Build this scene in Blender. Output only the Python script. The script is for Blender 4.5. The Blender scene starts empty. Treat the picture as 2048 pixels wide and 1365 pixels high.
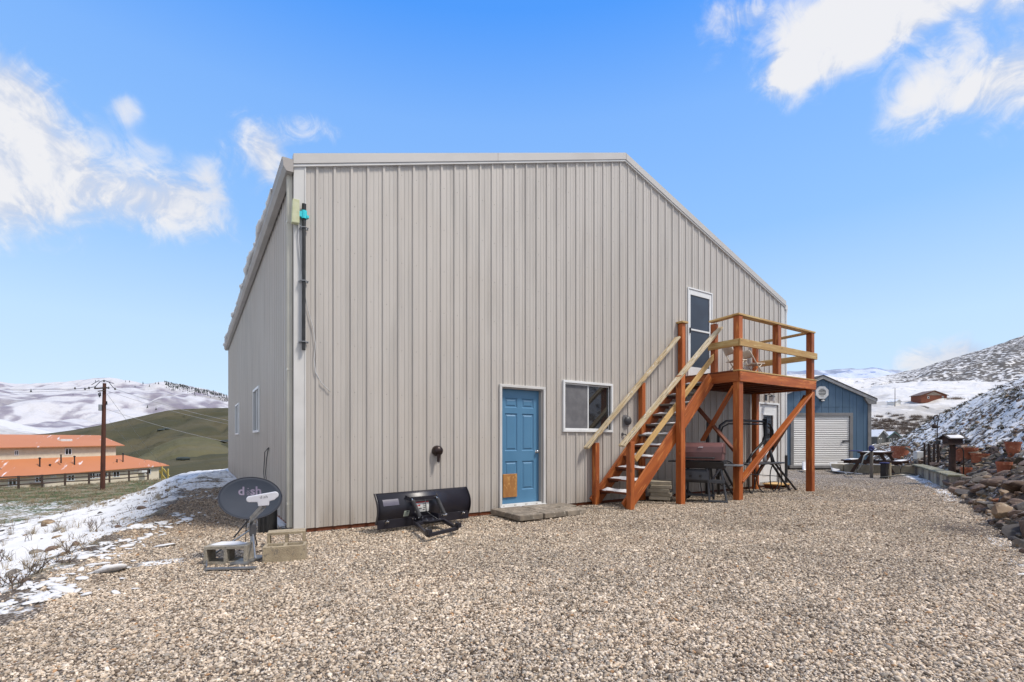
import bpy, bmesh, math, random
import numpy as np
from mathutils import Vector, Matrix
random.seed(7)
rng = np.random.default_rng(11)
scene = bpy.context.scene
COL = scene.collection
R = math.radians

# ---------------------------------------------------------------- camera
F, YAW, HY, CX, H = 965.12, 0.58103, 879.7, 1024.0, 1.183
cs, sn = math.cos(YAW), math.sin(YAW)
cam_data = bpy.data.cameras.new('camera')
cam = bpy.data.objects.new('camera', cam_data)
COL.objects.link(cam)
cam.location = (0, 0, H)
cam.rotation_euler = (R(90), 0, -YAW)
cam_data.sensor_width = 36
cam_data.lens = F / 2048 * 36
cam_data.shift_y = (HY - 682.5) / 2048
cam_data.clip_start = 0.05
cam_data.clip_end = 20000
scene.camera = cam

# ---------------------------------------------------------------- exposure
vs = scene.view_settings
vs.view_transform = 'Standard'
vs.look = 'None'
vs.exposure = 1.55
vs.gamma = 1
vs.use_curve_mapping = False

# ---------------------------------------------------------------- sky and sun
SUN_EL, SUN_AZ = R(57), R(144)          # azimuth clockwise from +Y
SKY_STRENGTH = 0.10
def px_dir(px, py):
    a, b = (px - CX) / F, (HY - py) / F
    v = Vector((a * cs + sn, -a * sn + cs, b))
    return v.normalized()

world = bpy.data.worlds.new('World')
scene.world = world
world.use_nodes = True
wn = world.node_tree
wn.nodes.clear()
def N(tree, typ, **kw):
    n = tree.nodes.new(typ)
    for k, v in kw.items():
        if k.startswith('i_'):
            n.inputs[k[2:].replace('_', ' ')].default_value = v
        else:
            setattr(n, k, v)
    return n
def L(tree, a, b): tree.links.new(a, b)
def M(tree, op, a, b=None, c=None, clamp=False):
    n = tree.nodes.new('ShaderNodeMath'); n.operation = op; n.use_clamp = clamp
    for i, v in enumerate((a, b, c)):
        if v is None: continue
        if isinstance(v, (int, float)): n.inputs[i].default_value = v
        else: tree.links.new(v, n.inputs[i])
    return n.outputs[0]
def MIXC(tree, fac, a, b, blend='MIX'):
    n = tree.nodes.new('ShaderNodeMix'); n.data_type = 'RGBA'; n.blend_type = blend
    for s, v in ((n.inputs[0], fac), (n.inputs[6], a), (n.inputs[7], b)):
        if isinstance(v, (int, float)): s.default_value = v
        elif isinstance(v, tuple): s.default_value = v if len(v) == 4 else (*v, 1)
        else: tree.links.new(v, s)
    return n.outputs[2]
def SMOOTH(tree, v, a, b, lo=0.0, hi=1.0):
    n = tree.nodes.new('ShaderNodeMapRange'); n.interpolation_type = 'SMOOTHSTEP'
    tree.links.new(v, n.inputs[0])
    for i, x in enumerate((a, b, lo, hi)): n.inputs[i + 1].default_value = x
    return n.outputs[0]

sky = N(wn, 'ShaderNodeTexSky', sky_type='NISHITA')
sky.sun_disc = False
sky.sun_elevation = SUN_EL
sky.sun_rotation = SUN_AZ
sky.altitude = 800
sky.air_density = 1.0
sky.dust_density = 0.6
sky.ozone_density = 1.6
hsv = N(wn, 'ShaderNodeHueSaturation')
hsv.inputs['Saturation'].default_value = 1.1
hsv.inputs['Hue'].default_value = 0.505
L(wn, sky.outputs[0], hsv.inputs['Color'])
tc = N(wn, 'ShaderNodeTexCoord')
D = tc.outputs['Generated']
sep = N(wn, 'ShaderNodeSeparateXYZ'); L(wn, D, sep.inputs[0])
AZ = M(wn, 'ARCTAN2', sep.outputs[0], sep.outputs[1])
EL = M(wn, 'ARCSINE', sep.outputs[2])
# (px, py, half width px, half height px, weight, tilt degrees): banks of cloud, kept as directions on the sky
clouds = [(-60, 170, 160, 85, 1.3, 0), (60, 205, 85, 70, .95, -25), (60, 290, 110, 50, .30, 0), (-60, 390, 140, 75, 1.3, 0),
          (60, 370, 110, 80, 1.1, 0), (230, 385, 170, 68, 1.35, 6), (370, 395, 85, 55, 1.0, 10), (430, 350, 30, 75, .55, 35),
          (150, 310, 25, 60, .35, 30), (260, 215, 26, 28, .55, 0), (525, 288, 46, 40, 1.35, 25), (552, 330, 26, 42, .9, 20),
          (600, 252, 55, 32, .55, 0), (670, 278, 30, 24, .2, 0),
          (1430, 60, 45, 45, .55, 30), (1500, 45, 60, 40, .85, 20), (1400, 120, 30, 45, .38, -20), (1545, 150, 45, 60, .62, 25), (1560, 180, 35, 30, .5, 0),
          (1640, 100, 90, 62, 1.25, -15), (1700, 45, 125, 72, 1.6, -10), (1850, 15, 190, 50, 1.35, -8), (2080, -30, 200, 70, 1.2, 0),
          (1830, 195, 80, 55, .95, -30), (1955, 180, 105, 50, 1.2, -12), (2090, 170, 120, 66, 1.05, 0),
          (1845, 712, 50, 26, .8, -12), (1905, 730, 100, 32, .8, 0), (1965, 688, 40, 26, .9, -15), (1920, 700, 50, 22, .5, 0),
          (-500, 500, 350, 80, 1.2, 0), (2700, 350, 350, 120, 1.2, 0)]
noi = N(wn, 'ShaderNodeTexNoise'); noi.inputs['Scale'].default_value = 7; noi.inputs['Detail'].default_value = 9
noi.inputs['Roughness'].default_value = .58; noi.inputs['Distortion'].default_value = .9
L(wn, D, noi.inputs['Vector'])
noi2 = N(wn, 'ShaderNodeTexNoise'); noi2.inputs['Scale'].default_value = 3.2; noi2.inputs['Detail'].default_value = 3
L(wn, D, noi2.inputs['Vector'])
warp = M(wn, 'MULTIPLY', M(wn, 'SUBTRACT', noi2.outputs[0], .5), .10)
AZw, ELw = M(wn, 'ADD', AZ, warp), M(wn, 'ADD', EL, M(wn, 'MULTIPLY', warp, .6))
tot = None
for (px, py, wpx, hpx, wt, tilt) in clouds:
    d0 = px_dir(px, py); az0 = math.atan2(d0.x, d0.y); el0 = math.asin(d0.z)
    dl = px_dir(px - wpx, py); dr = px_dir(px + wpx, py)
    wa = abs(math.atan2(dr.x, dr.y) - math.atan2(dl.x, dl.y)) / 2
    we = abs(math.asin(px_dir(px, py - hpx).z) - math.asin(px_dir(px, py + hpx).z)) / 2
    t = R(tilt)
    da, de = M(wn, 'SUBTRACT', AZw, az0), M(wn, 'SUBTRACT', ELw, el0)
    if tilt:
        k = wa / wa
        u = M(wn, 'SUBTRACT', M(wn, 'MULTIPLY', da, math.cos(t)), M(wn, 'MULTIPLY', de, math.sin(t)))
        v = M(wn, 'ADD', M(wn, 'MULTIPLY', da, math.sin(t)), M(wn, 'MULTIPLY', de, math.cos(t)))
    else: u, v = da, de
    u = M(wn, 'MULTIPLY', u, 1 / wa); v = M(wn, 'MULTIPLY', v, 1 / we)
    r2 = M(wn, 'ADD', M(wn, 'MULTIPLY', u, u), M(wn, 'MULTIPLY', v, v))
    g = M(wn, 'MULTIPLY', M(wn, 'EXPONENT', M(wn, 'MULTIPLY', r2, -.8)), wt)
    tot = g if tot is None else M(wn, 'ADD', tot, g)
namp = M(wn, 'MULTIPLY', M(wn, 'ADD', SMOOTH(wn, tot, .02, .35), .12), 2.1)
noi3 = N(wn, 'ShaderNodeTexNoise'); noi3.inputs['Scale'].default_value = 17; noi3.inputs['Detail'].default_value = 10; noi3.inputs['Roughness'].default_value = .62; noi3.inputs['Distortion'].default_value = 1.4
L(wn, D, noi3.inputs['Vector'])
nn = M(wn, 'ADD', M(wn, 'SUBTRACT', noi.outputs[0], .5), M(wn, 'MULTIPLY', M(wn, 'SUBTRACT', noi3.outputs[0], .5), .75))
dens = M(wn, 'ADD', tot, M(wn, 'MULTIPLY', nn, namp))
# unseen broken cloud added behind the camera and overhead for soft neutral light
dt = N(wn, 'ShaderNodeVectorMath', operation='DOT_PRODUCT'); L(wn, D, dt.inputs[0]); dt.inputs[1].default_value = (sn, cs, .15)
beh = SMOOTH(wn, dt.outputs['Value'], .42, .0)
dens = M(wn, 'ADD', dens, M(wn, 'MULTIPLY', beh, 1.25))
cf = SMOOTH(wn, dens, .14, 1.55, 0, .97)
core = SMOOTH(wn, M(wn, 'ADD', dens, M(wn, 'MULTIPLY', M(wn, 'SUBTRACT', noi3.outputs[0], .5), 1.6)), .55, 1.6)
CB = 0.78 / SKY_STRENGTH / 2 ** vs.exposure
lit = SMOOTH(wn, M(wn, 'ADD', noi.outputs[0], M(wn, 'ADD', M(wn, 'MULTIPLY', M(wn, 'SUBTRACT', noi3.outputs[0], .5), .8), M(wn, 'MULTIPLY', M(wn, 'SUBTRACT', dens, .8), .10))), .36, .62)
cc = MIXC(wn, lit, (CB * .80, CB * .88, CB * 1.06), (CB * 1.13, CB * 1.13, CB * 1.16))
cc = MIXC(wn, SMOOTH(wn, noi2.outputs[0], .52, .72, 0, .55), cc, (CB * .50, CB * .66, CB * .98))
# the clear sky deepens from a pale horizon to strong blue overhead, as in the photograph
ramp = N(wn, 'ShaderNodeValToRGB'); L(wn, sep.outputs[2], ramp.inputs[0]); e = ramp.color_ramp
stops = [(0, (.62, .79, .97)), (.104, (.58, .76, .97)), (.194, (.54, .75, .97)), (.37, (.30, .57, 1)), (.545, (.216, .479, 1)), (.665, (.078, .342, 1)), (1, (.045, .25, .85))]
e.elements[0].position, e.elements[0].color = 0, (*stops[0][1], 1); e.elements[1].position, e.elements[1].color = 1, (*stops[-1][1], 1)
for p_, c_ in stops[1:-1]: x_ = e.elements.new(p_); x_.color = (*c_, 1)
sc_ = N(wn, 'ShaderNodeVectorMath', operation='SCALE'); L(wn, ramp.outputs[0], sc_.inputs[0]); sc_.inputs['Scale'].default_value = 1 / SKY_STRENGTH / 2 ** vs.exposure
clear = MIXC(wn, .92, hsv.outputs[0], sc_.outputs[0])
fin = MIXC(wn, cf, clear, cc)
bg = N(wn, 'ShaderNodeBackground'); bg.inputs[1].default_value = SKY_STRENGTH
L(wn, fin, bg.inputs[0])
wo = N(wn, 'ShaderNodeOutputWorld'); L(wn, bg.outputs[0], wo.inputs[0])

sun_d = bpy.data.lights.new('sun', 'SUN'); sun_d.energy = 1.3; sun_d.angle = R(11); sun_d.color = (1, .93, .84)
sun = bpy.data.objects.new('sun', sun_d); COL.objects.link(sun)
sv = Vector((math.sin(SUN_AZ) * math.cos(SUN_EL), math.cos(SUN_AZ) * math.cos(SUN_EL), math.sin(SUN_EL)))
sun.rotation_euler = sv.to_track_quat('Z', 'Y').to_euler()

# ---------------------------------------------------------------- helpers
def ray(px, py):
    a, b = (px - CX) / F, (HY - py) / F
    return Vector((a * cs + sn, -a * sn + cs, b))
def onY(px, py, Y): r = ray(px, py); t = Y / r.y; return Vector((r.x * t, Y, H + r.z * t))
def onX(px, py, X): r = ray(px, py); t = X / r.x; return Vector((X, r.y * t, H + r.z * t))
def onZ(px, py, z): r = ray(px, py); t = (z - H) / r.z; return Vector((r.x * t, r.y * t, z))
def atD(px, py, d): r = ray(px, py); return Vector((r.x * d, r.y * d, H + r.z * d))
def CW(xc, d, z=0.0): return Vector((xc * cs + d * sn, -xc * sn + d * cs, z))
CR = Vector((cs, -sn, 0)); CF = Vector((sn, cs, 0)); UP = Vector((0, 0, 1))

WM = {}
def link(o, Mw, parent=None):
    COL.objects.link(o)
    WM[o.name] = Mw
    if parent is not None:
        o.parent = parent
        o.matrix_basis = WM[parent.name].inverted() @ Mw
    else:
        o.matrix_basis = Mw
    return o
def tag(o, label=None, cat=None, group=None, kind=None):
    if label: o['label'] = label
    if cat: o['category'] = cat
    if group: o['group'] = group
    if kind: o['kind'] = kind
    return o
def thing(name, label, cat, loc, group=None):
    o = bpy.data.objects.new(name, None); o.empty_display_size = .1
    link(o, Matrix.Translation(Vector(loc)))
    return tag(o, label, cat, group)

class MB:
    def __init__(s): s.v = []; s.f = []
    def add(s, vs, fs):
        b = len(s.v); s.v += [tuple(v) for v in vs]; s.f += [tuple(b + i for i in f) for f in fs]; return s
    def box(s, a, b):
        x0, y0, z0 = a; x1, y1, z1 = b
        return s.add([(x0,y0,z0),(x1,y0,z0),(x1,y1,z0),(x0,y1,z0),(x0,y0,z1),(x1,y0,z1),(x1,y1,z1),(x0,y1,z1)],
                     [(0,3,2,1),(4,5,6,7),(0,1,5,4),(1,2,6,5),(2,3,7,6),(3,0,4,7)])
    def obox(s, c, ax, ay, az):           # centre and three half-axis vectors
        c, ax, ay, az = map(Vector, (c, ax, ay, az))
        vs = [c + i * ax + j * ay + k * az for k in (-1, 1) for (i, j) in ((-1,-1),(1,-1),(1,1),(-1,1))]
        return s.add(vs, [(0,3,2,1),(4,5,6,7),(0,1,5,4),(1,2,6,5),(2,3,7,6),(3,0,4,7)])
    def beam(s, p0, p1, w, h, up=UP):
        p0, p1 = Vector(p0), Vector(p1); d = (p1 - p0); l = d.length; d.normalize(); up = Vector(up)
        y = up.cross(d)
        if y.length < 1e-4: y = Vector((1, 0, 0)).cross(d)
        y.normalize(); z = d.cross(y)
        return s.obox((p0 + p1) / 2, d * l / 2, y * w / 2, z * h / 2)
    def tube(s, pts, r, n=8, cap=True):
        pts = [Vector(p) for p in pts]; m = len(pts)
        rs = r if isinstance(r, (list, tuple)) else [r] * m
        b = len(s.v); ref = None
        for i, p in enumerate(pts):
            t = (pts[min(i + 1, m - 1)] - pts[max(i - 1, 0)]).normalized()
            if ref is None:
                ref = t.cross(UP)
                if ref.length < .05: ref = t.cross(Vector((1, 0, 0)))
            ref = (ref - t * ref.dot(t)).normalized(); q = t.cross(ref)
            for k in range(n):
                a = 2 * math.pi * k / n
                s.v.append(tuple(p + (ref * math.cos(a) + q * math.sin(a)) * rs[i]))
        for i in range(m - 1):
            for k in range(n):
                k2 = (k + 1) % n
                s.f.append((b + i*n + k, b + i*n + k2, b + (i+1)*n + k2, b + (i+1)*n + k))
        if cap:
            s.f.append(tuple(b + k for k in range(n))[::-1]); s.f.append(tuple(b + (m-1)*n + k for k in range(n)))
        return s
    def lathe(s, prof, c=(0,0,0), n=20, axis='Z', cap=False):
        b = len(s.v); c = Vector(c)
        for (r, z) in prof:
            for k in range(n):
                a = 2 * math.pi * k / n; x, y = r * math.cos(a), r * math.sin(a)
                p = {'Z': (x, y, z), 'Y': (x, z, y), 'X': (z, x, y)}[axis]
                s.v.append(tuple(c + Vector(p)))
        for i in range(len(prof) - 1):
            for k in range(n):
                k2 = (k + 1) % n; s.f.append((b+i*n+k, b+i*n+k2, b+(i+1)*n+k2, b+(i+1)*n+k))
        if cap:
            s.f.append(tuple(b + k for k in range(n))[::-1]); s.f.append(tuple(b + (len(prof)-1)*n + k for k in range(n)))
        return s
    def prism(s, poly, o, u, w, n):       # polygon (2D) in plane o + x*u + y*w, extruded by vector n
        o, u, w, n = map(Vector, (o, u, w, n)); k = len(poly); b = len(s.v)
        for e in (Vector((0,0,0)), n):
            for (x, y) in poly: s.v.append(tuple(o + u * x + w * y + e))
        s.f.append(tuple(b + i for i in range(k))[::-1]); s.f.append(tuple(b + k + i for i in range(k)))
        for i in range(k):
            j = (i + 1) % k; s.f.append((b+i, b+j, b+k+j, b+k+i))
        return s
    def sphere(s, c, r, n=10, m=7, sc=(1,1,1)):
        c = Vector(c); prof = []
        b = len(s.v)
        for i in range(1, m):
            th = math.pi * i / m
            for k in range(n):
                a = 2 * math.pi * k / n
                s.v.append((c.x + r*sc[0]*math.sin(th)*math.cos(a), c.y + r*sc[1]*math.sin(th)*math.sin(a), c.z + r*sc[2]*math.cos(th)))
        s.v.append((c.x, c.y, c.z + r*sc[2])); s.v.append((c.x, c.y, c.z - r*sc[2])); T = len(s.v) - 2
        for i in range(m - 2):
            for k in range(n):
                k2 = (k+1) % n; s.f.append((b+i*n+k, b+(i+1)*n+k, b+(i+1)*n+k2, b+i*n+k2))
        for k in range(n):
            k2 = (k+1) % n; s.f.append((T, b+k, b+k2)); s.f.append((T+1, b+(m-2)*n+k2, b+(m-2)*n+k))
        return s
    def mesh(s, name, smooth=False):
        me = bpy.data.meshes.new(name); me.from_pydata(s.v, [], s.f); me.validate()
        bm = bmesh.new(); bm.from_mesh(me); bmesh.ops.recalc_face_normals(bm, faces=bm.faces); bm.to_mesh(me); bm.free()
        if smooth:
            me.polygons.foreach_set('use_smooth', [True] * len(me.polygons))
            if smooth == 'auto':
                try: me.set_sharp_from_angle(angle=R(40))
                except Exception: pass
        me.update(); return me
    def build(s, name, mat, parent=None, smooth=False, label=None, kind=None, bevel=0):
        V = np.array(s.v); c = Vector(((V.min(0) + V.max(0)) / 2).tolist())
        s.v = [(x - c.x, y - c.y, z - c.z) for x, y, z in s.v]
        me = s.mesh(name, smooth); me.materials.append(mat)
        o = bpy.data.objects.new(name, me); link(o, Matrix.Translation(c), parent)
        if label: o['label'] = label
        if kind: o['kind'] = kind
        if bevel:
            b = o.modifiers.new('bevel', 'BEVEL'); b.width = bevel; b.segments = 2; b.limit_method = 'ANGLE'
        return o

_cb = {}
def cbox_mesh(l, w, h, ch, mat):
    key = (round(l, 4), round(w, 4), round(h, 4), ch, mat.name)
    if key in _cb: return _cb[key]
    X, Y, Z = l/2, w/2, h/2
    vs, idx = [], {}
    for sx in (-1, 1):
        for sy in (-1, 1):
            for sz in (-1, 1):
                for k, v in enumerate(((X, Y-ch, Z-ch), (X-ch, Y, Z-ch), (X-ch, Y-ch, Z))):
                    idx[(sx, sy, sz, k)] = len(vs); vs.append((sx*v[0], sy*v[1], sz*v[2]))
    fs = []
    for s_ in (-1, 1):
        fs.append([idx[(s_, a, b, 0)] for a, b in ((-1,-1),(1,-1),(1,1),(-1,1))])
        fs.append([idx[(a, s_, b, 1)] for a, b in ((-1,-1),(1,-1),(1,1),(-1,1))])
        fs.append([idx[(a, b, s_, 2)] for a, b in ((-1,-1),(1,-1),(1,1),(-1,1))])
    for a in (-1, 1):
        for b in (-1, 1):
            fs.append([idx[(-1,a,b,1)], idx[(1,a,b,1)], idx[(1,a,b,2)], idx[(-1,a,b,2)]])
            fs.append([idx[(a,-1,b,0)], idx[(a,1,b,0)], idx[(a,1,b,2)], idx[(a,-1,b,2)]])
            fs.append([idx[(a,b,-1,0)], idx[(a,b,1,0)], idx[(a,b,1,1)], idx[(a,b,-1,1)]])
            for c in (-1, 1): fs.append([idx[(a,b,c,k)] for k in range(3)])
    mb = MB(); mb.v = vs; mb.f = [tuple(f) for f in fs]
    me = mb.mesh('board'); me.materials.append(mat); _cb[key] = me
    return me
def board(name, p0, p1, w, h, mat, parent=None, up=UP, ch=.004, label=None):
    """a length of timber from p0 to p1: w across, h along 'up'; grain runs along local X"""
    p0, p1 = Vector(p0), Vector(p1); d = p1 - p0; l = d.length; d.normalize(); up = Vector(up)
    y = up.cross(d)
    if y.length < 1e-4: y = Vector((0, 1, 0)).cross(d)
    y.normalize(); z = d.cross(y)
    me = cbox_mesh(l, w, h, min(ch, w/4, h/4), mat)
    o = bpy.data.objects.new(name, me)
    Mw = Matrix((d, y, z)).transposed().to_4x4(); Mw.translation = (p0 + p1) / 2
    link(o, Mw, parent)
    if label: o['label'] = label
    return o
def cbox(name, c, size, mat, parent=None, rz=0, ch=.01, rx=0):
    me = cbox_mesh(*size, ch, mat); o = bpy.data.objects.new(name, me)
    return link(o, Matrix.Translation(Vector(c)) @ Matrix.Rotation(rz, 4, 'Z') @ Matrix.Rotation(rx, 4, 'X'), parent)

# ---------------------------------------------------------------- materials
def new_mat(name):
    m = bpy.data.materials.new(name); m.use_nodes = True
    t = m.node_tree; b = t.nodes['Principled BSDF']; return m, t, b
def mat(name, c1, c2=None, scale=4.0, stretch=(1,1,1), rough=.6, metal=0.0, bump=0.0, bscale=None, detail=5, vary=0.0, spec=.5, c3=None, contrast=(.35,.68), knots=False):
    """procedural: c1/c2 noise mix in object space (stretch < 1 = long grain), optional fine relief, per-object tone"""
    m, t, b = new_mat(name)
    b.inputs['Roughness'].default_value = rough; b.inputs['Metallic'].default_value = metal
    b.inputs['Specular IOR Level'].default_value = spec
    tc = N(t, 'ShaderNodeTexCoord'); mp = N(t, 'ShaderNodeMapping'); L(t, tc.outputs['Object'], mp.inputs[0])
    oi = N(t, 'ShaderNodeObjectInfo')
    mp.inputs['Scale'].default_value = stretch
    off = N(t, 'ShaderNodeCombineXYZ'); r = M(t, 'MULTIPLY', oi.outputs['Random'], 37.0)
    for i in range(3): L(t, r, off.inputs[i])
    L(t, off.outputs[0], mp.inputs['Location'])
    n = N(t, 'ShaderNodeTexNoise'); n.inputs['Scale'].default_value = scale; n.inputs['Detail'].default_value = detail
    L(t, mp.outputs[0], n.inputs['Vector'])
    c2 = c2 or tuple(x * .8 for x in c1)
    f = SMOOTH(t, n.outputs[0], *contrast)
    col = MIXC(t, f, c1, c2)
    if c3:
        n3 = N(t, 'ShaderNodeTexNoise'); n3.inputs['Scale'].default_value = scale * 2.7; L(t, mp.outputs[0], n3.inputs['Vector'])
        col = MIXC(t, SMOOTH(t, n3.outputs[0], .56, .68), col, c3)
    if knots:
        mk = N(t, 'ShaderNodeMapping'); mk.inputs['Scale'].default_value = (.55, 1, 1); L(t, tc.outputs['Object'], mk.inputs[0]); L(t, off.outputs[0], mk.inputs['Location'])
        vk = N(t, 'ShaderNodeTexVoronoi'); vk.inputs['Scale'].default_value = 4.5; L(t, mk.outputs[0], vk.inputs[0])
        col = MIXC(t, SMOOTH(t, vk.outputs['Distance'], .14, .05, 0, .75), col, tuple(x * .35 for x in c1))
    if vary:
        v = M(t, 'ADD', M(t, 'MULTIPLY', oi.outputs['Random'], 2 * vary), 1 - vary)
        vm = N(t, 'ShaderNodeVectorMath', operation='SCALE'); L(t, col, vm.inputs[0]); L(t, v, vm.inputs['Scale']); col = vm.outputs[0]
    L(t, col, b.inputs['Base Color'])
    if bump:
        n2 = N(t, 'ShaderNodeTexNoise'); n2.inputs['Scale'].default_value = bscale or scale * 3; n2.inputs['Detail'].default_value = 6
        L(t, mp.outputs[0], n2.inputs['Vector'])
        bp = N(t, 'ShaderNodeBump'); bp.inputs['Strength'].default_value = min(bump, 1); bp.inputs['Distance'].default_value = .01
        L(t, n2.outputs[0], bp.inputs['Height']); L(t, bp.outputs[0], b.inputs['Normal'])
    return m

def metal_siding(name, c):
    m, t, b = new_mat(name)
    b.inputs['Roughness'].default_value = .34; b.inputs['Specular IOR Level'].default_value = .5
    g = N(t, 'ShaderNodeNewGeometry'); mp = N(t, 'ShaderNodeMapping'); mp.inputs['Scale'].default_value = (3, 3, .25)
    L(t, g.outputs['Position'], mp.inputs[0])
    n = N(t, 'ShaderNodeTexNoise'); n.inputs['Scale'].default_value = 2.2; n.inputs['Detail'].default_value = 7; L(t, mp.outputs[0], n.inputs[0])
    n2 = N(t, 'ShaderNodeTexNoise'); n2.inputs['Scale'].default_value = .5; n2.inputs['Detail'].default_value = 4; L(t, g.outputs['Position'], n2.inputs[0])
    c2 = tuple(x * .85 for x in c)
    oi = N(t, 'ShaderNodeObjectInfo')
    col = MIXC(t, SMOOTH(t, n.outputs[0], .4, .75), c, c2)
    col = MIXC(t, SMOOTH(t, n2.outputs[0], .45, .7, 0, .5), col, (c[0]*.93, c[1]*.9, c[2]*.87))
    sp = N(t, 'ShaderNodeSeparateXYZ'); L(t, g.outputs['Position'], sp.inputs[0])
    splash = M(t, 'MULTIPLY', SMOOTH(t, sp.outputs[2], .55, 0.0), SMOOTH(t, n.outputs[0], .3, .7))
    col = MIXC(t, M(t, 'MULTIPLY', splash, .7), col, (c[0]*.62, c[1]*.56, c[2]*.5))
    pv = N(t, 'ShaderNodeVectorMath', operation='SCALE'); L(t, col, pv.inputs[0]); L(t, M(t, 'ADD', M(t, 'MULTIPLY', oi.outputs['Random'], .05), .975), pv.inputs['Scale']); col = pv.outputs[0]
    L(t, col, b.inputs['Base Color'])
    oc = N(t, 'ShaderNodeTexNoise'); oc.inputs['Scale'].default_value = 1.3; oc.inputs['Detail'].default_value = 1; L(t, g.outputs['Position'], oc.inputs[0])
    bp = N(t, 'ShaderNodeBump'); bp.inputs['Strength'].default_value = .25; bp.inputs['Distance'].default_value = .02
    L(t, oc.outputs[0], bp.inputs['Height']); L(t, bp.outputs[0], b.inputs['Normal'])
    return m

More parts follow.
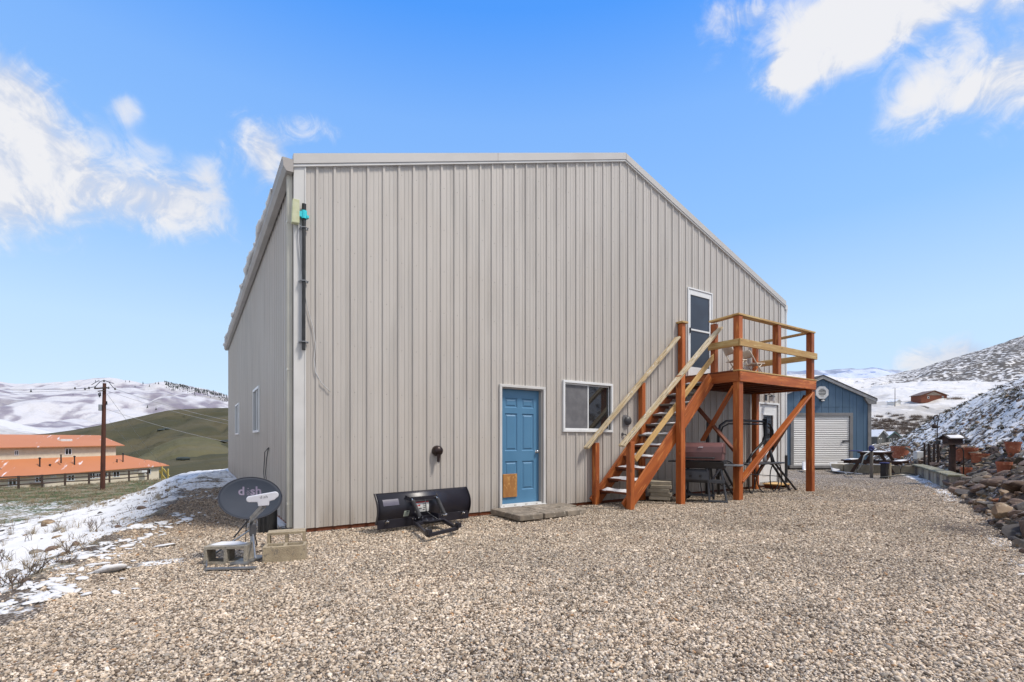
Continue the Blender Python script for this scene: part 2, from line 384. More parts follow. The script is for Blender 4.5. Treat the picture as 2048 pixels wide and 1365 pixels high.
MT = dict(
    siding=metal_siding('tan_siding', (.502, .468, .428)),
    trim_light=mat('light_trim', (.62, .61, .59), (.55, .54, .52), 2, rough=.4),
    trim_tan=mat('tan_trim', (.40, .365, .335), (.36, .33, .30), 2, rough=.45),
    rake=mat('rake_trim_paint', (.50, .48, .455), (.46, .44, .415), 1.5, rough=.4),
    cream=mat('cream_downspout', (.60, .58, .50), (.54, .52, .45), 3, rough=.45),
    roofm=mat('roof_metal', (.36, .33, .31), (.3, .28, .26), 2, rough=.5),
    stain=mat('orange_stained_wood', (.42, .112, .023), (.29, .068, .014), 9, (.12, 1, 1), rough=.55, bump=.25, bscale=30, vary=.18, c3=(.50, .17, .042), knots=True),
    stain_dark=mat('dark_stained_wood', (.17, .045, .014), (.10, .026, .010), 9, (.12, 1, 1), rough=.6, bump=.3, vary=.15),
    pine=mat('yellow_pine_wood', (.56, .37, .15), (.44, .25, .08), 8, (.1, 1, 1), rough=.6, bump=.25, bscale=30, vary=.12, c3=(.60, .45, .2), knots=True),
    weathered=mat('weathered_pine', (.50, .37, .20), (.62, .54, .40), 14, (.12, 1, 1), rough=.8, bump=.5, bscale=40, vary=.1, c3=(.2, .16, .1)),
    graywood=mat('grey_weathered_wood', (.20, .18, .155), (.12, .10, .085), 10, (.12, 1, 1), rough=.85, bump=.5, vary=.2, c3=(.28, .26, .22)),
    brownwood=mat('dark_brown_wood', (.075, .038, .03), (.045, .025, .02), 8, (.15, 1, 1), rough=.7, bump=.3, vary=.2),
    white=mat('white_vinyl', (.74, .75, .75), (.68, .69, .69), 3, rough=.35),
    whitemetal=mat('white_metal', (.70, .70, .69), (.6, .6, .585), 5, (1, 1, 1), rough=.35),
    door_blue=mat('blue_door_paint', (.088, .222, .37), (.076, .20, .34), 3, (1, 1, .3), rough=.38),
    glass_dark=mat('dark_window_glass', (.012, .013, .014), (.02, .02, .02), 3, rough=.04, spec=.9),
    screen=mat('window_screen', (.12, .12, .13), (.16, .16, .17), 6, rough=.8, bump=.2, bscale=300),
    ply=mat('plywood_flap', (.40, .19, .055), (.27, .11, .03), 5, (1, 1, .6), rough=.6, bump=.2, c3=(.5, .27, .09)),
    chrome=mat('chrome', (.7, .7, .7), None, 3, rough=.22, metal=1),
    steel=mat('galvanised_steel', (.42, .43, .44), (.32, .33, .34), 12, rough=.4, metal=.85),
    black=mat('black_paint', (.012, .012, .015), (.02, .02, .024), 6, rough=.38),
    blackplastic=mat('black_plastic', (.015, .015, .016), (.03, .03, .03), 8, rough=.5, bump=.1),
    plow=mat('plow_black_powder_coat', (.014, .013, .020), (.02, .019, .027), 5, rough=.36, bump=.05, bscale=60),
    greymetal=mat('dark_grey_metal', (.055, .055, .06), (.08, .08, .085), 7, rough=.45),
    concrete=mat('concrete_block', (.36, .325, .265), (.27, .24, .19), 12, rough=.95, bump=.7, bscale=90, vary=.12, c3=(.22, .2, .17)),
    blocktan=mat('tan_concrete_block', (.40, .33, .225), (.32, .26, .175), 12, rough=.95, bump=.7, bscale=90, vary=.06, c3=(.24, .2, .15)),
    paver=mat('weathered_paver', (.27, .225, .175), (.17, .145, .115), 7, rough=.9, bump=.6, bscale=70, vary=.18, c3=(.38, .33, .27)),
    paver_stack=mat('stacked_paver', (.44, .39, .30), (.35, .31, .235), 8, rough=.9, bump=.5, bscale=80, vary=.15),
    dish=mat('dish_grey', (.034, .042, .060), (.028, .036, .052), 4, rough=.65, spec=.25),
    dish_logo=mat('faded_logo', (.17, .145, .21), (.13, .11, .17), 10, rough=.5),
    lnb=mat('pale_grey_plastic', (.60, .60, .64), (.55, .55, .6), 4, rough=.4),
    ink=mat('dark_print', (.03, .03, .035), None, 3, rough=.5),
    redink=mat('red_print', (.5, .02, .02), None, 3, rough=.5),
    label=mat('sticker', (.62, .62, .6), (.55, .55, .53), 30, rough=.4),
    label_green=mat('pale_green_sticker', (.42, .47, .40), (.35, .4, .33), 30, rough=.5),
    decal=mat('violet_grey_decal', (.10, .095, .13), (.085, .08, .11), 12, rough=.35),
    bronze=mat('bronze_vent', (.035, .02, .017), (.02, .013, .012), 6, rough=.35, metal=.4),
    teal=mat('teal_clamp', (.03, .62, .68), (.04, .5, .58), 9, rough=.4),
    radio=mat('yellowed_plastic', (.56, .57, .38), (.47, .48, .28), 10, rough=.5),
    cable=mat('white_cable', (.6, .6, .6), None, 3, rough=.5),
    snow=mat('snow_cover', (.68, .68, .69), (.60, .61, .63), 6, rough=.75, bump=.5, bscale=25),
    grill_lid=mat('maroon_grill_lid', (.165, .078, .075), (.14, .066, .064), 5, rough=.42),
    grill_grey=mat('grill_grey_plastic', (.065, .07, .078), (.05, .053, .06), 6, rough=.5),
    grill_shelf=mat('grill_shelf_plastic', (.16, .17, .18), (.13, .135, .14), 6, rough=.5),
    chair=mat('beige_chair_vinyl', (.60, .52, .42), (.52, .45, .36), 6, rough=.5),
    shed_blue=mat('blue_shed_paint', (.088, .155, .235), (.074, .135, .205), 4, (1, 1, .2), rough=.65, vary=.04),
    shed_trim=mat('grey_shed_trim', (.23, .225, .225), (.19, .185, .18), 4, rough=.65),
    slat=mat('white_roller_slat', (.74, .73, .71), (.66, .65, .63), 3, (.2, 1, 1), rough=.4, vary=.03),
    shingle=mat('dark_shingle', (.05, .042, .04), (.08, .07, .065), 20, rough=.9, bump=.4),
    terracotta=mat('terracotta', (.34, .11, .055), (.26, .075, .04), 6, rough=.8, bump=.2, vary=.15, c3=(.42, .2, .12)),
    pole=mat('creosoted_pole', (.095, .030, .017), (.05, .018, .012), 10, (1, 1, .08), rough=.85, bump=.4),
    fencewood=mat('fence_wood', (.07, .045, .035), (.045, .03, .024), 8, rough=.85, vary=.15),
    stucco=mat('cream_stucco', (.68, .60, .46), (.62, .54, .41), 2, rough=.85),
    yellowpaint=mat('yellow_painted_wood', (.6, .48, .14), (.5, .4, .12), 4, rough=.6),
    hose=mat('grey_hose', (.30, .31, .30), (.2, .21, .2), 10, rough=.5),
    bluecap=mat('blue_fabric', (.035, .045, .16), (.02, .025, .10), 12, rough=.8),
    rust=mat('rusty_iron', (.045, .025, .018), (.02, .013, .011), 12, rough=.8),
    brownhouse=mat('brown_house_siding', (.20, .062, .03), (.15, .045, .024), 1.5, rough=.8),
    grey_wall=mat('grey_green_siding', (.11, .11, .105), (.09, .09, .085), 2, rough=.8),
    green_trim=mat('green_trim', (.05, .11, .10), None, 2, rough=.6),
    twig=mat('dry_twig', (.13, .092, .068), (.085, .06, .045), 9, rough=.9, vary=.3),
    pinetree=mat('pine_needles', (.030, .042, .038), (.05, .062, .06), .4, rough=.9),
    trunk=mat('pine_trunk', (.05, .035, .03), None, 3, rough=.9),
    moss=mat('mossy_cap_stone', (.24, .22, .15), (.16, .16, .10), 7, rough=.9, bump=.5, vary=.1, c3=(.38, .37, .34)),
    plasticsheet=mat('milky_plastic', (.55, .56, .58), (.68, .68, .69), 4, rough=.35),
)
def roof_snow(name, base, base2, amount, dirn, scale=1.2):
    m, t, b = new_mat(name); b.inputs['Roughness'].default_value = .6
    g = N(t, 'ShaderNodeNewGeometry'); mp = N(t, 'ShaderNodeMapping'); mp.inputs['Scale'].default_value = dirn; mp.inputs['Rotation'].default_value = (0, 0, YAW); L(t, g.outputs['Position'], mp.inputs[0])
    n = N(t, 'ShaderNodeTexNoise'); n.inputs['Scale'].default_value = scale; n.inputs['Detail'].default_value = 6; L(t, mp.outputs[0], n.inputs[0])
    n2 = N(t, 'ShaderNodeTexNoise'); n2.inputs['Scale'].default_value = .15; L(t, g.outputs['Position'], n2.inputs[0])
    v = M(t, 'ADD', n.outputs[0], M(t, 'MULTIPLY', M(t, 'SUBTRACT', n2.outputs[0], .5), .6))
    w = N(t, 'ShaderNodeTexWave'); w.inputs['Scale'].default_value = 1.1; L(t, g.outputs['Position'], w.inputs[0])
    c = MIXC(t, n2.outputs[0], base, base2)
    c = MIXC(t, SMOOTH(t, v, amount, amount + .12, 0, .9), c, (.78, .79, .82))
    L(t, c, b.inputs['Base Color']); return m
MT['orange_roof'] = roof_snow('orange_metal_roof', (.52, .20, .08), (.44, .16, .062), .64, (1.6, .10, .4), 1.5)
MT['snow_roof'] = roof_snow('snowy_roof', (.12, .16, .17), (.1, .13, .14), .3, (1, 1, 1), .8)
# ---------------------------------------------------------------- terrain
def _hash(ix,iy,seed):
    h=(ix.astype(np.int64)*374761393+iy.astype(np.int64)*668265263+seed*1274126177)&0xffffffff
    h=((h^(h>>13))*1274126177)&0xffffffff
    return ((h^(h>>16))&0xffff)/65535.0
def vnoise(x,y,seed=0):
    x=np.asarray(x,float);y=np.asarray(y,float)
    ix=np.floor(x);iy=np.floor(y);fx=x-ix;fy=y-iy
    fx=fx*fx*(3-2*fx);fy=fy*fy*(3-2*fy)
    a=_hash(ix,iy,seed);b=_hash(ix+1,iy,seed);c=_hash(ix,iy+1,seed);d=_hash(ix+1,iy+1,seed)
    return (a*(1-fx)+b*fx)*(1-fy)+(c*(1-fx)+d*fx)*fy
def fbm(x,y,o=4,seed=0,g=.5):
    s=0;a=1;t=0
    for k in range(o):
        s=s+a*(vnoise(x*2**k+k*17.3,y*2**k-k*9.1,seed+k)-.5);t+=a;a*=g
    return s/t*2
def sm(a,b,x):
    t=np.clip((x-a)/(b-a),0,1);return t*t*(3-2*t)
def gz(px,py,z):
    a=(px-CX)/F;b=(HY-py)/F;t=(z-H)/b
    return ((a*cs+sn)*t,(-a*sn+cs)*t)
GE=[gz(*p,-.1) for p in((0,1240),(66,1155),(116,1131),(163,1107),(215,1078),(264,1062),(308,1036),(352,995),(378,969),(415,950))]
CE=[gz(*p,z) for p,z in(((0,1041),-.55),((122,1014),-.5),((195,992),-.45),((292,968),-.38),((341,953),-.3),((385,943),-.2),((430,938),-.12))]
RE=[gz(*p,-.05) for p in((2048,1100),(1985,1045),(1905,978),(1822,948),(1790,932))]
def lin(pts,q):
    P=np.array(pts);return P
def interp(q,P,ext0,ext1):
    P=np.array([ext0]+sorted(P)+[ext1]);return np.interp(q,P[:,0],P[:,1])
GEs=sorted((y,x) for x,y in GE);CEs=sorted((y,x) for x,y in CE)
def Xg(Y): return interp(Y,GEs+[(24,1.2),(30,7.)],(-30,-5.0),(60,40))
def Xc(Y): return interp(Y,CEs[:-1]+[(30,4.)],(-30,-9.0),(60,34))
def Zc(Y): return np.interp(Y,[5,11,14.7,16.3,18.35,21.4,24,25.3],[-.85,-.76,-.64,-.70,-.70,-.60,-.38,-.2])
def Yr(X): return interp(X,RE,(-20,-9.),(80,RE[-1][1]+(80-RE[-1][0])*.5))
def sR(X,Y):
    dx=.3;sl=(Yr(X+dx)-Yr(X-dx))/(2*dx)
    return (Yr(X)-Y)/np.sqrt(1+sl*sl)
def hgt(X,Y,detail=True):
    X=np.asarray(X,float);Y=np.asarray(Y,float)
    d=X*sn+Y*cs;xc=X*cs-Y*sn
    z=-.05+.03*fbm(X*.35,Y*.35,3,3)
    z=z+.09*np.exp(-((X-10.3)/2.5)**2-((Y-5.2)/.7)**2)
    # left bank
    g=Xg(Y);c=Xc(Y);c=np.minimum(c,g-.3);zc=Zc(Y)
    t=np.clip((g-X)/(g-c),0,1);z=z+(zc+.05)*t**.8
    over=np.clip(c-X,0,None)
    z=z-np.minimum(over*.55+.0,3.6+zc+.0)*sm(0,.6,over)
    # lip behind fence
    lip=LIP(xc,d);z=z-2.9*sm(0,8,lip)
    # right bank
    s=sR(X,Y)+.15*fbm(X*.8,Y*.8,2,9)
    far=sm(22,50,d)
    zb=np.interp(s,[0,.15,.9,2.2,3.4,5,9,40],[0,.15,.72,1.85,3.0,4.05,5.2,7.0])
    zb=zb*(1-.75*far)
    z=z+zb
    z=z-1.3*sm(24,70,d)*(xc>-5)
    if detail:
        z=z+sm(0,.5,s)*(.11*fbm(X*1.7,Y*1.7,3,21)+.10*fbm(X*4.5,Y*4.5,2,33))
        o=sm(0,.8,g-X);z=z+o*(.06*fbm(X*1.1,Y*1.1,3,5)+.03*fbm(X*5,Y*5,2,8))
    return z
# fence line in cam coords
FP=[(37,979),(84,976),(130,972.5),(178,970),(219,967),(258,964),(296,960.5)]
ZF=-3.65
FC=[((px-CX)/F*(H-ZF)*F/(py-HY),(H-ZF)*F/(py-HY)) for px,py in FP]
def LIP(xc,d):
    P=np.array(sorted(FC));a=np.interp(xc,P[:,0],P[:,1],left=P[0,1])
    # signed amount beyond fence, only on left
    return np.where(xc<-15,d-a-1.2,-1)
def grid_mesh(name, P, mat_, masks=None, kind='structure', close=False):
    n, m = P.shape[:2]
    me = bpy.data.meshes.new(name)
    idx = np.arange(n * m).reshape(n, m)
    q = np.stack([idx[:-1, :-1], idx[1:, :-1], idx[1:, 1:], idx[:-1, 1:]], -1).reshape(-1, 4)
    if close:
        q2 = np.stack([idx[-1, :-1], idx[0, :-1], idx[0, 1:], idx[-1, 1:]], -1); q = np.concatenate([q, q2])
    me.vertices.add(n * m); me.vertices.foreach_set('co', P.reshape(-1).astype(np.float32))
    me.loops.add(len(q) * 4); me.loops.foreach_set('vertex_index', q.reshape(-1).astype(np.int32))
    me.polygons.add(len(q)); me.polygons.foreach_set('loop_start', np.arange(0, len(q) * 4, 4, dtype=np.int32))
    me.update(calc_edges=True); me.validate()
    me.polygons.foreach_set('use_smooth', [True] * len(me.polygons))
    if masks is not None:
        at = me.color_attributes.new('mask', 'FLOAT_COLOR', 'POINT')
        c = np.ones((n * m, 4), np.float32)
        for k, a in enumerate(masks): c[:, k] = a.reshape(-1)
        at.data.foreach_set('color', c.reshape(-1))
    if me.polygons[0].normal.z < 0: me.flip_normals()
    me.materials.append(mat_)
    o = bpy.data.objects.new(name, me); link(o, Matrix.Identity(4)); o['kind'] = kind
    return o

def pebble_color(t, fac):
    cr = N(t, 'ShaderNodeValToRGB'); L(t, fac, cr.inputs[0]); e = cr.color_ramp; e.interpolation = 'CONSTANT'
    cols = [(0, (.56, .47, .375)), (.12, (.38, .32, .26)), (.22, (.70, .61, .51)), (.36, (.22, .175, .14)), (.46, (.52, .44, .355)),
            (.57, (.66, .59, .51)), (.67, (.13, .105, .085)), (.75, (.43, .40, .365)), (.82, (.80, .72, .63)), (.94, (.44, .27, .15)), (.955, (.28, .26, .235))]
    e.elements[0].position = 0; e.elements[0].color = (*cols[0][1], 1)
    e.elements[1].position = cols[1][0]; e.elements[1].color = (*cols[1][1], 1)
    for p, c in cols[2:]:
        x = e.elements.new(p); x.color = (*c, 1)
    return cr.outputs[0]

def ground_material():
    m, t, b = new_mat('yard_ground')
    b.inputs['Roughness'].default_value = .9; b.inputs['Specular IOR Level'].default_value = .25
    g = N(t, 'ShaderNodeNewGeometry'); P = g.outputs['Position']
    at = N(t, 'ShaderNodeAttribute', attribute_name='mask'); sp = N(t, 'ShaderNodeSeparateColor'); L(t, at.outputs['Color'], sp.inputs[0])
    gr, snw, grass = sp.outputs
    def noise(scale, detail=4, mp=None, dist=0):
        n = N(t, 'ShaderNodeTexNoise'); n.inputs['Scale'].default_value = scale; n.inputs['Detail'].default_value = detail; n.inputs['Distortion'].default_value = dist
        if mp:
            q = N(t, 'ShaderNodeMapping'); q.inputs['Scale'].default_value = mp; L(t, P, q.inputs[0]); L(t, q.outputs[0], n.inputs[0])
        else: L(t, P, n.inputs[0])
        return n.outputs[0]
    vo = N(t, 'ShaderNodeTexVoronoi'); vo.inputs['Scale'].default_value = 52; L(t, P, vo.inputs[0])
    vs_ = N(t, 'ShaderNodeSeparateColor'); L(t, vo.outputs['Color'], vs_.inputs[0])
    peb = pebble_color(t, vs_.outputs[0])
    dark = SMOOTH(t, vo.outputs['Distance'], .62, .35)
    peb = MIXC(t, dark, (.07, .054, .042), peb)
    tone = noise(.7, 5)
    peb = MIXC(t, SMOOTH(t, tone, .35, .65), peb, MIXC(t, 1.0, peb, (.84, .80, .74), 'MULTIPLY'))
    dirt = MIXC(t, SMOOTH(t, noise(3, 6), .35, .65), (.14, .105, .08), (.065, .05, .04))
    straw = MIXC(t, SMOOTH(t, noise(5, 6, (1, 1, 1)), .4, .62), (.23, .19, .115), (.105, .10, .065))
    lawn = MIXC(t, SMOOTH(t, noise(.5, 5), .42, .58), (.075, .10, .035), (.24, .205, .13))
    dirt = MIXC(t, SMOOTH(t, noise(1.3, 5), .5, .62), dirt, straw)
    col = MIXC(t, gr, dirt, peb)
    col = MIXC(t, grass, col, lawn)
    nz = M(t, 'ADD', M(t, 'MULTIPLY', noise(1.3, 3, (1, 1.5, 1)), .36), M(t, 'ADD', M(t, 'MULTIPLY', noise(4.6, 4, None, .8), .64), M(t, 'MULTIPLY', noise(28, 2), .22)))
    v = M(t, 'ADD', snw, M(t, 'MULTIPLY', M(t, 'SUBTRACT', nz, .61), 2.3))
    sf = SMOOTH(t, v, .40, .66)
    col = MIXC(t, sf, col, MIXC(t, noise(3), (.68, .67, .655), (.77, .76, .74)))
    L(t, col, b.inputs['Base Color'])
    hh = M(t, 'ADD', M(t, 'MULTIPLY', vo.outputs['Distance'], -1.0), M(t, 'MULTIPLY', noise(22, 5), .8))
    hh = M(t, 'ADD', M(t, 'MULTIPLY', hh, M(t, 'SUBTRACT', 1.0, M(t, 'MULTIPLY', sf, .8))), M(t, 'MULTIPLY', sf, 1.2))
    bp = N(t, 'ShaderNodeBump'); bp.inputs['Strength'].default_value = .9; bp.inputs['Distance'].default_value = .018
    L(t, hh, bp.inputs['Height']); L(t, bp.outputs[0], b.inputs['Normal'])
    return m
MT['ground'] = ground_material()

# ground sheet: rings round the viewpoint, finest in front
ang = np.concatenate([np.linspace(-52, 52, 620), np.linspace(52, 308, 120)[1:-1]]) * math.pi / 180
rad = np.concatenate([[.05, .4], np.geomspace(.9, 78, 430)])
A, RR = np.meshgrid(ang, rad, indexing='ij')
dd, xx = RR * np.cos(A), RR * np.sin(A)
GX, GY = xx * cs + dd * sn, -xx * sn + dd * cs
GZ = hgt(GX, GY)
GZ = GZ - 12 * sm(72, 78, RR)
g_ = Xg(GY) + .18; c_ = Xc(GY); s_ = sR(GX, GY) + .12 * fbm(GX * 1.5, GY * 1.5, 3, 4)
edge = g_ - GX + .35 * fbm(GX * 1.2, GY * 1.2, 4, 6)
leftz = sm(-.05, .25, edge)
dp = onZ(1940, 1062, -.05); dirtp = np.exp(-((GX - dp.x) ** 2 + (GY - dp.y) ** 2) / .55) * (.6 + .8 * fbm(GX * 2, GY * 2, 3, 41))
gravel = (1 - leftz) * (1 - sm(-.1, .15, s_)) * np.clip(1 - 1.1 * dirtp, .15, 1)
field = sm(-2.2, -3.2, GZ) * (xx < -8)
snowm = sm(-.3, .7, edge) * (.86 - .10 * sm(0.5, 4, edge) + .26 * fbm(GX * .5, GY * .5, 3, 12)) * (1 - field)
snowm = np.maximum(snowm, field * (.46 * sm(43, 34, dd)))
path = sm(1.5, -.3, GX) * sm(8.5, 13, GY) * (1 - leftz)
snowm = np.maximum(snowm, path * (.34 + .3 * sm(11, 18, GY)))
snowm = np.maximum(snowm, sm(.35, .95, GX + .15 * fbm(GX * 3, GY * 3, 2, 2)) * sm(1.6, 1.2, GX) * sm(6.9, 8.0, GY) * .95)
px0 = onZ(318, 1133, -.1); snowm = np.maximum(snowm, .85 * np.exp(-(((GX - px0.x) / .34) ** 2 + ((GY - px0.y) / .16) ** 2) ** 1.5))
snowm = np.maximum(snowm, sm(.75, 1.35, s_) * (.61 + .12 * fbm(GX * .35, GY * .35, 2, 15)))
snowm = np.maximum(snowm, sm(-.05, .3, s_) * .30)
snowm = np.maximum(snowm, sm(-.55, -.25, s_) * sm(.1, -.1, s_) * sm(11.5, 13, GX) * .75)
snowm = np.maximum(snowm, sm(-.5, -.2, s_) * sm(.3, .0, s_) * sm(9, 8, GX) * .55)
snowm = np.maximum(snowm, sm(17, 21, dd) * (xx > 3) * .5)
yard = grid_mesh('ground', np.stack([GX, GY, GZ], -1), MT['ground'], (gravel, snowm, field), close=True)

# far ground to the horizon
rad2 = np.geomspace(70, 9000, 60); ang2 = np.linspace(0, 2 * math.pi, 181)[:-1]
A2, R2 = np.meshgrid(ang2, rad2, indexing='ij')
FX, FY = R2 * np.sin(A2), R2 * np.cos(A2)

def hill_mat(name, base, base2, snow, nscale, spot=None, gully=(.10, .085, .11), soft=(.62, .80, .92)):
    """mask R = snow cover, G = dark brush / gully amount"""
    m, t, b = new_mat(name); b.inputs['Roughness'].default_value = .9; b.inputs['Specular IOR Level'].default_value = .1
    g = N(t, 'ShaderNodeNewGeometry'); P = g.outputs['Position']
    at = N(t, 'ShaderNodeAttribute', attribute_name='mask'); sp = N(t, 'ShaderNodeSeparateColor'); L(t, at.outputs['Color'], sp.inputs[0])
    def noise(sc, det=5, mp=None):
        n = N(t, 'ShaderNodeTexNoise'); n.inputs['Scale'].default_value = sc; n.inputs['Detail'].default_value = det
        if mp:
            q = N(t, 'ShaderNodeMapping'); q.inputs['Scale'].default_value = mp; L(t, P, q.inputs[0]); L(t, q.outputs[0], n.inputs[0])
        else: L(t, P, n.inputs[0])
        return n.outputs[0]
    c = MIXC(t, SMOOTH(t, noise(nscale), .38, .62), base, base2)
    v = M(t, 'ADD', sp.outputs[0], M(t, 'MULTIPLY', M(t, 'SUBTRACT', noise(nscale * 3), .5), 1.0))
    c = MIXC(t, SMOOTH(t, v, .42, .62), c, snow)
    w = M(t, 'ADD', sp.outputs[1], M(t, 'MULTIPLY', M(t, 'SUBTRACT', noise(spot or nscale * 12, 3), .5), 2.0))
    c = MIXC(t, SMOOTH(t, w, soft[0], soft[1], 0, soft[2]), c, MIXC(t, noise(nscale * 20, 2), gully, tuple(x * 1.9 for x in gully)))
    L(t, c, b.inputs['Base Color'])
    bp = N(t, 'ShaderNodeBump'); bp.inputs['Strength'].default_value = .5; bp.inputs['Distance'].default_value = .12 / nscale
    L(t, noise(nscale * 5, 6), bp.inputs['Height']); L(t, bp.outputs[0], b.inputs['Normal'])
    return m
MT['snowhill'] = hill_mat('snowy_hillside', (.34, .33, .33), (.20, .19, .20), (.52, .515, .53), .004, .02, (.13, .115, .145), (.22, .95, .85))
MT['greenhill'] = hill_mat('green_hillside', (.064, .061, .034), (.095, .083, .048), (.4, .4, .4), .02, .09, (.035, .035, .02))
MT['righthill'] = hill_mat('sagebrush_hillside', (.40, .385, .365), (.50, .485, .47), (.62, .61, .60), .02, .15, (.048, .042, .036), (.60, .74, .9))
MT['farridge'] = hill_mat('distant_ridge', (.24, .28, .37), (.34, .37, .44), (.50, .55, .66), .0015, .006, (.12, .17, .30))  # blue of the distant air painted into the ridge colours
MT['valley'] = hill_mat('valley_floor', (.13, .12, .06), (.2, .18, .10), (.7, .72, .75), .01, .1, (.05, .05, .03))
grid_mesh('valley_floor', np.stack([FX, FY, np.full_like(FX, -8.0) - 0 * FX], -1), MT['valley'], (FX * 0 + .3, FX * 0), close=True)

def hill(name, sil, D, d0, z0, mat_, a0, a1, na=300, nd=90, pw=1.2, amp=0.0, nx=.004, seed=1, maskf=None, tail=1.5, prof=None, rough=0.0):
    P = np.array(sorted(sil), float)
    a = np.linspace((a0 - CX) / F, (a1 - CX) / F, na); y = np.interp(a * F + CX, P[:, 0], P[:, 1])
    ker = np.hanning(9); ker /= ker.sum(); ys = np.convolve(np.pad(y, 4, 'edge'), ker, 'valid')
    zr = H + (HY - ys) / F * D
    d = np.concatenate([np.linspace(d0, D, nd), np.linspace(D, D * tail, 16)[1:]])
    Am, Dm = np.meshgrid(a, d, indexing='ij'); Z = np.zeros_like(Am); zrm = zr[:, None]
    t = np.clip((Dm - d0) / (D - d0), 0, 1)
    if prof is None: Z = z0 + (zrm - z0) * t ** pw
    else:
        pd = np.array([p[0] for p in prof]); pz = np.array([H + (HY - p[1]) / F * p[0] for p in prof])
        Z = np.interp(Dm, pd, pz); u = np.clip((Dm - pd[-1]) / (D - pd[-1]), 0, 1)
        Z = Z + (zrm - pz[-1]) * u ** pw
    X, Y = Am * Dm * cs + Dm * sn, -Am * Dm * sn + Dm * cs
    n1 = fbm(X * nx + 40, Y * nx, 5, seed); wx = fbm(X * nx * .7, Y * nx * .7, 3, seed + 50) * 1.3
    gul = 1 - np.abs(fbm(X * nx * 1.5 + wx, Y * nx * 1.5 + wx, 4, seed + 9)) * 3.0
    gul = np.clip(gul, 0, 1) ** 2
    g2_ = np.clip(1 - np.abs(fbm(X * nx * 5 + wx * .6, Y * nx * 5 - wx * .6, 3, seed + 19)) * 4, 0, 1) ** 2
    Z = Z + amp * (n1 - .45 * gul - .12 * g2_) * np.clip(4 * t * (1 - t), 0, 1) ** .7
    Z = Z + rough * fbm(X * nx * 9, Y * nx * 9, 3, seed + 3)
    back = np.clip((Dm - D) / (D * (tail - 1)), 0, 1); Z = Z - (zrm - z0) * .8 * back
    mk = maskf(Am * F + CX, Dm, t, n1, np.maximum(gul, g2_ * .75), X, Y) if maskf else (t * 0 + .8, t * 0)
    grid_mesh(name, np.stack([X, Y, Z], -1), mat_, mk)
    def at(px, py):                       # first surface point along the view of a photo pixel
        aa = (px - CX) / F; i = int(np.clip(np.interp(aa, a, np.arange(na)), 0, na - 1))
        yy = HY - (Z[i] - H) * F / d; k = np.argmax(yy <= py)
        return CW(aa * d[k], d[k], float(Z[i, k])), float(d[k])
    return at
SNL = [(-900, 800), (-400, 775), (-60, 758), (0, 764), (30, 768), (90, 769), (130, 767), (165, 764), (190, 761), (230, 761), (265, 763), (295, 768), (315, 764), (330, 762.5), (350, 768), (375, 773), (400, 778), (430, 784), (460, 793), (520, 800), (760, 800), (1000, 770), (1300, 780), (1500, 790)]
def mk_snow(px, d, t, n, g, X, Y):
    forest = sm(318, 350, px) * sm(.86, .97, t) * .62
    v2 = np.clip(1 - np.abs(fbm(X * .0042 + 9 + 1.2 * fbm(X * .003, Y * .003, 2, 61), Y * .0030, 4, 62)) * 7, 0, 1) ** 1.5
    mott = sm(.02, .24, fbm(X * .0035, Y * .0024, 4, 63)) * sm(.95, .6, t)
    dark = np.clip(g * 1.5 - .35, 0, 1) * .62 * sm(.03, .2, t) * (.45 + .9 * sm(-.3, .3, fbm(X * .002, Y * .002, 2, 77))) + .50 * mott * (.5 + .7 * sm(300, 60, px)) + .95 * v2 * sm(.98, .8, t)
    return (t * 0 + .85 - .30 * mott, np.maximum(np.clip(dark, 0, .75), forest))
snow_at = hill('snowy_mountain', SNL, 2600, 800, 4, MT['snowhill'], -900, 1500, 520, 190, 1.15, 85, .0016, 5, mk_snow, rough=7)
hill('foothill', [(-900, 800), (-300, 812), (-60, 829), (0, 838), (45, 850), (85, 861), (125, 869), (200, 880), (300, 890)], 800, 300, -8, MT['righthill'], -900, 300, 120, 40, 1.1, 12, .008, 8,
     lambda px, d, t, n, g, X, Y: (t * 0 + .40 + .35 * sm(.5, 1, t), t * 0 + .05))
green_at = hill('green_hill', [(-300, 885), (0, 872.5), (60, 870), (100, 867), (150, 860), (200, 851), (250, 840), (300, 829), (330, 822), (360, 819), (400, 817), (460, 816), (600, 820), (900, 850), (1300, 880)],
     430, 115, -8, MT['greenhill'], -300, 1300, 240, 90, 1.35, 9, .012, 3, lambda px, d, t, n, g, X, Y: (sm(.90, 1.0, t) * .48 * sm(240, 400, px), .18 + .22 * sm(.4, .9, t) + t * 0))
MT['knoll'] = hill_mat('knoll_grass', (.105, .098, .050), (.13, .115, .064), (.4, .4, .4), .02, .09, (.05, .045, .025))
hill('green_knoll', [(270, 915), (300, 899), (330, 886), (355, 877), (385, 873.5), (415, 876), (445, 886), (480, 900), (540, 915)],
     250, 112, -8, MT['knoll'], 265, 545, 110, 50, 1.25, 4, .02, 13, lambda px, d, t, n, g, X, Y: (t * 0, .16 + .14 * t))
RHP = [(62, 919), (120, 897), (185, 884), (215, 856), (250, 828), (300, 805), (380, 791), (500, 781)]
RSIL = [(1200, 800), (1450, 760), (1540, 752), (1580, 750), (1620, 749), (1650, 752), (1690, 757), (1740, 757), (1780, 750), (1810, 744), (1840, 737), (1870, 727), (1905, 717), (1940, 706), (1975, 696), (2010, 684), (2048, 671), (2200, 630), (2600, 600), (3200, 640)]
def mk_right(px, d, t, n, g, X, Y):
    br = sm(1690, 1860, px) * sm(490, 580, d) * .42 + sm(500, 560, d) * .10
    low = sm(262, 244, d) * .32
    return (t * 0 + .58 + .4 * n - .2 * g + .22 * sm(480, 560, d), np.maximum(br, low) + .24 - .06 * sm(480, 560, d) + .12 * g)
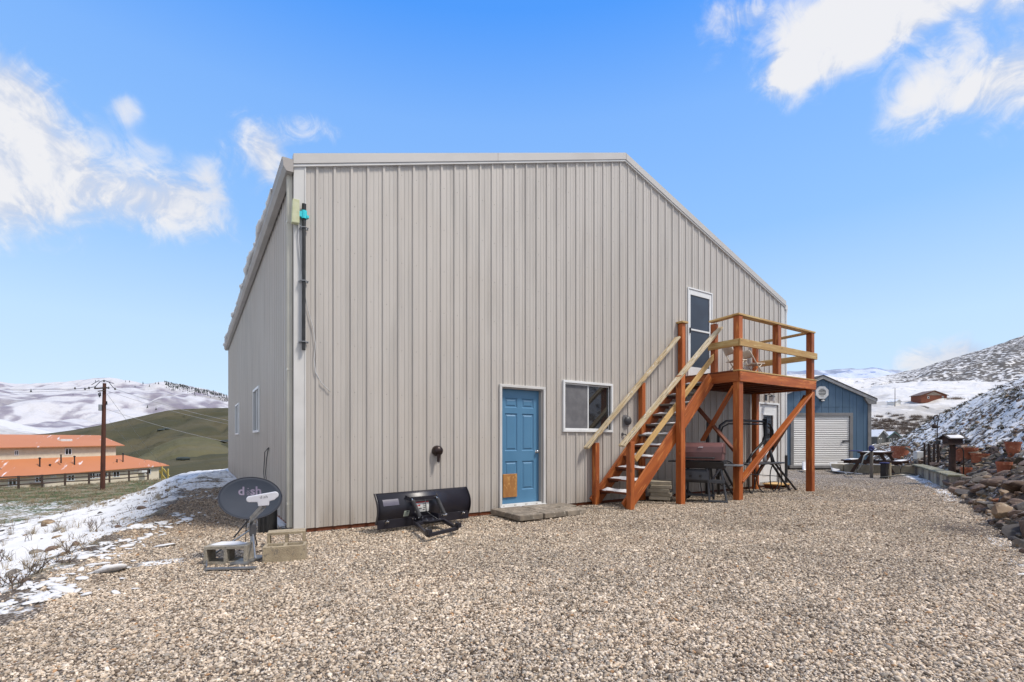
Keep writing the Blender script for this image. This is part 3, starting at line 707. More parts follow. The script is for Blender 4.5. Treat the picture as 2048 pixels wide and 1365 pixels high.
right_at = hill('snowy_hill', RSIL, 950, 62, -3, MT['righthill'], 1150, 3000, 420, 220, 1.05, 14, .006, 17, mk_right, prof=RHP, rough=1.6)
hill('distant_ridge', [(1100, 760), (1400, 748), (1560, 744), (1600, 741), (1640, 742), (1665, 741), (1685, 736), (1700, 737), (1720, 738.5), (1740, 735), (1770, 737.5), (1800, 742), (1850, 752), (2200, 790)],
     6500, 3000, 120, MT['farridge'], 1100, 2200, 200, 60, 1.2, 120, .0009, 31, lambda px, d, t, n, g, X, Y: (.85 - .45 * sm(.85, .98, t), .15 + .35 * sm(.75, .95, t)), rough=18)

# ---------------------------------------------------------------- instanced ground cover
def src(names_meshes, cname):
    c = bpy.data.collections.new(cname)
    for i, me in enumerate(names_meshes):
        o = bpy.data.objects.new(cname + '_piece', me); c.objects.link(o)
    return c
def scatter(name, pts, rots, scl, coll, label, cat=None):
    me = bpy.data.meshes.new(name); me.vertices.add(len(pts)); me.vertices.foreach_set('co', np.asarray(pts, np.float32).reshape(-1))
    a = me.attributes.new('rot', 'FLOAT_VECTOR', 'POINT'); a.data.foreach_set('vector', np.asarray(rots, np.float32).reshape(-1))
    a = me.attributes.new('scl', 'FLOAT_VECTOR', 'POINT'); a.data.foreach_set('vector', np.asarray(scl, np.float32).reshape(-1))
    o = bpy.data.objects.new(name, me); link(o, Matrix.Identity(4)); o['kind'] = 'stuff'; o['label'] = label
    if cat: o['category'] = cat
    ng = bpy.data.node_groups.new(name + '_spread', 'GeometryNodeTree')
    ng.interface.new_socket('Geometry', in_out='INPUT', socket_type='NodeSocketGeometry')
    ng.interface.new_socket('Geometry', in_out='OUTPUT', socket_type='NodeSocketGeometry')
    gi, go = ng.nodes.new('NodeGroupInput'), ng.nodes.new('NodeGroupOutput')
    ci = ng.nodes.new('GeometryNodeCollectionInfo'); ci.inputs[0].default_value = coll
    ci.inputs['Separate Children'].default_value = True; ci.inputs['Reset Children'].default_value = True
    ip = ng.nodes.new('GeometryNodeInstanceOnPoints'); ip.inputs['Pick Instance'].default_value = True
    def na(nm):
        x = ng.nodes.new('GeometryNodeInputNamedAttribute'); x.data_type = 'FLOAT_VECTOR'; x.inputs[0].default_value = nm; return x.outputs[0]
    rv = ng.nodes.new('FunctionNodeRandomValue'); rv.data_type = 'INT'; rv.inputs[4].default_value = 0; rv.inputs[5].default_value = len(coll.objects) - 1
    ng.links.new(gi.outputs[0], ip.inputs['Points']); ng.links.new(ci.outputs[0], ip.inputs['Instance'])
    ng.links.new(rv.outputs[2], ip.inputs['Instance Index'])
    er = ng.nodes.new('FunctionNodeEulerToRotation'); ng.links.new(na('rot'), er.inputs[0]); ng.links.new(er.outputs[0], ip.inputs['Rotation'])
    ng.links.new(na('scl'), ip.inputs['Scale']); ng.links.new(ip.outputs[0], go.inputs[0])
    md = o.modifiers.new('spread', 'NODES'); md.node_group = ng
    return o

def rock_mesh(name, sub, seed, cuts=0, sx=1, sy=1, sz=.6, nz=.18, smooth=True, mat_=None, hr=(.24, .4)):
    bm = bmesh.new(); bmesh.ops.create_icosphere(bm, subdivisions=sub, radius=.5)
    r = random.Random(seed)
    planes = []
    for _ in range(cuts):
        n = Vector((r.uniform(-1, 1), r.uniform(-1, 1), r.uniform(-.7, 1))).normalized(); planes.append((n, r.uniform(*hr)))
    co = np.array([v.co[:] for v in bm.verts])
    dn = fbm(co[:, 0] * 2.2 + seed * 3.1 + co[:, 2] * 1.7, co[:, 1] * 2.2 - co[:, 2] * 1.3, 3, seed)
    for v, k in zip(bm.verts, dn):
        v.co *= 1 + nz * 2 * k
        for n, h in planes:
            e = v.co.dot(n) - h
            if e > 0: v.co -= n * e * .93
        v.co.x *= sx; v.co.y *= sy; v.co.z *= sz
    me = bpy.data.meshes.new(name); bm.to_mesh(me); bm.free()
    if smooth: me.polygons.foreach_set('use_smooth', [True] * len(me.polygons))
    if mat_: me.materials.append(mat_)
    return me

def pebble_material():
    m, t, b = new_mat('pebble'); oi = N(t, 'ShaderNodeObjectInfo')
    c = pebble_color(t, oi.outputs['Random'])
    r2 = M(t, 'FRACT', M(t, 'MULTIPLY', oi.outputs['Random'], 91.7))
    vm = N(t, 'ShaderNodeVectorMath', operation='SCALE'); L(t, c, vm.inputs[0]); L(t, M(t, 'ADD', M(t, 'MULTIPLY', r2, .5), .78), vm.inputs['Scale'])
    tc = N(t, 'ShaderNodeTexCoord'); n = N(t, 'ShaderNodeTexNoise'); n.inputs['Scale'].default_value = 5; L(t, tc.outputs['Object'], n.inputs[0])
    cc = MIXC(t, SMOOTH(t, n.outputs[0], .4, .7, 0, .4), vm.outputs[0], (.2, .16, .12))
    pn = N(t, 'ShaderNodeTexNoise'); pn.inputs['Scale'].default_value = .8; pn.inputs['Detail'].default_value = 5; L(t, oi.outputs['Location'], pn.inputs[0])
    pn2 = N(t, 'ShaderNodeTexNoise'); pn2.inputs['Scale'].default_value = 3.5; pn2.inputs['Detail'].default_value = 4; L(t, oi.outputs['Location'], pn2.inputs[0])
    pv = M(t, 'ADD', M(t, 'MULTIPLY', SMOOTH(t, pn.outputs[0], .34, .64), .20), M(t, 'MULTIPLY', SMOOTH(t, pn2.outputs[0], .35, .62), .14))
    cv = N(t, 'ShaderNodeVectorMath', operation='SCALE'); L(t, cc, cv.inputs[0]); L(t, M(t, 'ADD', pv, .75), cv.inputs['Scale'])
    cc = MIXC(t, 1.0, MIXC(t, SMOOTH(t, pn.outputs[0], .5, .66, 0, .10), cv.outputs[0], (.20, .125, .07)), (1.0, .945, .86), 'MULTIPLY')
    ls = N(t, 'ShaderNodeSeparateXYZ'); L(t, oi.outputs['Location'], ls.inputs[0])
    path_dark = M(t, 'MULTIPLY', SMOOTH(t, M(t, 'ADD', ls.outputs[0], M(t, 'MULTIPLY', pn2.outputs[0], .9)), 1.6, .9), SMOOTH(t, ls.outputs[1], 6.6, 8.6))
    cc = MIXC(t, M(t, 'MULTIPLY', path_dark, .75), cc, MIXC(t, 1.0, cc, (.56, .50, .44), 'MULTIPLY'))  # gravel along the side path coloured darker and browner
    L(t, cc, b.inputs['Base Color']); b.inputs['Roughness'].default_value = .75; b.inputs['Specular IOR Level'].default_value = .3
    return m
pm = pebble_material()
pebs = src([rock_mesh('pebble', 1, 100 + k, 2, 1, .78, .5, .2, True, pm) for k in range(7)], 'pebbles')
def in_barn(X, Y): return (X > 1.0) & (Y > 6.80) & (X < 13.4)
pts = []
for (d0, d1, dens) in ((1.9, 4.2, 8000), (4.2, 6.5, 5200), (6.5, 9.5, 3000), (9.5, 15, 1100)):
    a = math.radians(51); area = math.tan(a) * (d1**2 - d0**2); n = int(area * dens)
    d = np.sqrt(rng.uniform(d0**2, d1**2, n)); xc = rng.uniform(-1, 1, n) * math.tan(a) * d
    X, Y = xc * cs + d * sn, -xc * sn + d * cs
    sv_ = sR(X, Y); e = Xg(Y) + .18 - X + .35 * fbm(X * 1.2, Y * 1.2, 4, 6)
    keep = ~in_barn(X, Y) & (sv_ < .05) & ((e < .02) | (rng.random(n) < .05 * (e < 1.0)))
    keep &= rng.random(n) > .75 * np.exp(-((X - dp.x) ** 2 + (Y - dp.y) ** 2) / .55)
    keep &= rng.random(n) < np.clip((15.5 - d) / 5.5, 0, 1) ** 1.3
    keep &= ~((((X - px0.x) / .30) ** 2 + ((Y - px0.y) / .13) ** 2) < 1) | (rng.random(n) < .15)
    pts.append((X[keep], Y[keep], d[keep]))
PX = np.concatenate([p[0] for p in pts]); PY = np.concatenate([p[1] for p in pts]); PD = np.concatenate([p[2] for p in pts])
PZ = hgt(PX, PY); n = len(PX)
size = np.clip(rng.lognormal(math.log(.0145), .42, n), .009, .05) * (1 + .05 * np.clip(PD - 6, 0, 6))
# rakes and tyre hollows leave faint swells of coarser stone
size *= 1 + .18 * fbm(PX * .9, PY * .9, 3, 77)
scl = np.stack([size * rng.uniform(.8, 1.35, n), size * rng.uniform(.8, 1.15, n), size * rng.uniform(.8, 1.4, n)], 1)
rot = np.stack([rng.normal(0, .38, n), rng.normal(0, .38, n), rng.uniform(0, 6.28, n)], 1)
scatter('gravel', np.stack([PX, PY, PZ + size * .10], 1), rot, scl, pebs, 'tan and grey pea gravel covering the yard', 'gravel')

# scraps of old snow caught between the stones
MT['snowbit'] = mat('snow_scrap', (.70, .69, .68), (.60, .60, .61), 6, rough=.8)
sn_src = src([rock_mesh('scrap', 2, 500 + k, 2, 1.3, .8, .28, .22, True, MT['snowbit']) for k in range(5)], 'snow_scraps')
n = 22000; Y = rng.uniform(5, 22, n); gx2 = Xg(Y) + .18; X = gx2 - .35 + rng.random(n) * (1.15 - gx2 + .35); cl = fbm(X * 1.6, Y * 1.1, 4, 95)
pr = np.clip(.6 * np.exp(-np.clip(X - gx2, 0, 9) / .20) + .55 * sm(10, 17, Y), 0, 1)
k = (rng.random(n) < pr) & (cl > .06 - .25 * sm(13, 20, Y)) & ~in_barn(X, Y); X, Y = X[k], Y[k]; n = len(X)
scatter('snow_scraps', np.stack([X, Y, hgt(X, Y) + .012], 1), np.stack([rng.normal(0, .15, n), rng.normal(0, .15, n), rng.uniform(0, 6.28, n)], 1), rng.lognormal(math.log(.048), .5, n)[:, None] * rng.uniform(.8, 1.3, (n, 3)), sn_src, 'scraps of thin snow lying between the stones of the side path', 'snow')
# dry tufts
def tuft_mesh(name, seed, blades, h, spread, w, mat_):
    r = random.Random(seed); mb = MB()
    for _ in range(blades):
        a = r.uniform(0, 6.28); q = r.uniform(0, spread); hh = h * r.uniform(.5, 1); lean = r.uniform(.2, .8) * hh
        b0 = Vector((math.cos(a) * q, math.sin(a) * q, -.02)); side = Vector((-math.sin(a), math.cos(a), 0)) * w * r.uniform(.6, 1.2)
        out = Vector((math.cos(a), math.sin(a), 0)); m1 = b0 + out * lean * .35 + UP * hh * .6; tp = b0 + out * lean + UP * hh * r.uniform(.75, 1)
        mb.add([b0 - side, b0 + side, m1 + side * .7, m1 - side * .7, tp], [(0, 1, 2, 3), (3, 2, 4)])
    me = mb.mesh(name); me.materials.append(mat_); return me
MT['straw'] = mat('straw_grass', (.30, .24, .15), (.20, .15, .09), 5, rough=.9, vary=.3)
MT['darkgrass'] = mat('dark_winter_grass', (.075, .062, .038), (.045, .042, .026), 5, rough=.9, vary=.35)
MT['brush'] = mat('winter_brush', (.19, .145, .115), (.12, .095, .08), 5, rough=.95, vary=.3)
tufts_d = src([tuft_mesh('tuft', k, 34, .15, .13, .008, MT['darkgrass']) for k in range(5)], 'dark_tufts')
tufts_s = src([tuft_mesh('tuft', 20 + k, 18, .30, .07, .0035, MT['straw']) for k in range(5)], 'straw_tufts')
tufts_b = src([tuft_mesh('tuft', 40 + k, 80, 1.0, .7, .018, MT['brush']) for k in range(4)], 'brush_tufts')
# right bank: low dark clumps
n = 15000; X = rng.uniform(7.5, 60, n); Y = rng.uniform(-12, 22, n); sv_ = sR(X, Y); d = X * sn + Y * cs; xc = X * cs - Y * sn
cl = fbm(X * .55, Y * .55, 3, 91)
k = (sv_ > .9) & (sv_ < 12) & (d > 3) & (d < 60) & (xc / d < 1.35) & (cl > -.05 - .45 * rng.random(n))
X, Y, sv_ = X[k], Y[k], sv_[k]; n = len(X); sc = rng.uniform(.5, 1.45, n)[:, None] * np.array([[1, 1, .6]])
scatter('dry_grass', np.stack([X, Y, hgt(X, Y)], 1), np.stack([rng.normal(0, .15, n), rng.normal(0, .15, n), rng.uniform(0, 6.28, n)], 1), sc, tufts_d, 'dark winter grass clumps poking through snow on the right bank', 'grass')
# left bank straw
n = 1000; Y = rng.uniform(2.5, 24, n); X = Xg(Y) - rng.uniform(.1, 4.5, n); cl = fbm(X * .9, Y * .9, 3, 92)
k = (cl > .10); X, Y = X[k], Y[k]; n = len(X); sc = rng.uniform(.3, .8, n)[:, None] * np.ones((1, 3))
scatter('straw_grass', np.stack([X, Y, hgt(X, Y)], 1), np.stack([rng.normal(0, .2, n), rng.normal(0, .2, n), rng.uniform(0, 6.28, n)], 1), sc, tufts_s, 'pale dry grass standing in the snow of the left slope', 'grass')
# field grass below
n = 9000; xc = rng.uniform(-52, -16, n); d = rng.uniform(34, 58, n); X, Y = xc * cs + d * sn, -xc * sn + d * cs; z = hgt(X, Y)
cl = fbm(X * .12, Y * .12, 3, 93)
k = (z < -3.0) & (z > -4.3) & ((cl > .1) | (d > 44)) & (rng.random(n) < .6); X, Y, z = X[k], Y[k], z[k]; n = len(X); sc = rng.uniform(.5, 1.15, n)[:, None] * np.array([[1.5, 1.5, 1]])
scatter('field_grass', np.stack([X, Y, z], 1), np.stack([rng.normal(0, .2, n), rng.normal(0, .2, n), rng.uniform(0, 6.28, n)], 1), sc, tufts_s, 'straw coloured grass in the field below the snowy bank', 'grass')
# brush in the draw beyond the blue shed
P_ = []
for _ in range(420):
    px, py = random.uniform(1735, 1870), random.uniform(836, 872)
    if py < 846 and random.random() < .3: continue
    p, dq = right_at(px, py); P_.append((p.x, p.y, p.z))
P_ = np.array(P_); n = len(P_)
scatter('brush', P_, np.stack([rng.normal(0, .1, n), rng.normal(0, .1, n), rng.uniform(0, 6.28, n)], 1), rng.uniform(.9, 2.3, n)[:, None] * np.ones((1, 3)), tufts_b, 'leafless brown brush filling the draw beyond the blue shed', 'brush')
# ---------------------------------------------------------------- the metal barn
XW, YW, BW, BL, EZ, RZ = 1.1023, 6.88, 12.2, 14.95, 4.80, 6.80
XE = XW + BW; XM = XW + BW / 2; YB = YW + BL
barn = thing('metal_barn', 'large tan ribbed metal barn with gable end, blue door and deck stairs', 'barn', (XW, YW, 0))
def roofz(x): return RZ - abs(x - XM) * (RZ - EZ) / (BW / 2)
def rib_profile(length, off=.04):
    pts = []; P = .229
    k = -1
    while k * P + off < length + .3:
        c = k * P + off
        for dx, dp in ((-.024, 0), (-.014, .022), (.014, .022), (.024, 0), (.082, 0), (.087, .0045), (.103, .0045), (.108, 0), (.149, 0), (.154, .0045), (.170, .0045), (.175, 0)):
            pts.append((c + dx, dp))
        k += 1
    return pts
def siding(o, u, n, length, topf, openings, base=0.0, pw=.916):
    o, u, n = map(Vector, (o, u, n)); prof = rib_profile(length)
    us = np.array([p[0] for p in prof]); ps = np.array([p[1] for p in prof])
    def dep(x): return float(np.interp(x, us, ps))
    k = 0; x0 = 0
    while x0 < length - 1e-3:
        x1 = min(x0 + pw if k else .04 + .028 + pw - .03, length)
        xs = sorted(set([round(x0, 4), round(x1, 4)] + [round(v, 4) for v in us if x0 < v < x1] + [round(v, 4) for op in openings for v in op[:2] if x0 < v < x1]))
        mb = MB()
        for a, b in zip(xs[:-1], xs[1:]):
            segs = [(base, None)]
            mid = (a + b) / 2
            ops = sorted([(op[2], op[3]) for op in openings if op[0] - 1e-4 <= mid <= op[1] + 1e-4])
            lo = base; pieces = []
            for z0, z1 in ops:
                if z0 > lo + .01: pieces.append((lo, lo, z0, z0))
                lo = z1
            pieces.append((lo, lo, topf(a), topf(b)))
            for za0, zb0, za1, zb1 in pieces:
                pa, pb = o + u * a + n * dep(a), o + u * b + n * dep(b)
                mb.add([pa + UP * za0, pb + UP * zb0, pb + UP * zb1, pa + UP * za1], [(0, 1, 2, 3)])
        if mb.f:
            ob = mb.build('siding_panel', MT['siding'], barn)
            sd = ob.modifiers.new('sheet', 'SOLIDIFY'); sd.thickness = .004; sd.offset = 0
        x0 = x1; k += 1
# front wall openings: (u0, u1, z0, z1)
DOOR = (4.30, 5.17, .07, 2.07)
WIN = (5.66, 6.83, 1.37, 2.23)
UDOOR = (9.22, 10.06, 2.62, 4.56)
LDOOR = (12.09, 12.99, .08, 2.10)
fo = [(a - XW, b - XW, c, d) for a, b, c, d in (DOOR, WIN, UDOOR, LDOOR)]
siding((XW, YW, 0), (1, 0, 0), (0, -1, 0), BW, lambda u: roofz(XW + u), fo)
SW1 = (10.93, 11.98, 1.38, 2.22); SW2 = (16.3, 17.6, 1.38, 2.22)
siding((XW, YW, 0), (0, 1, 0), (-1, 0, 0), BL, lambda u: EZ, [(a - YW, b - YW, c, d) for a, b, c, d in (SW1, SW2)])
mb = MB(); mb.add([(XE, YW, 0), (XE, YB, 0), (XE, YB, EZ), (XE, YW, EZ)], [(0, 1, 2, 3)])
mb.add([(XW, YB, 0), (XE, YB, 0), (XE, YB, EZ), (XM, YB, RZ), (XW, YB, EZ)], [(0, 1, 2, 3, 4)])
mb.build('rear_wall', MT['siding'], barn)
mb = MB(); mb.box((XW + .25, YW + .35, .02), (XE - .1, YB - .1, 4.6)); mb.build('inner_wall', mat('dark_interior', (.02, .02, .02)), barn)
# skirt board, corner posts, slab edge
board('skirt_board', (XW + .14, YW + .03, -.055), (XE, YW + .03, -.055), .035, .11, MT['stain_dark'], barn)
mb = MB(); mb.box((XW + .015, YW + .0, -.2), (XW + .135, YW + .1, -.002)); mb.build('corner_post_foot', MT['graywood'], barn)
board('skirt_board', (XW + .03, YW + .1, -.06), (XW + .03, YB, -.06), .035, .12, MT['stain_dark'], barn)
# corner trims
mb = MB(); mb.box((XW - .022, YW - .026, -.01), (XW + .125, YW - .002, EZ + .02)); mb.box((XW + .108, YW - .034, -.01), (XW + .128, YW - .0265, EZ + .03))
mb.build('corner_trim', MT['trim_light'], barn, bevel=.003)
mb = MB(); mb.box((XW - .024, YW - .002, -.01), (XW - .003, YW + .10, EZ)); mb.build('corner_trim', MT['trim_tan'], barn)
mb = MB(); mb.box((XE - .16, YW - .026, 0), (XE + .02, YW - .002, EZ + .02)); mb.box((XE + .003, YW - .0015, 0), (XE + .024, YW + .13, EZ)); mb.build('corner_trim', MT['trim_light'], barn, bevel=.003)
# roof
ov = .10
def roofslab(xa, xb, name):
    za, zb = roofz(xa) , roofz(xb)
    mb = MB(); y0, y1 = YW - .04, YB + .1
    mb.add([(xa, y0, za + .03), (xb, y0, zb + .03), (xb, y1, zb + .03), (xa, y1, za + .03), (xa, y0, za + .06), (xb, y0, zb + .06), (xb, y1, zb + .06), (xa, y1, za + .06)],
           [(0,3,2,1),(4,5,6,7),(0,1,5,4),(1,2,6,5),(2,3,7,6),(3,0,4,7)])
    mb.build(name, MT['roofm'], barn)
def rz(x): return roofz(x)
roofslab(XW - ov, XM, 'roof'); roofslab(XE + ov, XM, 'roof')
# rake trim: tall light face above a thin lip, both running up the gable
for sx, xa in ((1, XW - .03), (-1, XE + .03)):
    for (lo, hi, y, nm) in ((-.005, .125, -.060, 'rake_trim'), (-.040, -.008, -.048, 'rake_lip')):
        mb = MB(); d = roofz(xa)
        zs = [(xa, roofz(xa)), (XM, RZ)]
        v = []
        for (x, z) in zs:
            for yy in (YW + y, YW + .03):
                for dz in (lo, hi): v.append((x, yy, z + dz))
        # indices: x0:(yfront lo,hi, yback lo,hi) x1:...
        mb.add(v, [(0, 4, 5, 1), (2, 3, 7, 6), (1, 5, 7, 3), (0, 2, 6, 4), (0, 1, 3, 2), (4, 6, 7, 5)])
        mb.build(nm, MT['rake'] if nm == 'rake_trim' else MT['trim_light'], barn)
for x in (XM - 3.0, XM + .02):
    mb = MB(); mb.box((x - .004, YW - .0635, roofz(x) - .0), (x + .004, YW - .0605, roofz(x) + .12)); mb.build('trim_seam', MT['trim_tan'], barn)
# left gutter with its open end, and the downspout at the corner
gx0, gx1, gz0, gz1 = XW - .165, XW - .03, EZ - .13, EZ + .035
prof = [(gx1, gz1), (gx1, gz0), (gx0 + .05, gz0), (gx0 + .012, gz0 + .06), (gx0 + .012, gz0 + .1), (gx0, gz1 - .01), (gx0 + .012, gz1)]
mb = MB(); y0, y1 = YW - .05, YB + .1
for i in range(len(prof) - 1):
    (xa, za), (xb, zb) = prof[i], prof[i + 1]
    mb.add([(xa, y0, za), (xb, y0, zb), (xb, y1, zb), (xa, y1, za)], [(0, 1, 2, 3)])
gt = mb.build('gutter', MT['roofm'], barn); sd = gt.modifiers.new('sheet', 'SOLIDIFY'); sd.thickness = .004
mb = MB(); mb.prism([(p[0] - gx0, p[1] - gz0) for p in prof], (gx0, YW - .056, gz0), (1, 0, 0), (0, 0, 1), (0, .004, 0)); mb.build('gutter_end', MT['roofm'], barn)
mb = MB(); mb.box((XW - .085, YW + .055, .02), (XW - .0275, YW + .135, EZ - .12))
for k in range(3): mb.box((XW - .089, YW + .064 + k * .024, .02), (XW - .0855, YW + .072 + k * .024, EZ - .12))
mb.build('downspout', MT['cream'], barn, bevel=.006)
mb = MB()
for z in (.32, 2.1, 4.05): mb.box((XW - .091, YW + .048, z), (XW - .026, YW + .142, z + .03))
mb.build('downspout_strap', MT['cream'], barn, kind='stuff')
# right eave tip and far downspout with black extension
mb = MB(); mb.box((XE + .005, YW - .05, EZ - .10), (XE + .12, YB, EZ + .02)); mb.build('gutter', MT['trim_light'], barn)
mb = MB(); mb.tube([(XE + .085, YW - .03, EZ - .1), (XE + .065, YW - .02, EZ - .25), (XE + .065, YW - .02, .75)], .036, 8); mb.build('downspout', MT['white'], barn, smooth='auto')
mb = MB(); mb.tube([(XE + .067, YW - .022, .76), (XE + .067, YW - .022, .02)], .05, 12); mb.build('downspout_extension', MT['blackplastic'], barn, smooth='auto')
# screws: rows of dark washers beside each rib
mb = MB(); r = random.Random(3)
for k in range(53):
    u = .04 + k * .229 + .045
    if u > BW - .05: continue
    x = XW + u
    for z in (.07, .62, 1.22, 1.84, 2.5, 3.15, 3.8, 4.45, 5.1, 5.75, 6.35):
        zz = z + .004 * r.uniform(-1, 1)
        if zz > roofz(x) - .08: continue
        if any(a - .07 < x < b + .07 and c - .06 < zz < d + .06 for a, b, c, d in (DOOR, WIN, UDOOR, LDOOR)): continue
        mb.lathe([(.0, -.005), (.004, -.005), (.0055, -.001), (.0055, .0)], (x, YW, zz), 6, 'Y')
for k in range(65):
    u = .04 + k * .229 + .045
    for z in (.3, 1.0, 1.7, 2.5, 3.3, 4.1): mb.lathe([(0, -.006), (.006, -.006), (.007, 0)], (XW, YW + u, z), 5, 'X')
mb.build('screw', mat('screw_washer', (.16, .145, .135), None, 3, rough=.5), barn, kind='stuff')

# ---- doors and windows
def ring(mb, x0, x1, z0, z1, w, y0, y1):
    mb.box((x0 - w, y0, z0), (x0, y1, z1)); mb.box((x1, y0, z0), (x1 + w, y1, z1)); mb.box((x0 - w, y0, z1 + .0005), (x1 + w, y1, z1 + w))
# blue six panel door
x0, x1, z0, z1 = DOOR
mb = MB(); ring(mb, x0, x1, z0 - .06, z1, .045, YW - .036, YW - .002); mb.build('door_frame', MT['trim_light'], barn, bevel=.004)
mb = MB()
mb.box((x0 - .001, YW - .001, z0), (x0 + .012, YW + .13, z1)); mb.box((x1 - .03, YW - .001, z0), (x1 + .001, YW + .13, z1)); mb.box((x0 + .012, YW - .001, z1 - .02), (x1 - .03, YW + .13, z1))
mb.build('door_jamb', MT['trim_tan'], barn)
mb = MB(); mb.box((x0 - .04, YW - .06, z0 - .055), (x1 + .04, YW + .12, z0 - .015)); mb.box((x0, YW - .01, z0 - .0145), (x1 - .03, YW + .1, z0 + .012)); mb.build('threshold', MT['whitemetal'], barn, bevel=.004)
yd = YW + .075
def panel_door(x0, x1, z0, z1, yf, m_, parent):
    """slab with six sunk and raised panels, front face at yf facing -Y"""
    w, h = x1 - x0, z1 - z0
    cols = [(x0 + w * .135, x0 + w * .44), (x0 + w * .56, x0 + w * .865)]
    rows = [(z0 + h * .115, z0 + h * .37), (z0 + h * .46, z0 + h * .79), (z0 + h * .84, z0 + h * .925)]
    xs = sorted([x0, x1] + [v for c in cols for v in c]); zs = sorted([z0, z1] + [v for c in rows for v in c])
    mb = MB()
    for i in range(len(xs) - 1):
        for j in range(len(zs) - 1):
            a, b, c, d = xs[i], xs[i+1], zs[j], zs[j+1]
            if any(abs(a - q[0]) < 1e-6 for q in cols) and any(abs(c - q[0]) < 1e-6 for q in rows): continue
            mb.add([(a, yf, c), (b, yf, c), (b, yf, d), (a, yf, d)], [(0, 1, 2, 3)])
    mb.add([(x0, yf, z0), (x0, yf + .04, z0), (x0, yf + .04, z1), (x0, yf, z1)], [(0, 1, 2, 3)])
    mb.add([(x1, yf, z0), (x1, yf + .04, z0), (x1, yf + .04, z1), (x1, yf, z1)], [(0, 1, 2, 3)])
    door = mb.build('door', m_, parent)
    for a, b in cols:
        for c, d in rows:
            p = MB(); st = [(0, 0), (.012, .014), (.026, .014), (.048, .003)]
            prev = None
            for e, dy in st:
                q = [(a + e, yf + dy, c + e), (b - e, yf + dy, c + e), (b - e, yf + dy, d - e), (a + e, yf + dy, d - e)]
                if prev:
                    for k in range(4):
                        k2 = (k + 1) % 4; p.add([prev[k], prev[k2], q[k2], q[k]], [(0, 1, 2, 3)])
                prev = q
            p.add(prev, [(0, 1, 2, 3)]); p.build('door_panel', m_, door)
    return door
door = panel_door(x0 + .013, x1 - .032, z0 + .015, z1 - .022, yd, MT['door_blue'], barn)
mb = MB(); mb.lathe([(0, -.055), (.02, -.053), (.026, -.042), (.022, -.028), (.010, -.022), (.010, -.006), (.030, -.004), (.030, 0)], (x1 - .085, yd, .97), 16, 'Y'); mb.build('door_knob', MT['chrome'], door, smooth=True)
fl = cbox('pet_flap', (x0 + .215, yd - .014, z0 + .325), (.29, .022, .40), MT['ply'], door, ch=.006)
# sliding window
def slider(x0, x1, z0, z1, name='window', left_screen=True):
    mb = MB(); w = .045
    mb.box((x0 - w, YW - .040, z0 - w), (x1 + w, YW - .001, z0)); mb.box((x0 - w, YW - .040, z1), (x1 + w, YW - .001, z1 + w))
    mb.box((x0 - w, YW - .040, z0 + .0005), (x0, YW - .001, z1 - .0005)); mb.box((x1, YW - .040, z0 + .0005), (x1 + w, YW - .001, z1 - .0005))
    f = mb.build(name, MT['white'], barn, bevel=.005)
    xm = (x0 + x1) / 2
    for a, b, m_ in ((x0, xm + .02, MT['screen'] if left_screen else MT['glass_dark']), (xm - .02, x1, MT['glass_dark'])):
        y = YW + (.012 if m_ is MT['screen'] or a == x0 else .035); mb = MB(); k = .026
        mb.box((a + .002, y - .012, z0 + .002), (b, y + .012, z0 + k)); mb.box((a + .002, y - .012, z1 - k), (b, y + .012, z1 - .002))
        mb.box((a + .002, y - .012, z0 + k + .0003), (a + k, y + .012, z1 - k - .0003)); mb.box((b - k, y - .012, z0 + k + .0003), (b - .001, y + .012, z1 - k - .0003))
        s = mb.build('sash', MT['white'], f)
        mb = MB(); mb.box((a + k - .003, y - .003, z0 + k - .003), (b - k + .003, y + .003, z1 - k + .003)); mb.build('window_screen' if m_ is MT['screen'] else 'pane', m_, f)
    return f
slider(*WIN)
for (ya, yb, za, zb) in (SW1, SW2):
    w = .05; mb = MB(); X_ = XW
    mb.box((X_ - .045, ya - w, za - w), (X_ - .001, yb + w, za)); mb.box((X_ - .045, ya - w, zb), (X_ - .001, yb + w, zb + w))
    mb.box((X_ - .045, ya - w, za + .0005), (X_ - .001, ya, zb - .0005)); mb.box((X_ - .045, yb, za + .0005), (X_ - .001, yb + w, zb - .0005))
    mb.box((X_ - .03, (ya + yb) / 2 - .02, za + .001), (X_ - .002, (ya + yb) / 2 + .02, zb - .001))
    f = mb.build('window', MT['white'], barn, bevel=.004)
    for a, b in ((ya, (ya + yb) / 2 - .021), ((ya + yb) / 2 + .021, yb)):
        mb = MB(); mb.box((X_ - .008, a, za), (X_ - .003, b, zb)); mb.build('pane', MT['glass_dark'], f)
# upper storm door: white frame round a dark screen in front of a blue door
x0, x1, z0, z1 = UDOOR
mb = MB(); ring(mb, x0, x1, z0 - .03, z1, .032, YW - .045, YW - .001); mb.build('door_frame', MT['white'], barn, label='white frame of the upper door', bevel=.004)
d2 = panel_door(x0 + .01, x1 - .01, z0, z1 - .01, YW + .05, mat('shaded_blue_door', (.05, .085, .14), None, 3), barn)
mb = MB(); y0, y1 = YW - .03, YW + .0
st = .072
mb.box((x0 + .003, y0, z0), (x0 + st, y1, z1 - .004)); mb.box((x1 - st, y0, z0), (x1 - .003, y1, z1 - .004))
mb.box((x0 + st + .0005, y0, z0), (x1 - st - .0005, y1, z0 + .20)); mb.box((x0 + st + .0005, y0, z1 - .12), (x1 - st - .0005, y1, z1 - .004)); mb.box((x0 + st + .0005, y0, z0 + 1.02), (x1 - st - .0005, y1, z0 + 1.06))
sd_ = mb.build('storm_door', MT['white'], barn, bevel=.004)
scr = mat('dark_screen_mesh', (.028, .038, .058), (.035, .05, .075), 3, rough=.35)
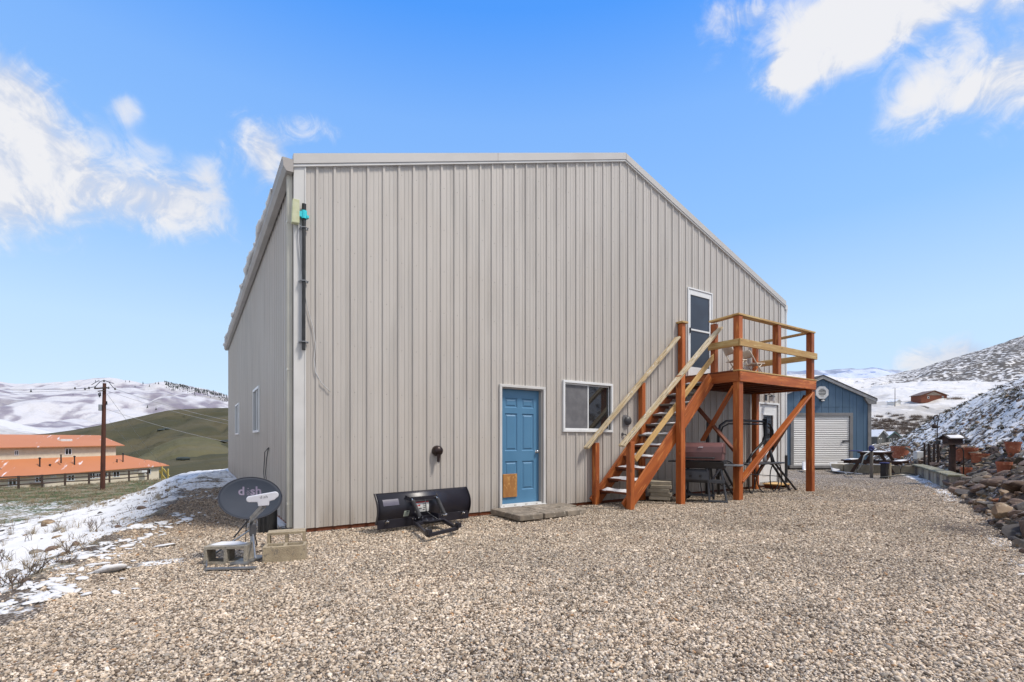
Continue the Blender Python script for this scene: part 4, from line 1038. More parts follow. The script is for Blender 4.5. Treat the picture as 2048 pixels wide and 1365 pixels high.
for a, b in ((z0 + .2005, z0 + 1.0195), (z0 + 1.0605, z1 - .1205)):
    mb = MB(); mb.box((x0 + st + .001, y1 - .014, a), (x1 - st - .001, y1 - .010, b)); mb.build('screen_pane', scr, sd_)
mb = MB(); mb.box((x0 + .03, y0 - .03, z0 + .95), (x0 + .05, y0 - .001, z0 + 1.07)); mb.build('door_handle', MT['black'], sd_)
# lower white door with glass under the deck
x0, x1, z0, z1 = LDOOR
mb = MB(); ring(mb, x0, x1, z0 - .05, z1, .045, YW - .036, YW - .001); mb.build('door_frame', MT['white'], barn, bevel=.004)
mb = MB(); y0, y1 = YW + .005, YW + .045
gx = (x0 + .2, x1 - .22, z0 + .85, z1 - .28)
mb.box((x0 + .005, y0, z0), (gx[0], y1, z1 - .005)); mb.box((gx[1], y0, z0), (x1 - .005, y1, z1 - .005)); mb.box((gx[0] + .0005, y0, z0), (gx[1] - .0005, y1, gx[2])); mb.box((gx[0] + .0005, y0, gx[3]), (gx[1] - .0005, y1, z1 - .005))
mb.box((gx[0] - .03, y0 - .015, gx[2] - .03), (gx[0], y0 - .0005, gx[3] + .03)); mb.box((gx[1], y0 - .015, gx[2] - .03), (gx[1] + .03, y0 - .0005, gx[3] + .03))
mb.box((gx[0], y0 - .015, gx[3]), (gx[1], y0 - .0005, gx[3] + .03)); mb.box((gx[0], y0 - .015, gx[2] - .03), (gx[1], y0 - .0005, gx[2]))
d3 = mb.build('door', MT['white'], barn, bevel=.003)
mb = MB(); mb.box((gx[0], y0 + .012, gx[2]), (gx[1], y0 + .018, gx[3])); mb.build('door_glass', MT['glass_dark'], d3)
for a, b in ((z0 + .15, z0 + .70),):
    mb = MB(); mb.box((x0 + .2, y0 - .006, a), (x1 - .22, y0 - .0005, b)); mb.build('door_panel', MT['white'], d3, bevel=.003)
mb = MB(); mb.lathe([(0, -.055), (.02, -.053), (.026, -.042), (.010, -.022), (.010, -.006), (.03, -.004), (.03, 0)], (x0 + .07, y0, 1.0), 12, 'Y'); mb.build('door_knob', MT['chrome'], d3, smooth=True)

# ---- things fixed to the barn but their own objects
# snow clinging along the left eave
mb = MB(); r = random.Random(5); ys = np.arange(YW + .9, YB, .11)
pts_, rs_ = [], []
for y in ys:
    k = float(fbm(np.array([y * 1.6]), np.array([3.3]), 3, 5)[0]); pts_.append((gx0 + .012 - .03 * abs(k) * 2, y, gz1 + .002 + .016 * k)); rs_.append(max(.008, .022 + .04 * k + r.uniform(-.008, .012)))
mb.tube(pts_, rs_, 9)
for y in ys[::4]:
    if r.random() < .0: mb.sphere((gx0 - .015, y + r.uniform(0, .3), gz1 - .045), r.uniform(.014, .026), 8, 6, (.7, 1.1, 1.3))
o = mb.build('snow_ridge', MT['snow'], smooth=True); tag(o, 'lumpy strip of snow overhanging the left eave gutter of the barn', 'snow')

mast = thing('antenna_mast', 'black pipe mast strapped to the pale corner trim of the barn', 'antenna mast', (XW + .10, YW - .07, 2.39))
mx, my = XW + .095, YW - .075
mb = MB(); mb.tube([(mx - .005, my, 2.36), (mx, my, 4.24)], .023, 14); mb.build('pipe', MT['blackplastic'], mast, smooth='auto')
mb = MB(); mb.tube([(mx - .001, my, 4.19), (mx, my, 4.28)], .027, 14); mb.build('pipe_cap', MT['black'], mast, smooth='auto')
for z in (2.47, 3.27, 3.97):
    mb = MB(); mb.box((mx - .06, my + .028, z - .012), (mx + .06, YW - .0265, z + .012)); mb.tube([(mx - .05, my + .03, z), (mx - .034, my - .015, z), (mx, my - .034, z), (mx + .034, my - .015, z), (mx + .05, my + .03, z)], .006, 6)
    mb.tube([(mx - .05, my + .02, z), (mx - .05, my - .03, z)], .005, 6); mb.tube([(mx + .05, my + .02, z), (mx + .05, my - .03, z)], .005, 6)
    mb.build('pipe_clamp', MT['steel'], mast)
mb = MB(); mb.tube([(mx, my, 4.085), (mx, my, 4.19)], .036, 12); mb.box((mx - .10, my - .02, 4.10), (mx - .03, my + .02, 4.17)); mb.box((mx + .03, my - .03, 4.10), (mx + .055, my + .03, 4.13)); mb.build('teal_clamp', MT['teal'], mast)
mb = MB(); mb.prism([(-.06, 0), (.035, 0), (.035, .31), (-.045, .31)], (XW + .0, my - .03, 4.0), (1, -.15, 0), (0, 0, 1), (0, .07, 0)); rb = mb.build('radio_box', MT['radio'], mast, bevel=.008)
# white cable drooping down the wall
mb = MB()
cp = [(598, 442), (597, 480), (600, 520), (606, 570), (616, 620), (626, 655), (631, 690), (628, 720), (631, 745), (642, 765), (655, 778), (661, 784)]
mb.tube([onY(a, b, YW - .05 if i < 4 else YW - .028) for i, (a, b) in enumerate(cp)], .0055, 6); o = mb.build('cable', MT['cable'], smooth=True)
tag(o, 'thin white cable drooping from the radio box down the barn front', 'cable')
mb = MB(); mb.lathe([(.0, -.055), (.06, -.05), (.085, -.02), (.088, 0)], (0, 0, 0), 18, 'Y'); c = onY(873, 902, YW); 
v = thing('exhaust_vent', 'round bronze vent hood with a spout on the barn front above the snow plow', 'vent', (c.x, YW - .02, c.z))
mb = MB(); mb.lathe([(.0, -.095), (.045, -.092), (.075, -.06), (.082, -.02), (.082, .016)], (c.x, YW - .02, c.z), 20, 'Y'); mb.build('hood', MT['bronze'], v, smooth=True)
mb = MB(); mb.tube([(c.x - .005, YW - .09, c.z - .05), (c.x - .012, YW - .095, c.z - .17)], [.028, .02], 10); mb.build('spout', MT['bronze'], v, smooth='auto')
mb = MB(); mb.tube([(c.x - .013, YW - .095, c.z - .17), (c.x - .014, YW - .095, c.z - .19)], .014, 8); mb.build('nozzle', MT['chrome'], v)
c = onY(1251, 842, YW)
v = thing('outlet_box', 'grey weatherproof outlet cover on the barn wall beside the stair rail', 'outlet cover', (c.x, YW - .02, c.z))
mb = MB(); mb.box((c.x - .09, YW - .022, c.z - .11), (c.x + .07, YW - .0195, c.z + .11)); mb.build('backplate', MT['steel'], v)
mb = MB(); mb.lathe([(0, -.07), (.05, -.065), (.085, -.04), (.092, -.003)], (c.x + .03, YW - .02, c.z), 16, 'Y'); mb.build('cover', MT['greymetal'], v, smooth=True)
mb = MB(); c2 = onY(1247, 869, YW); mb.tube([(c2.x - .05, YW - .02, c2.z), (c2.x, YW - .05, c2.z), (c2.x + .04, YW - .04, c2.z - .02)], .012, 7); mb.tube([(c2.x - .05, YW - .019, c2.z), (c2.x - .05, YW - .026, c2.z)], .035, 10)
o = mb.build('cable_entry', MT['greymetal']); tag(o, 'small grey pipe elbow poking from the barn wall below the outlet cover', 'pipe')
c = onY(1530, 795, YW)
v = thing('wall_lamp', 'small black wall lantern above the white lower door', 'lamp', (c.x, YW - .02, c.z))
mb = MB(); mb.box((c.x - .05, YW - .03, c.z - .09), (c.x + .05, YW - .0195, c.z + .07)); mb.tube([(c.x, YW - .03, c.z + .04), (c.x, YW - .12, c.z + .08), (c.x + .03, YW - .17, c.z + .03)], .010, 7); mb.build('bracket', MT['black'], v)
mb = MB(); mb.lathe([(.01, .06), (.07, .01), (.075, 0)], (c.x + .03, YW - .17, c.z + .0), 10); mb.build('shade', MT['black'], v)
mb = MB(); mb.lathe([(.062, -.0), (.045, -.11), (0, -.11)], (c.x + .03, YW - .17, c.z), 10); mb.build('lantern_glass', MT['plasticsheet'], v)
# black cable coming out of the side wall
mb = MB(); q0 = onX(537, 896, XW - .03)
mb.tube([q0, q0 + Vector((-.02, .35, -.08)), q0 + Vector((-.03, .42, -.45)), q0 + Vector((-.03, .2, -.75)), q0 + Vector((-.03, .38, -1.1))], .007, 6)
mb.tube([q0, q0 + Vector((-.02, .1, -.2)), q0 + Vector((-.03, .15, -.45)), q0 + Vector((-.03, -.1, -.7)), q0 + Vector((-.03, .05, -1.1))], .007, 6)
o = mb.build('cable', MT['black'], smooth=True); tag(o, 'pair of black cables hanging from the left side wall of the barn', 'cable')
# ---------------------------------------------------------------- deck and stairs
DX0, DX1, DY0, DY1, DZ = 8.82, 11.82, 5.40, 6.84, 2.545
deck = thing('deck_stairs', 'orange stained timber deck and open stairs with pine handrails against the barn', 'stairs', (DX0, DY0, 0))
S, SD, PN, WE = MT['stain'], MT['stain_dark'], MT['pine'], MT['weathered']
P6 = .135
def post(x, y, z0, z1, w=P6, m_=S, name='post'): return board(name, (x, y, z0), (x, y, z1), w, w, m_, deck, up=(0, 1, 0), ch=.006)
# posts
fl = onY(1477, 995, DY0); xFL, xM2, xFR = DX0 + .075, onY(1554, 700, DY0 + .07).x, DX1 - .075
YF = DY0 + .075
post(xFL, YF, -.05, DZ - .22); post(xFR, YF, -.05, DZ - .22)
RT = DZ + 1.06
for x in (xFL, xM2, xFR): post(x, YF, DZ + .001, RT, .125)
yN = 5.97                                   # stair outer plane
post(DX0 + .07, yN + .02, DZ + .001, RT - .06, .11)
post(DX1 - .12, DY1 - .1, -.05, DZ - .22, .125)
post(DX1 - .12, DY1 - .1, DZ + .001, RT - .05, .11)
post(DX0 + .10, YW - .075, DZ - 1.4, 3.72, .115)
board('post_cap', (DX0 + .005, YW - .085, 3.745), (DX0 + .21, YW - .085, 3.745), .17, .04, PN, deck)
# rim and joists
rh = .20; zr_ = DZ - .028 - rh / 2
board('rim_board', (DX0, DY0, zr_), (DX1, DY0, zr_), .04, rh, S, deck)
board('rim_board', (DX0, DY0 + .021, zr_), (DX0, DY1, zr_), .04, rh, S, deck)
board('rim_board', (DX1, DY0 + .021, zr_), (DX1, DY1, zr_), .04, rh, S, deck)
board('ledger_board', (DX0 + .021, DY1 + .005, zr_), (DX1 - .021, DY1 + .005, zr_), .035, rh, SD, deck)
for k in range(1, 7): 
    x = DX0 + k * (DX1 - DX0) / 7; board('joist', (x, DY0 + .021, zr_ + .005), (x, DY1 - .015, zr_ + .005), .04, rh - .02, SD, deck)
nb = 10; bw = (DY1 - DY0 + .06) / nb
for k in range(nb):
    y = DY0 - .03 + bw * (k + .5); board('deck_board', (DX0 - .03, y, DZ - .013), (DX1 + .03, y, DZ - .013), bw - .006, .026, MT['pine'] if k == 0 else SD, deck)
# rails
board('top_rail', (xFL - .09, YF, RT + .0215), (xFR + .09, YF, RT + .0215), .15, .038, PN, deck)
board('top_rail', (DX0 + .07, YF + .08, RT + .022), (DX0 + .07, yN + .10, RT + .0), .14, .038, PN, deck)
board('top_rail', (DX1 - .085, YF + .08, RT + .02), (DX1 - .085, DY1 - .02, RT - .02), .14, .038, PN, deck)
zm = DZ + .53
board('mid_rail', (DX0 - .02, DY0 - .013, zm), (DX1 + .03, DY0 - .013, zm), .038, .14, PN, deck)
board('mid_rail', (DX0 - .012, DY0 + .008, zm), (DX0 - .012, yN + .10, zm), .038, .14, PN, deck)
board('mid_rail', (DX1 + .012, DY0 + .008, zm), (DX1 + .012, DY1, zm), .038, .14, PN, deck)
# braces
b0 = Vector((DX0 + .06, YF + .06, DZ - .30)); b1 = onX(1405, 882, DX0 + .06); board('brace', b0, b1, .04, .13, S, deck, up=(1, 0, 0))
c0 = onX(1392, 812, DX0 + .12); c1 = onX(1470, 903, DX0 + .12); board('brace', c0, c1, .04, .12, SD, deck, up=(1, 0, 0))
board('brace', (xFR - .02, YF - .015, DZ - .30), Vector(tuple(onY(1480, 964, YF - .015))), .14, .04, S, deck, up=(0, 0, 1))
board('brace', (xFR + .0, YF + .10, DZ - .34), (DX1 - .13, DY1 - .14, .30), .04, .13, SD, deck, up=(1, 0, 0))
# stairs
NS = 11; z_b = .0; xs0, xs1 = 6.42, DX0 - .03; rise = (DZ) / (NS + 1); run = (xs1 - xs0) / NS
YI = YW - .10
for y in (yN + .02, YI + .03):
    a = Vector((xs0 - .10, y, -.02)); b = Vector((xs1 + .0, y, DZ - .12))
    dz = Vector((0, 0, 0))
    board('stringer', a, b, .04, .26, S, deck, up=UP)
treads = []
for k in range(NS):
    x = xs0 + run * k + .02; z = rise * (k + 1)
    for j in (0, 1):
        xx = x + .005 + j * .137
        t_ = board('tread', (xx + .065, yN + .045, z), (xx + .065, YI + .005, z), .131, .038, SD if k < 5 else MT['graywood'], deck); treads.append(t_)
    for y in (yN + .06, YI - .012): board('cleat', (x + .03, y, z - .045), (x + .27, y, z - .045), .035, .05, SD, deck)
# stair posts
p = onY(1260, 1017, yN - .03)
nx = onY(1260, 950, yN - .06).x
post(nx, yN - .07, -.08, onY(1260, 884, yN - .06).z, .105)
post(onY(1361, 900, yN - .07).x, yN - .07, -.05, onY(1361, 752, yN - .06).z, .125)
ni = onY(1190, 950, YI + .02).x
post(ni, YI - .0, -.05, onY(1190, 886, YI).z, .105)
mi = onY(1284, 800, YI).x
post(mi, YI - .0, -.05, onY(1284, 766, YI).z, .105)
# handrails (weathered flat caps) and pine mid rail
yo = yN - .07
board('handrail', onY(1243, 893, yo), onY(1440, 656, yo), .13, .04, WE, deck)
board('stair_rail', onY(1270, 920, yo + .075), onY(1433, 706, yo + .075), .038, .10, PN, deck)
board('handrail', onY(1172, 897, YI - .03), onY(1356, 675, YI - .03), .13, .04, WE, deck)
# bolts on the stringer and rims
mb = MB()
for (x, z) in ((DX0 + .04, zr_ + .05), (DX0 + .04, zr_ - .05), (DX1 - .04, zr_ + .05), (DX1 - .04, zr_ - .05), (xM2, zr_ + .06), (xM2, zr_ - .04), (DX0 + .03, zm + .03), (DX1 - .03, zm - .03), (xM2, zm + .03)):
    mb.lathe([(0, -.006), (.007, -.005), (.008, 0)], (x, DY0 - (.020 if z < DZ else .033), z), 6, 'Y')
mb.build('bolt', MT['greymetal'], deck, kind='stuff')

# snow lying on the treads: each patch its own lump
names = ['bottom', 'second', 'third', 'fourth', 'fifth', 'sixth', 'seventh', 'eighth', 'ninth', 'tenth', 'topmost']
for k in range(NS):
    x = xs0 + run * k + .03; z = rise * (k + 1) + .019
    nx_, ny_ = 8, 26; X, Y = np.meshgrid(np.linspace(0, 1, nx_), np.linspace(0, 1, ny_), indexing='ij')
    ed = np.minimum(np.minimum(X, 1 - X) * 3.2, np.minimum(Y, 1 - Y) * 9)
    nzv = fbm(X * 2.5 + k * 9, Y * 7 + k * 5, 3, k)
    hh = np.clip(ed, 0, 1) * (.026 + .03 * nzv) - .006 + (.012 if k < 6 else -.004) * np.clip(ed, 0, 1)
    wob = .03 * fbm(Y * 6 + k * 3, X * 0 + k, 3, 4)
    Pm = np.stack([x + X * .26 + wob, yN + .06 + Y * (YI - yN - .08), z + hh], -1)
    mb = MB(); mb.v = [tuple(q) for q in Pm.reshape(-1, 3)]; idx = np.arange(nx_ * ny_).reshape(nx_, ny_)
    mb.f = [(int(idx[i, j]), int(idx[i+1, j]), int(idx[i+1, j+1]), int(idx[i, j+1])) for i in range(nx_-1) for j in range(ny_-1)]
    o = mb.build('snow_patch', MT['snow'], smooth=True)
    tag(o, f'thin snow lying on the {names[k]} tread of the deck stairs', 'snow', 'snow patches on the stair treads')
# snow dusting along the handrails
mb = MB(); r = random.Random(9)
for k in range(26):
    u = r.uniform(.02, .9); a = onY(1243, 893, yo); b = onY(1440, 656, yo); q = a.lerp(b, u) + Vector((0, r.uniform(-.035, .035), .022)); d = (b - a).normalized()
    mb.tube([q - d * r.uniform(.02, .06), q, q + d * r.uniform(.02, .06)], [.002, r.uniform(.006, .011), .002], 5)
    a = onY(1172, 897, YI - .03); b = onY(1356, 675, YI - .03); q = a.lerp(b, u) + Vector((0, r.uniform(-.035, .035), .022))
    mb.tube([q - d * r.uniform(.02, .06), q, q + d * r.uniform(.02, .06)], [.002, r.uniform(.006, .011), .002], 5)
o = mb.build('snow_dusting', MT['snow'], kind='stuff'); tag(o, 'specks of snow along the weathered stair handrails', 'snow')

# ---- two folding chairs on the deck
def folding_chair(loc, rz, label):
    t = thing('folding_chair', label, 'chair', loc, 'folding chairs on the deck')
    fr, vy = MT['chair'], MT['chair']
    def W(p): x, y, z = (v * .86 for v in p); return Vector(loc) + Vector((x * math.cos(rz) - y * math.sin(rz), x * math.sin(rz) + y * math.cos(rz), z))
    for s in (-1, 1):
        mb = MB(); mb.tube([W((s*.21, -.24, 0)), W((s*.21, .02, .42)), W((s*.21, .22, .78))], .011, 7); mb.build('front_leg', fr, t, smooth=True)
        mb = MB(); mb.tube([W((s*.19, .26, 0)), W((s*.19, -.12, .43))], .011, 7); mb.build('rear_leg', fr, t, smooth=True)
    mb = MB()
    for a, b in (((-.2, -.20, .06), (.2, -.20, .06)), ((-.19, .22, .05), (.19, .22, .05))): mb.tube([W(a), W(b)], .008, 6)
    mb.build('stretcher', fr, t, kind='stuff')
    g = []
    for i in range(5):
        for j in range(5):
            u, v = i / 4 - .5, j / 4 - .5; g.append(W((u * .40, -.02 + v * .36, .445 - .02 * (1 - (2*u)**2) - .01)))
    mb = MB(); mb.add(g, [(i*5+j, (i+1)*5+j, (i+1)*5+j+1, i*5+j+1) for i in range(4) for j in range(4)])
    o = mb.build('seat', vy, t, smooth=True); m = o.modifiers.new('pad', 'SOLIDIFY'); m.thickness = .025
    g = []
    for i in range(6):
        for j in range(4):
            u, v = i / 5 - .5, j / 3; g.append(W((u * .42, .15 + v * .10 - .04 * (1 - (2*u)**2) * -1, .60 + v * .20)))
    mb = MB(); mb.add(g, [(i*4+j, (i+1)*4+j, (i+1)*4+j+1, i*4+j+1) for i in range(5) for j in range(3)])
    o = mb.build('backrest', vy, t, smooth=True); m = o.modifiers.new('pad', 'SOLIDIFY'); m.thickness = .012
c = onZ(1478, 748, DZ) if False else None
folding_chair((onY(1471, 730, 6.25).x, 6.25, DZ), R(60), 'beige folding chair on the deck half hidden behind the corner post')
folding_chair((onY(1507, 730, 6.30).x, 6.30, DZ), R(60), 'beige folding chair on the deck in the open, right of the corner post')

# ---- stack of pavers under the stairs
q = onZ(1318, 992, 0)
ords = ['bottom', 'second from bottom', 'middle', 'fourth from bottom', 'topmost']
px_ = onY(1318, 960, 6.55)
for k in range(5):
    o = cbox('paver', (px_.x + .02 * math.sin(k * 2.1), 6.5 + .015 * math.cos(k * 3), -.02 + .075 * (k + .5)), (.40, .40, .072), MT['paver_stack'], rz=R(34 + 3 * math.sin(k * 5)), ch=.008)
    tag(o, f'{ords[k]} square grey paver in the stack below the stairs', 'paver', 'pavers stacked below the stairs')

# ---- pavers forming the step at the blue door
def paver(x0, y0, x1, y1, z, label, rz=0.0):
    o = cbox('paver', ((x0 + x1) / 2, (y0 + y1) / 2, z - .035), (x1 - x0 - .03, y1 - y0 - .03, .085), MT['paver'], rz=rz, ch=.008)
    tag(o, label, 'paver', 'pavers laid at the blue door')
paver(4.02, 6.35, 4.62, 6.80, .045, 'rear left weathered paver touching the blue door sill', R(1))
paver(4.00, 5.88, 4.46, 6.34, .05, 'front left weathered paver, darkest of the door step', R(-2))
paver(4.63, 6.36, 5.15, 6.80, .045, 'rear middle paver below the lock side of the blue door')
paver(4.47, 5.90, 4.94, 6.35, .045, 'front middle paver of the door step', R(1))
paver(5.16, 6.38, 5.56, 6.80, .035, 'rear right paver against the wall beside the blue door', R(1.5))
paver(4.95, 5.95, 5.40, 6.36, .035, 'front right paver of the door step, palest and longest', R(2))

# ---- snow plow
A = Vector((1.99, 6.30, 0)); B = Vector((3.46, 6.50, 0)); ax = (B - A).normalized(); nrm = Vector((ax.y, -ax.x, 0)); Lp = (B - A).length
plow = thing('snow_plow', 'black snow plow blade with spring mount leaning at the barn wall', 'snow plow', (A + B) / 2)
def PWp(u, n_, z): return A + ax * u + nrm * n_ + UP * z       # u along, n_ toward the camera
NA = 14
def bl(v):                                    # v 0..1 bottom to top: convex side faces the yard
    a = math.pi * (v - .5) * .62
    return .085 * (math.cos(a) - math.cos(math.pi * .31)) / (1 - math.cos(math.pi * .31)) - .04 * v, .02 + .41 * v
mb = MB()
for i in range(NA):
    for u in (0, Lp): n_, z = bl(i / (NA - 1)); mb.v.append(tuple(PWp(u, n_, z + .035)))
mb.f = [(2*i, 2*i+1, 2*i+3, 2*i+2) for i in range(NA - 1)]
o = mb.build('blade', MT['plow'], plow, smooth=True); m = o.modifiers.new('t', 'SOLIDIFY'); m.thickness = .006
for u in (0, Lp):
    pts2 = [bl(i / (NA - 1)) for i in range(NA)]
    poly = [(p[0] + .018, p[1] + .035) for p in pts2] + [(p[0] - .03, p[1] + .035) for p in pts2[::-1]]
    mb = MB(); mb.prism(poly, PWp(u - .004, 0, 0), nrm, UP, ax * .008); mb.build('end_rib', MT['plow'], plow)
mb = MB()
for (u0, u1) in ((.005, Lp - .005),): mb.obox(PWp((u0 + u1) / 2, .03, .055), ax * (u1 - u0) / 2, nrm * .006, UP * .06)
mb.build('cutting_edge', MT['plow'], plow, bevel=.004)
mb = MB()
for u, z, s in ((.45, .345, 1), (.86, .352, -1)): 
    pass
mb.beam(PWp(.44, .10, .372), PWp(.88, .10, .372), .012, .05); mb.beam(PWp(.41, .035, .40), PWp(.45, .12, .365), .012, .05); mb.beam(PWp(.91, .035, .40), PWp(.87, .12, .365), .012, .05)
mb.build('spring_bracket', MT['plow'], plow)
for u in (.47, .86):
    top, bot = PWp(u, .125, .365), PWp(u + .07, .22, .125); d = (bot - top)
    mb = MB(); n_ = 22 * 8; q1 = d.cross(UP).normalized(); q2 = d.cross(q1).normalized(); pts2 = []
    for i in range(n_ + 1):
        a = 2 * math.pi * i / 8; pts2.append(top + d * (.04 + .92 * i / n_) + (q1 * math.cos(a) + q2 * math.sin(a)) * .027)
    mb.tube(pts2, .0048, 5); mb.tube([top + d * .03, top + d * .97], .021, 8); mb.build('spring', MT['greymetal'], plow, smooth=True)
    mb = MB(); mb.tube([top - d * .05, top + d * .05], .008, 8); mb.tube([bot - ax * .03, bot + ax * .03], .016, 10); mb.tube([bot - ax * .035, bot + ax * .035], .008, 8); mb.build('spring_bolt', MT['chrome'], plow, kind='stuff', smooth='auto')
# pivot plate and push frame lying on the gravel
mb = MB(); mb.prism([(-.12, .10), (.22, .10), (.30, .24), (.22, .34), (-.02, .36), (-.12, .24)], PWp(.62, 0, .075), ax, nrm, UP * .012); mb.build('pivot_plate', MT['plow'], plow, bevel=.002)
mb = MB()
for u in (.54, .80): mb.obox(PWp(u, .17, .11), ax * .006, nrm * .10, UP * .05)
mb.build('pivot_ear', MT['plow'], plow, kind='stuff')
fa, fb, fc, fd = onZ(832, 1048, .06), onZ(885, 1040, .06), onZ(856, 1071, .03), onZ(915, 1057, .03)
for a, b in ((fa, fc), (fb, fd), (fa, fb), (fc, fd)):
    mb = MB(); mb.beam(a, b, .04, .045); mb.build('push_frame', MT['plow'], plow, bevel=.004)
mb = MB()
for q in (fc, fd):
    mb.tube([q + ax * -.03 + UP * .03, q + ax * .03 + UP * .03], .028, 12); mb.obox(q + UP * .045 + nrm * .02, ax * .025, nrm * .035, UP * .03)
mb.build('mount_hook', MT['plow'], plow, kind='stuff')
mb = MB(); r = random.Random(2)
for u, n_, z in ((.54, .22, .09), (.60, .30, .09), (.64, .20, .09), (.70, .28, .09), (.78, .32, .09), (.82, .22, .09), (.58, .16, .09), (.74, .22, .09), (.50, .16, .10), (.88, .21, .12), (.46, .16, .11), (.9, .17, .16)):
    mb.lathe([(.012, 0), (.012, .006), (.007, .007), (.007, .014), (0, .014)], PWp(u, n_, z), 8)
for q in (fc, fd): mb.lathe([(.014, 0), (.014, .03), (0, .03)], q + UP * .055 - nrm * .03, 8)
mb.build('bolt', MT['chrome'], plow, kind='stuff')
mb = MB(); mb.tube([PWp(.66, .14, .36), PWp(.655, .17, .28), PWp(.66, .17, .2), PWp(.70, .25, .14), PWp(.72, .38, .10)], .007, 6); mb.build('release_cord', MT['black'], plow, smooth=True)
for u in (.10, Lp - .16):
    mb = MB(); mb.tube([PWp(u, .05, .05), PWp(u + .01, .09, .10), PWp(u + .045, .09, .105), PWp(u + .055, .05, .06)], .006, 6); mb.tube([PWp(u + .03, .04, .09), PWp(u + .03, .085, .10)], .012, 8); mb.build('skid_pin', MT['chrome'], plow, smooth=True)
def decal(u0, u1, v0, v1, m_, name, off=.0055, par=None, skew=0):
    mb = MB(); k = 5
    for i in range(k):
        v = v0 + (v1 - v0) * i / (k - 1); n_, z = bl(v)
        sk = skew * (i / (k - 1))
        mb.v += [tuple(PWp(u0 + sk, n_ + off, z + .035)), tuple(PWp(u1 + sk, n_ + off, z + .035))]
    mb.f = [(2*i, 2*i+1, 2*i+3, 2*i+2) for i in range(k - 1)]
    return mb.build(name, m_, par or plow)
decal(.08, .31, .60, .80, MT['decal'], 'nameplate_decal')
wl = decal(.545, .765, .30, .64, MT['label'], 'warning_label')
decal(.545, .765, .605, .64, MT['redink'], 'red_band', .0062, wl)
for i, (u, v, w_, h_) in enumerate(((.555, .49, .03, .04), (.59, .50, .012, .04), (.605, .50, .02, .05))): decal(u, u + w_, v, v + h_, MT['redink'], 'print', .0062, wl)
for (u, v, w_) in ((.555, .42, .03), (.60, .40, .05), (.555, .36, .025), (.665, .54, .035), (.665, .48, .04), (.67, .42, .035), (.665, .36, .03)): decal(u, u + w_, v, v + .025, MT['ink'], 'print', .0062, wl)
gl = decal(.37, .45, .20, .39, MT['label_green'], 'small_label', skew=.012)
decal(.41, .445, .345, .37, MT['ink'], 'print', .0062, gl)
for v in (.24, .27, .30, .33): decal(.385, .44, v, v + .008, MT['ink'], 'print', .0060, gl)

# ---- satellite dish
dc = atD(502, 996, 5.12)
dish = thing('satellite_dish', 'dark blue grey dish brand satellite dish on a tripod foot by the barn corner', 'satellite dish', (dc.x, dc.y, -.08))
toC = (Vector((0, 0, H)) - dc).normalized(); nd_ = (Vector((toC.x, toC.y, 0)).normalized() + CR * .16 + UP * .52).normalized()
du = nd_.cross(UP).normalized() * -1; dv = nd_.cross(du) * -1
if dv.z < 0: dv = -dv
if du.dot(CR) < 0: du = -du
a_, b_ = .300, .235
tl = R(-2); du, dv = du * math.cos(tl) + dv * math.sin(tl), -du * math.sin(tl) + dv * math.cos(tl)
def bowl(x, y): r2 = (x / a_) ** 2 + (y / b_) ** 2; return dc + du * x + dv * y - nd_ * (.045 * (1 - r2))
mb = MB(); NR, NT = 9, 56
mb.v.append(tuple(bowl(0, 0)))
for i in range(1, NR + 1):
    for k in range(NT):
        t_ = 2 * math.pi * k / NT; mb.v.append(tuple(bowl(a_ * i / NR * math.cos(t_), b_ * i / NR * math.sin(t_))))
for k in range(NT):
    k2 = (k + 1) % NT; mb.f.append((0, 1 + k, 1 + k2))
    for i in range(NR - 1): mb.f.append((1 + i*NT + k, 1 + (i+1)*NT + k, 1 + (i+1)*NT + k2, 1 + i*NT + k2))
rim = [bowl(a_ * math.cos(2 * math.pi * k / NT), b_ * math.sin(2 * math.pi * k / NT)) for k in range(NT + 1)]
refl = mb.build('reflector', MT['dish'], dish, smooth=True); m = refl.modifiers.new('t', 'SOLIDIFY'); m.thickness = .004; m.offset = 0
mb = MB(); mb.tube(rim, .006, 6); mb.build('rim', mat('dish_rim', (.02, .022, .035), None, 3, rough=.5), refl, smooth=True)
def text_mesh(body, size, mapf, name, m_, parent, bold=.0):
    cu = bpy.data.curves.new(name, 'FONT'); cu.body = body; cu.size = size; cu.align_x = 'CENTER'; cu.align_y = 'CENTER'; cu.offset = bold
    cu.resolution_u = 3
    to = bpy.data.objects.new(name, cu); COL.objects.link(to)
    dg = bpy.context.evaluated_depsgraph_get(); me = bpy.data.meshes.new_from_object(to.evaluated_get(dg)); bpy.data.objects.remove(to)
    bm = bmesh.new(); bm.from_mesh(me); bmesh.ops.triangulate(bm, faces=bm.faces)
    for _ in range(1): bmesh.ops.subdivide_edges(bm, edges=[e for e in bm.edges if e.calc_length() > size * .2], cuts=1)
    for v in bm.verts: v.co = mapf(v.co.x, v.co.y)
    bm.to_mesh(me); bm.free(); me.materials.clear(); me.materials.append(m_)
    o = bpy.data.objects.new(name, me); link(o, Matrix.Identity(4), parent); return o
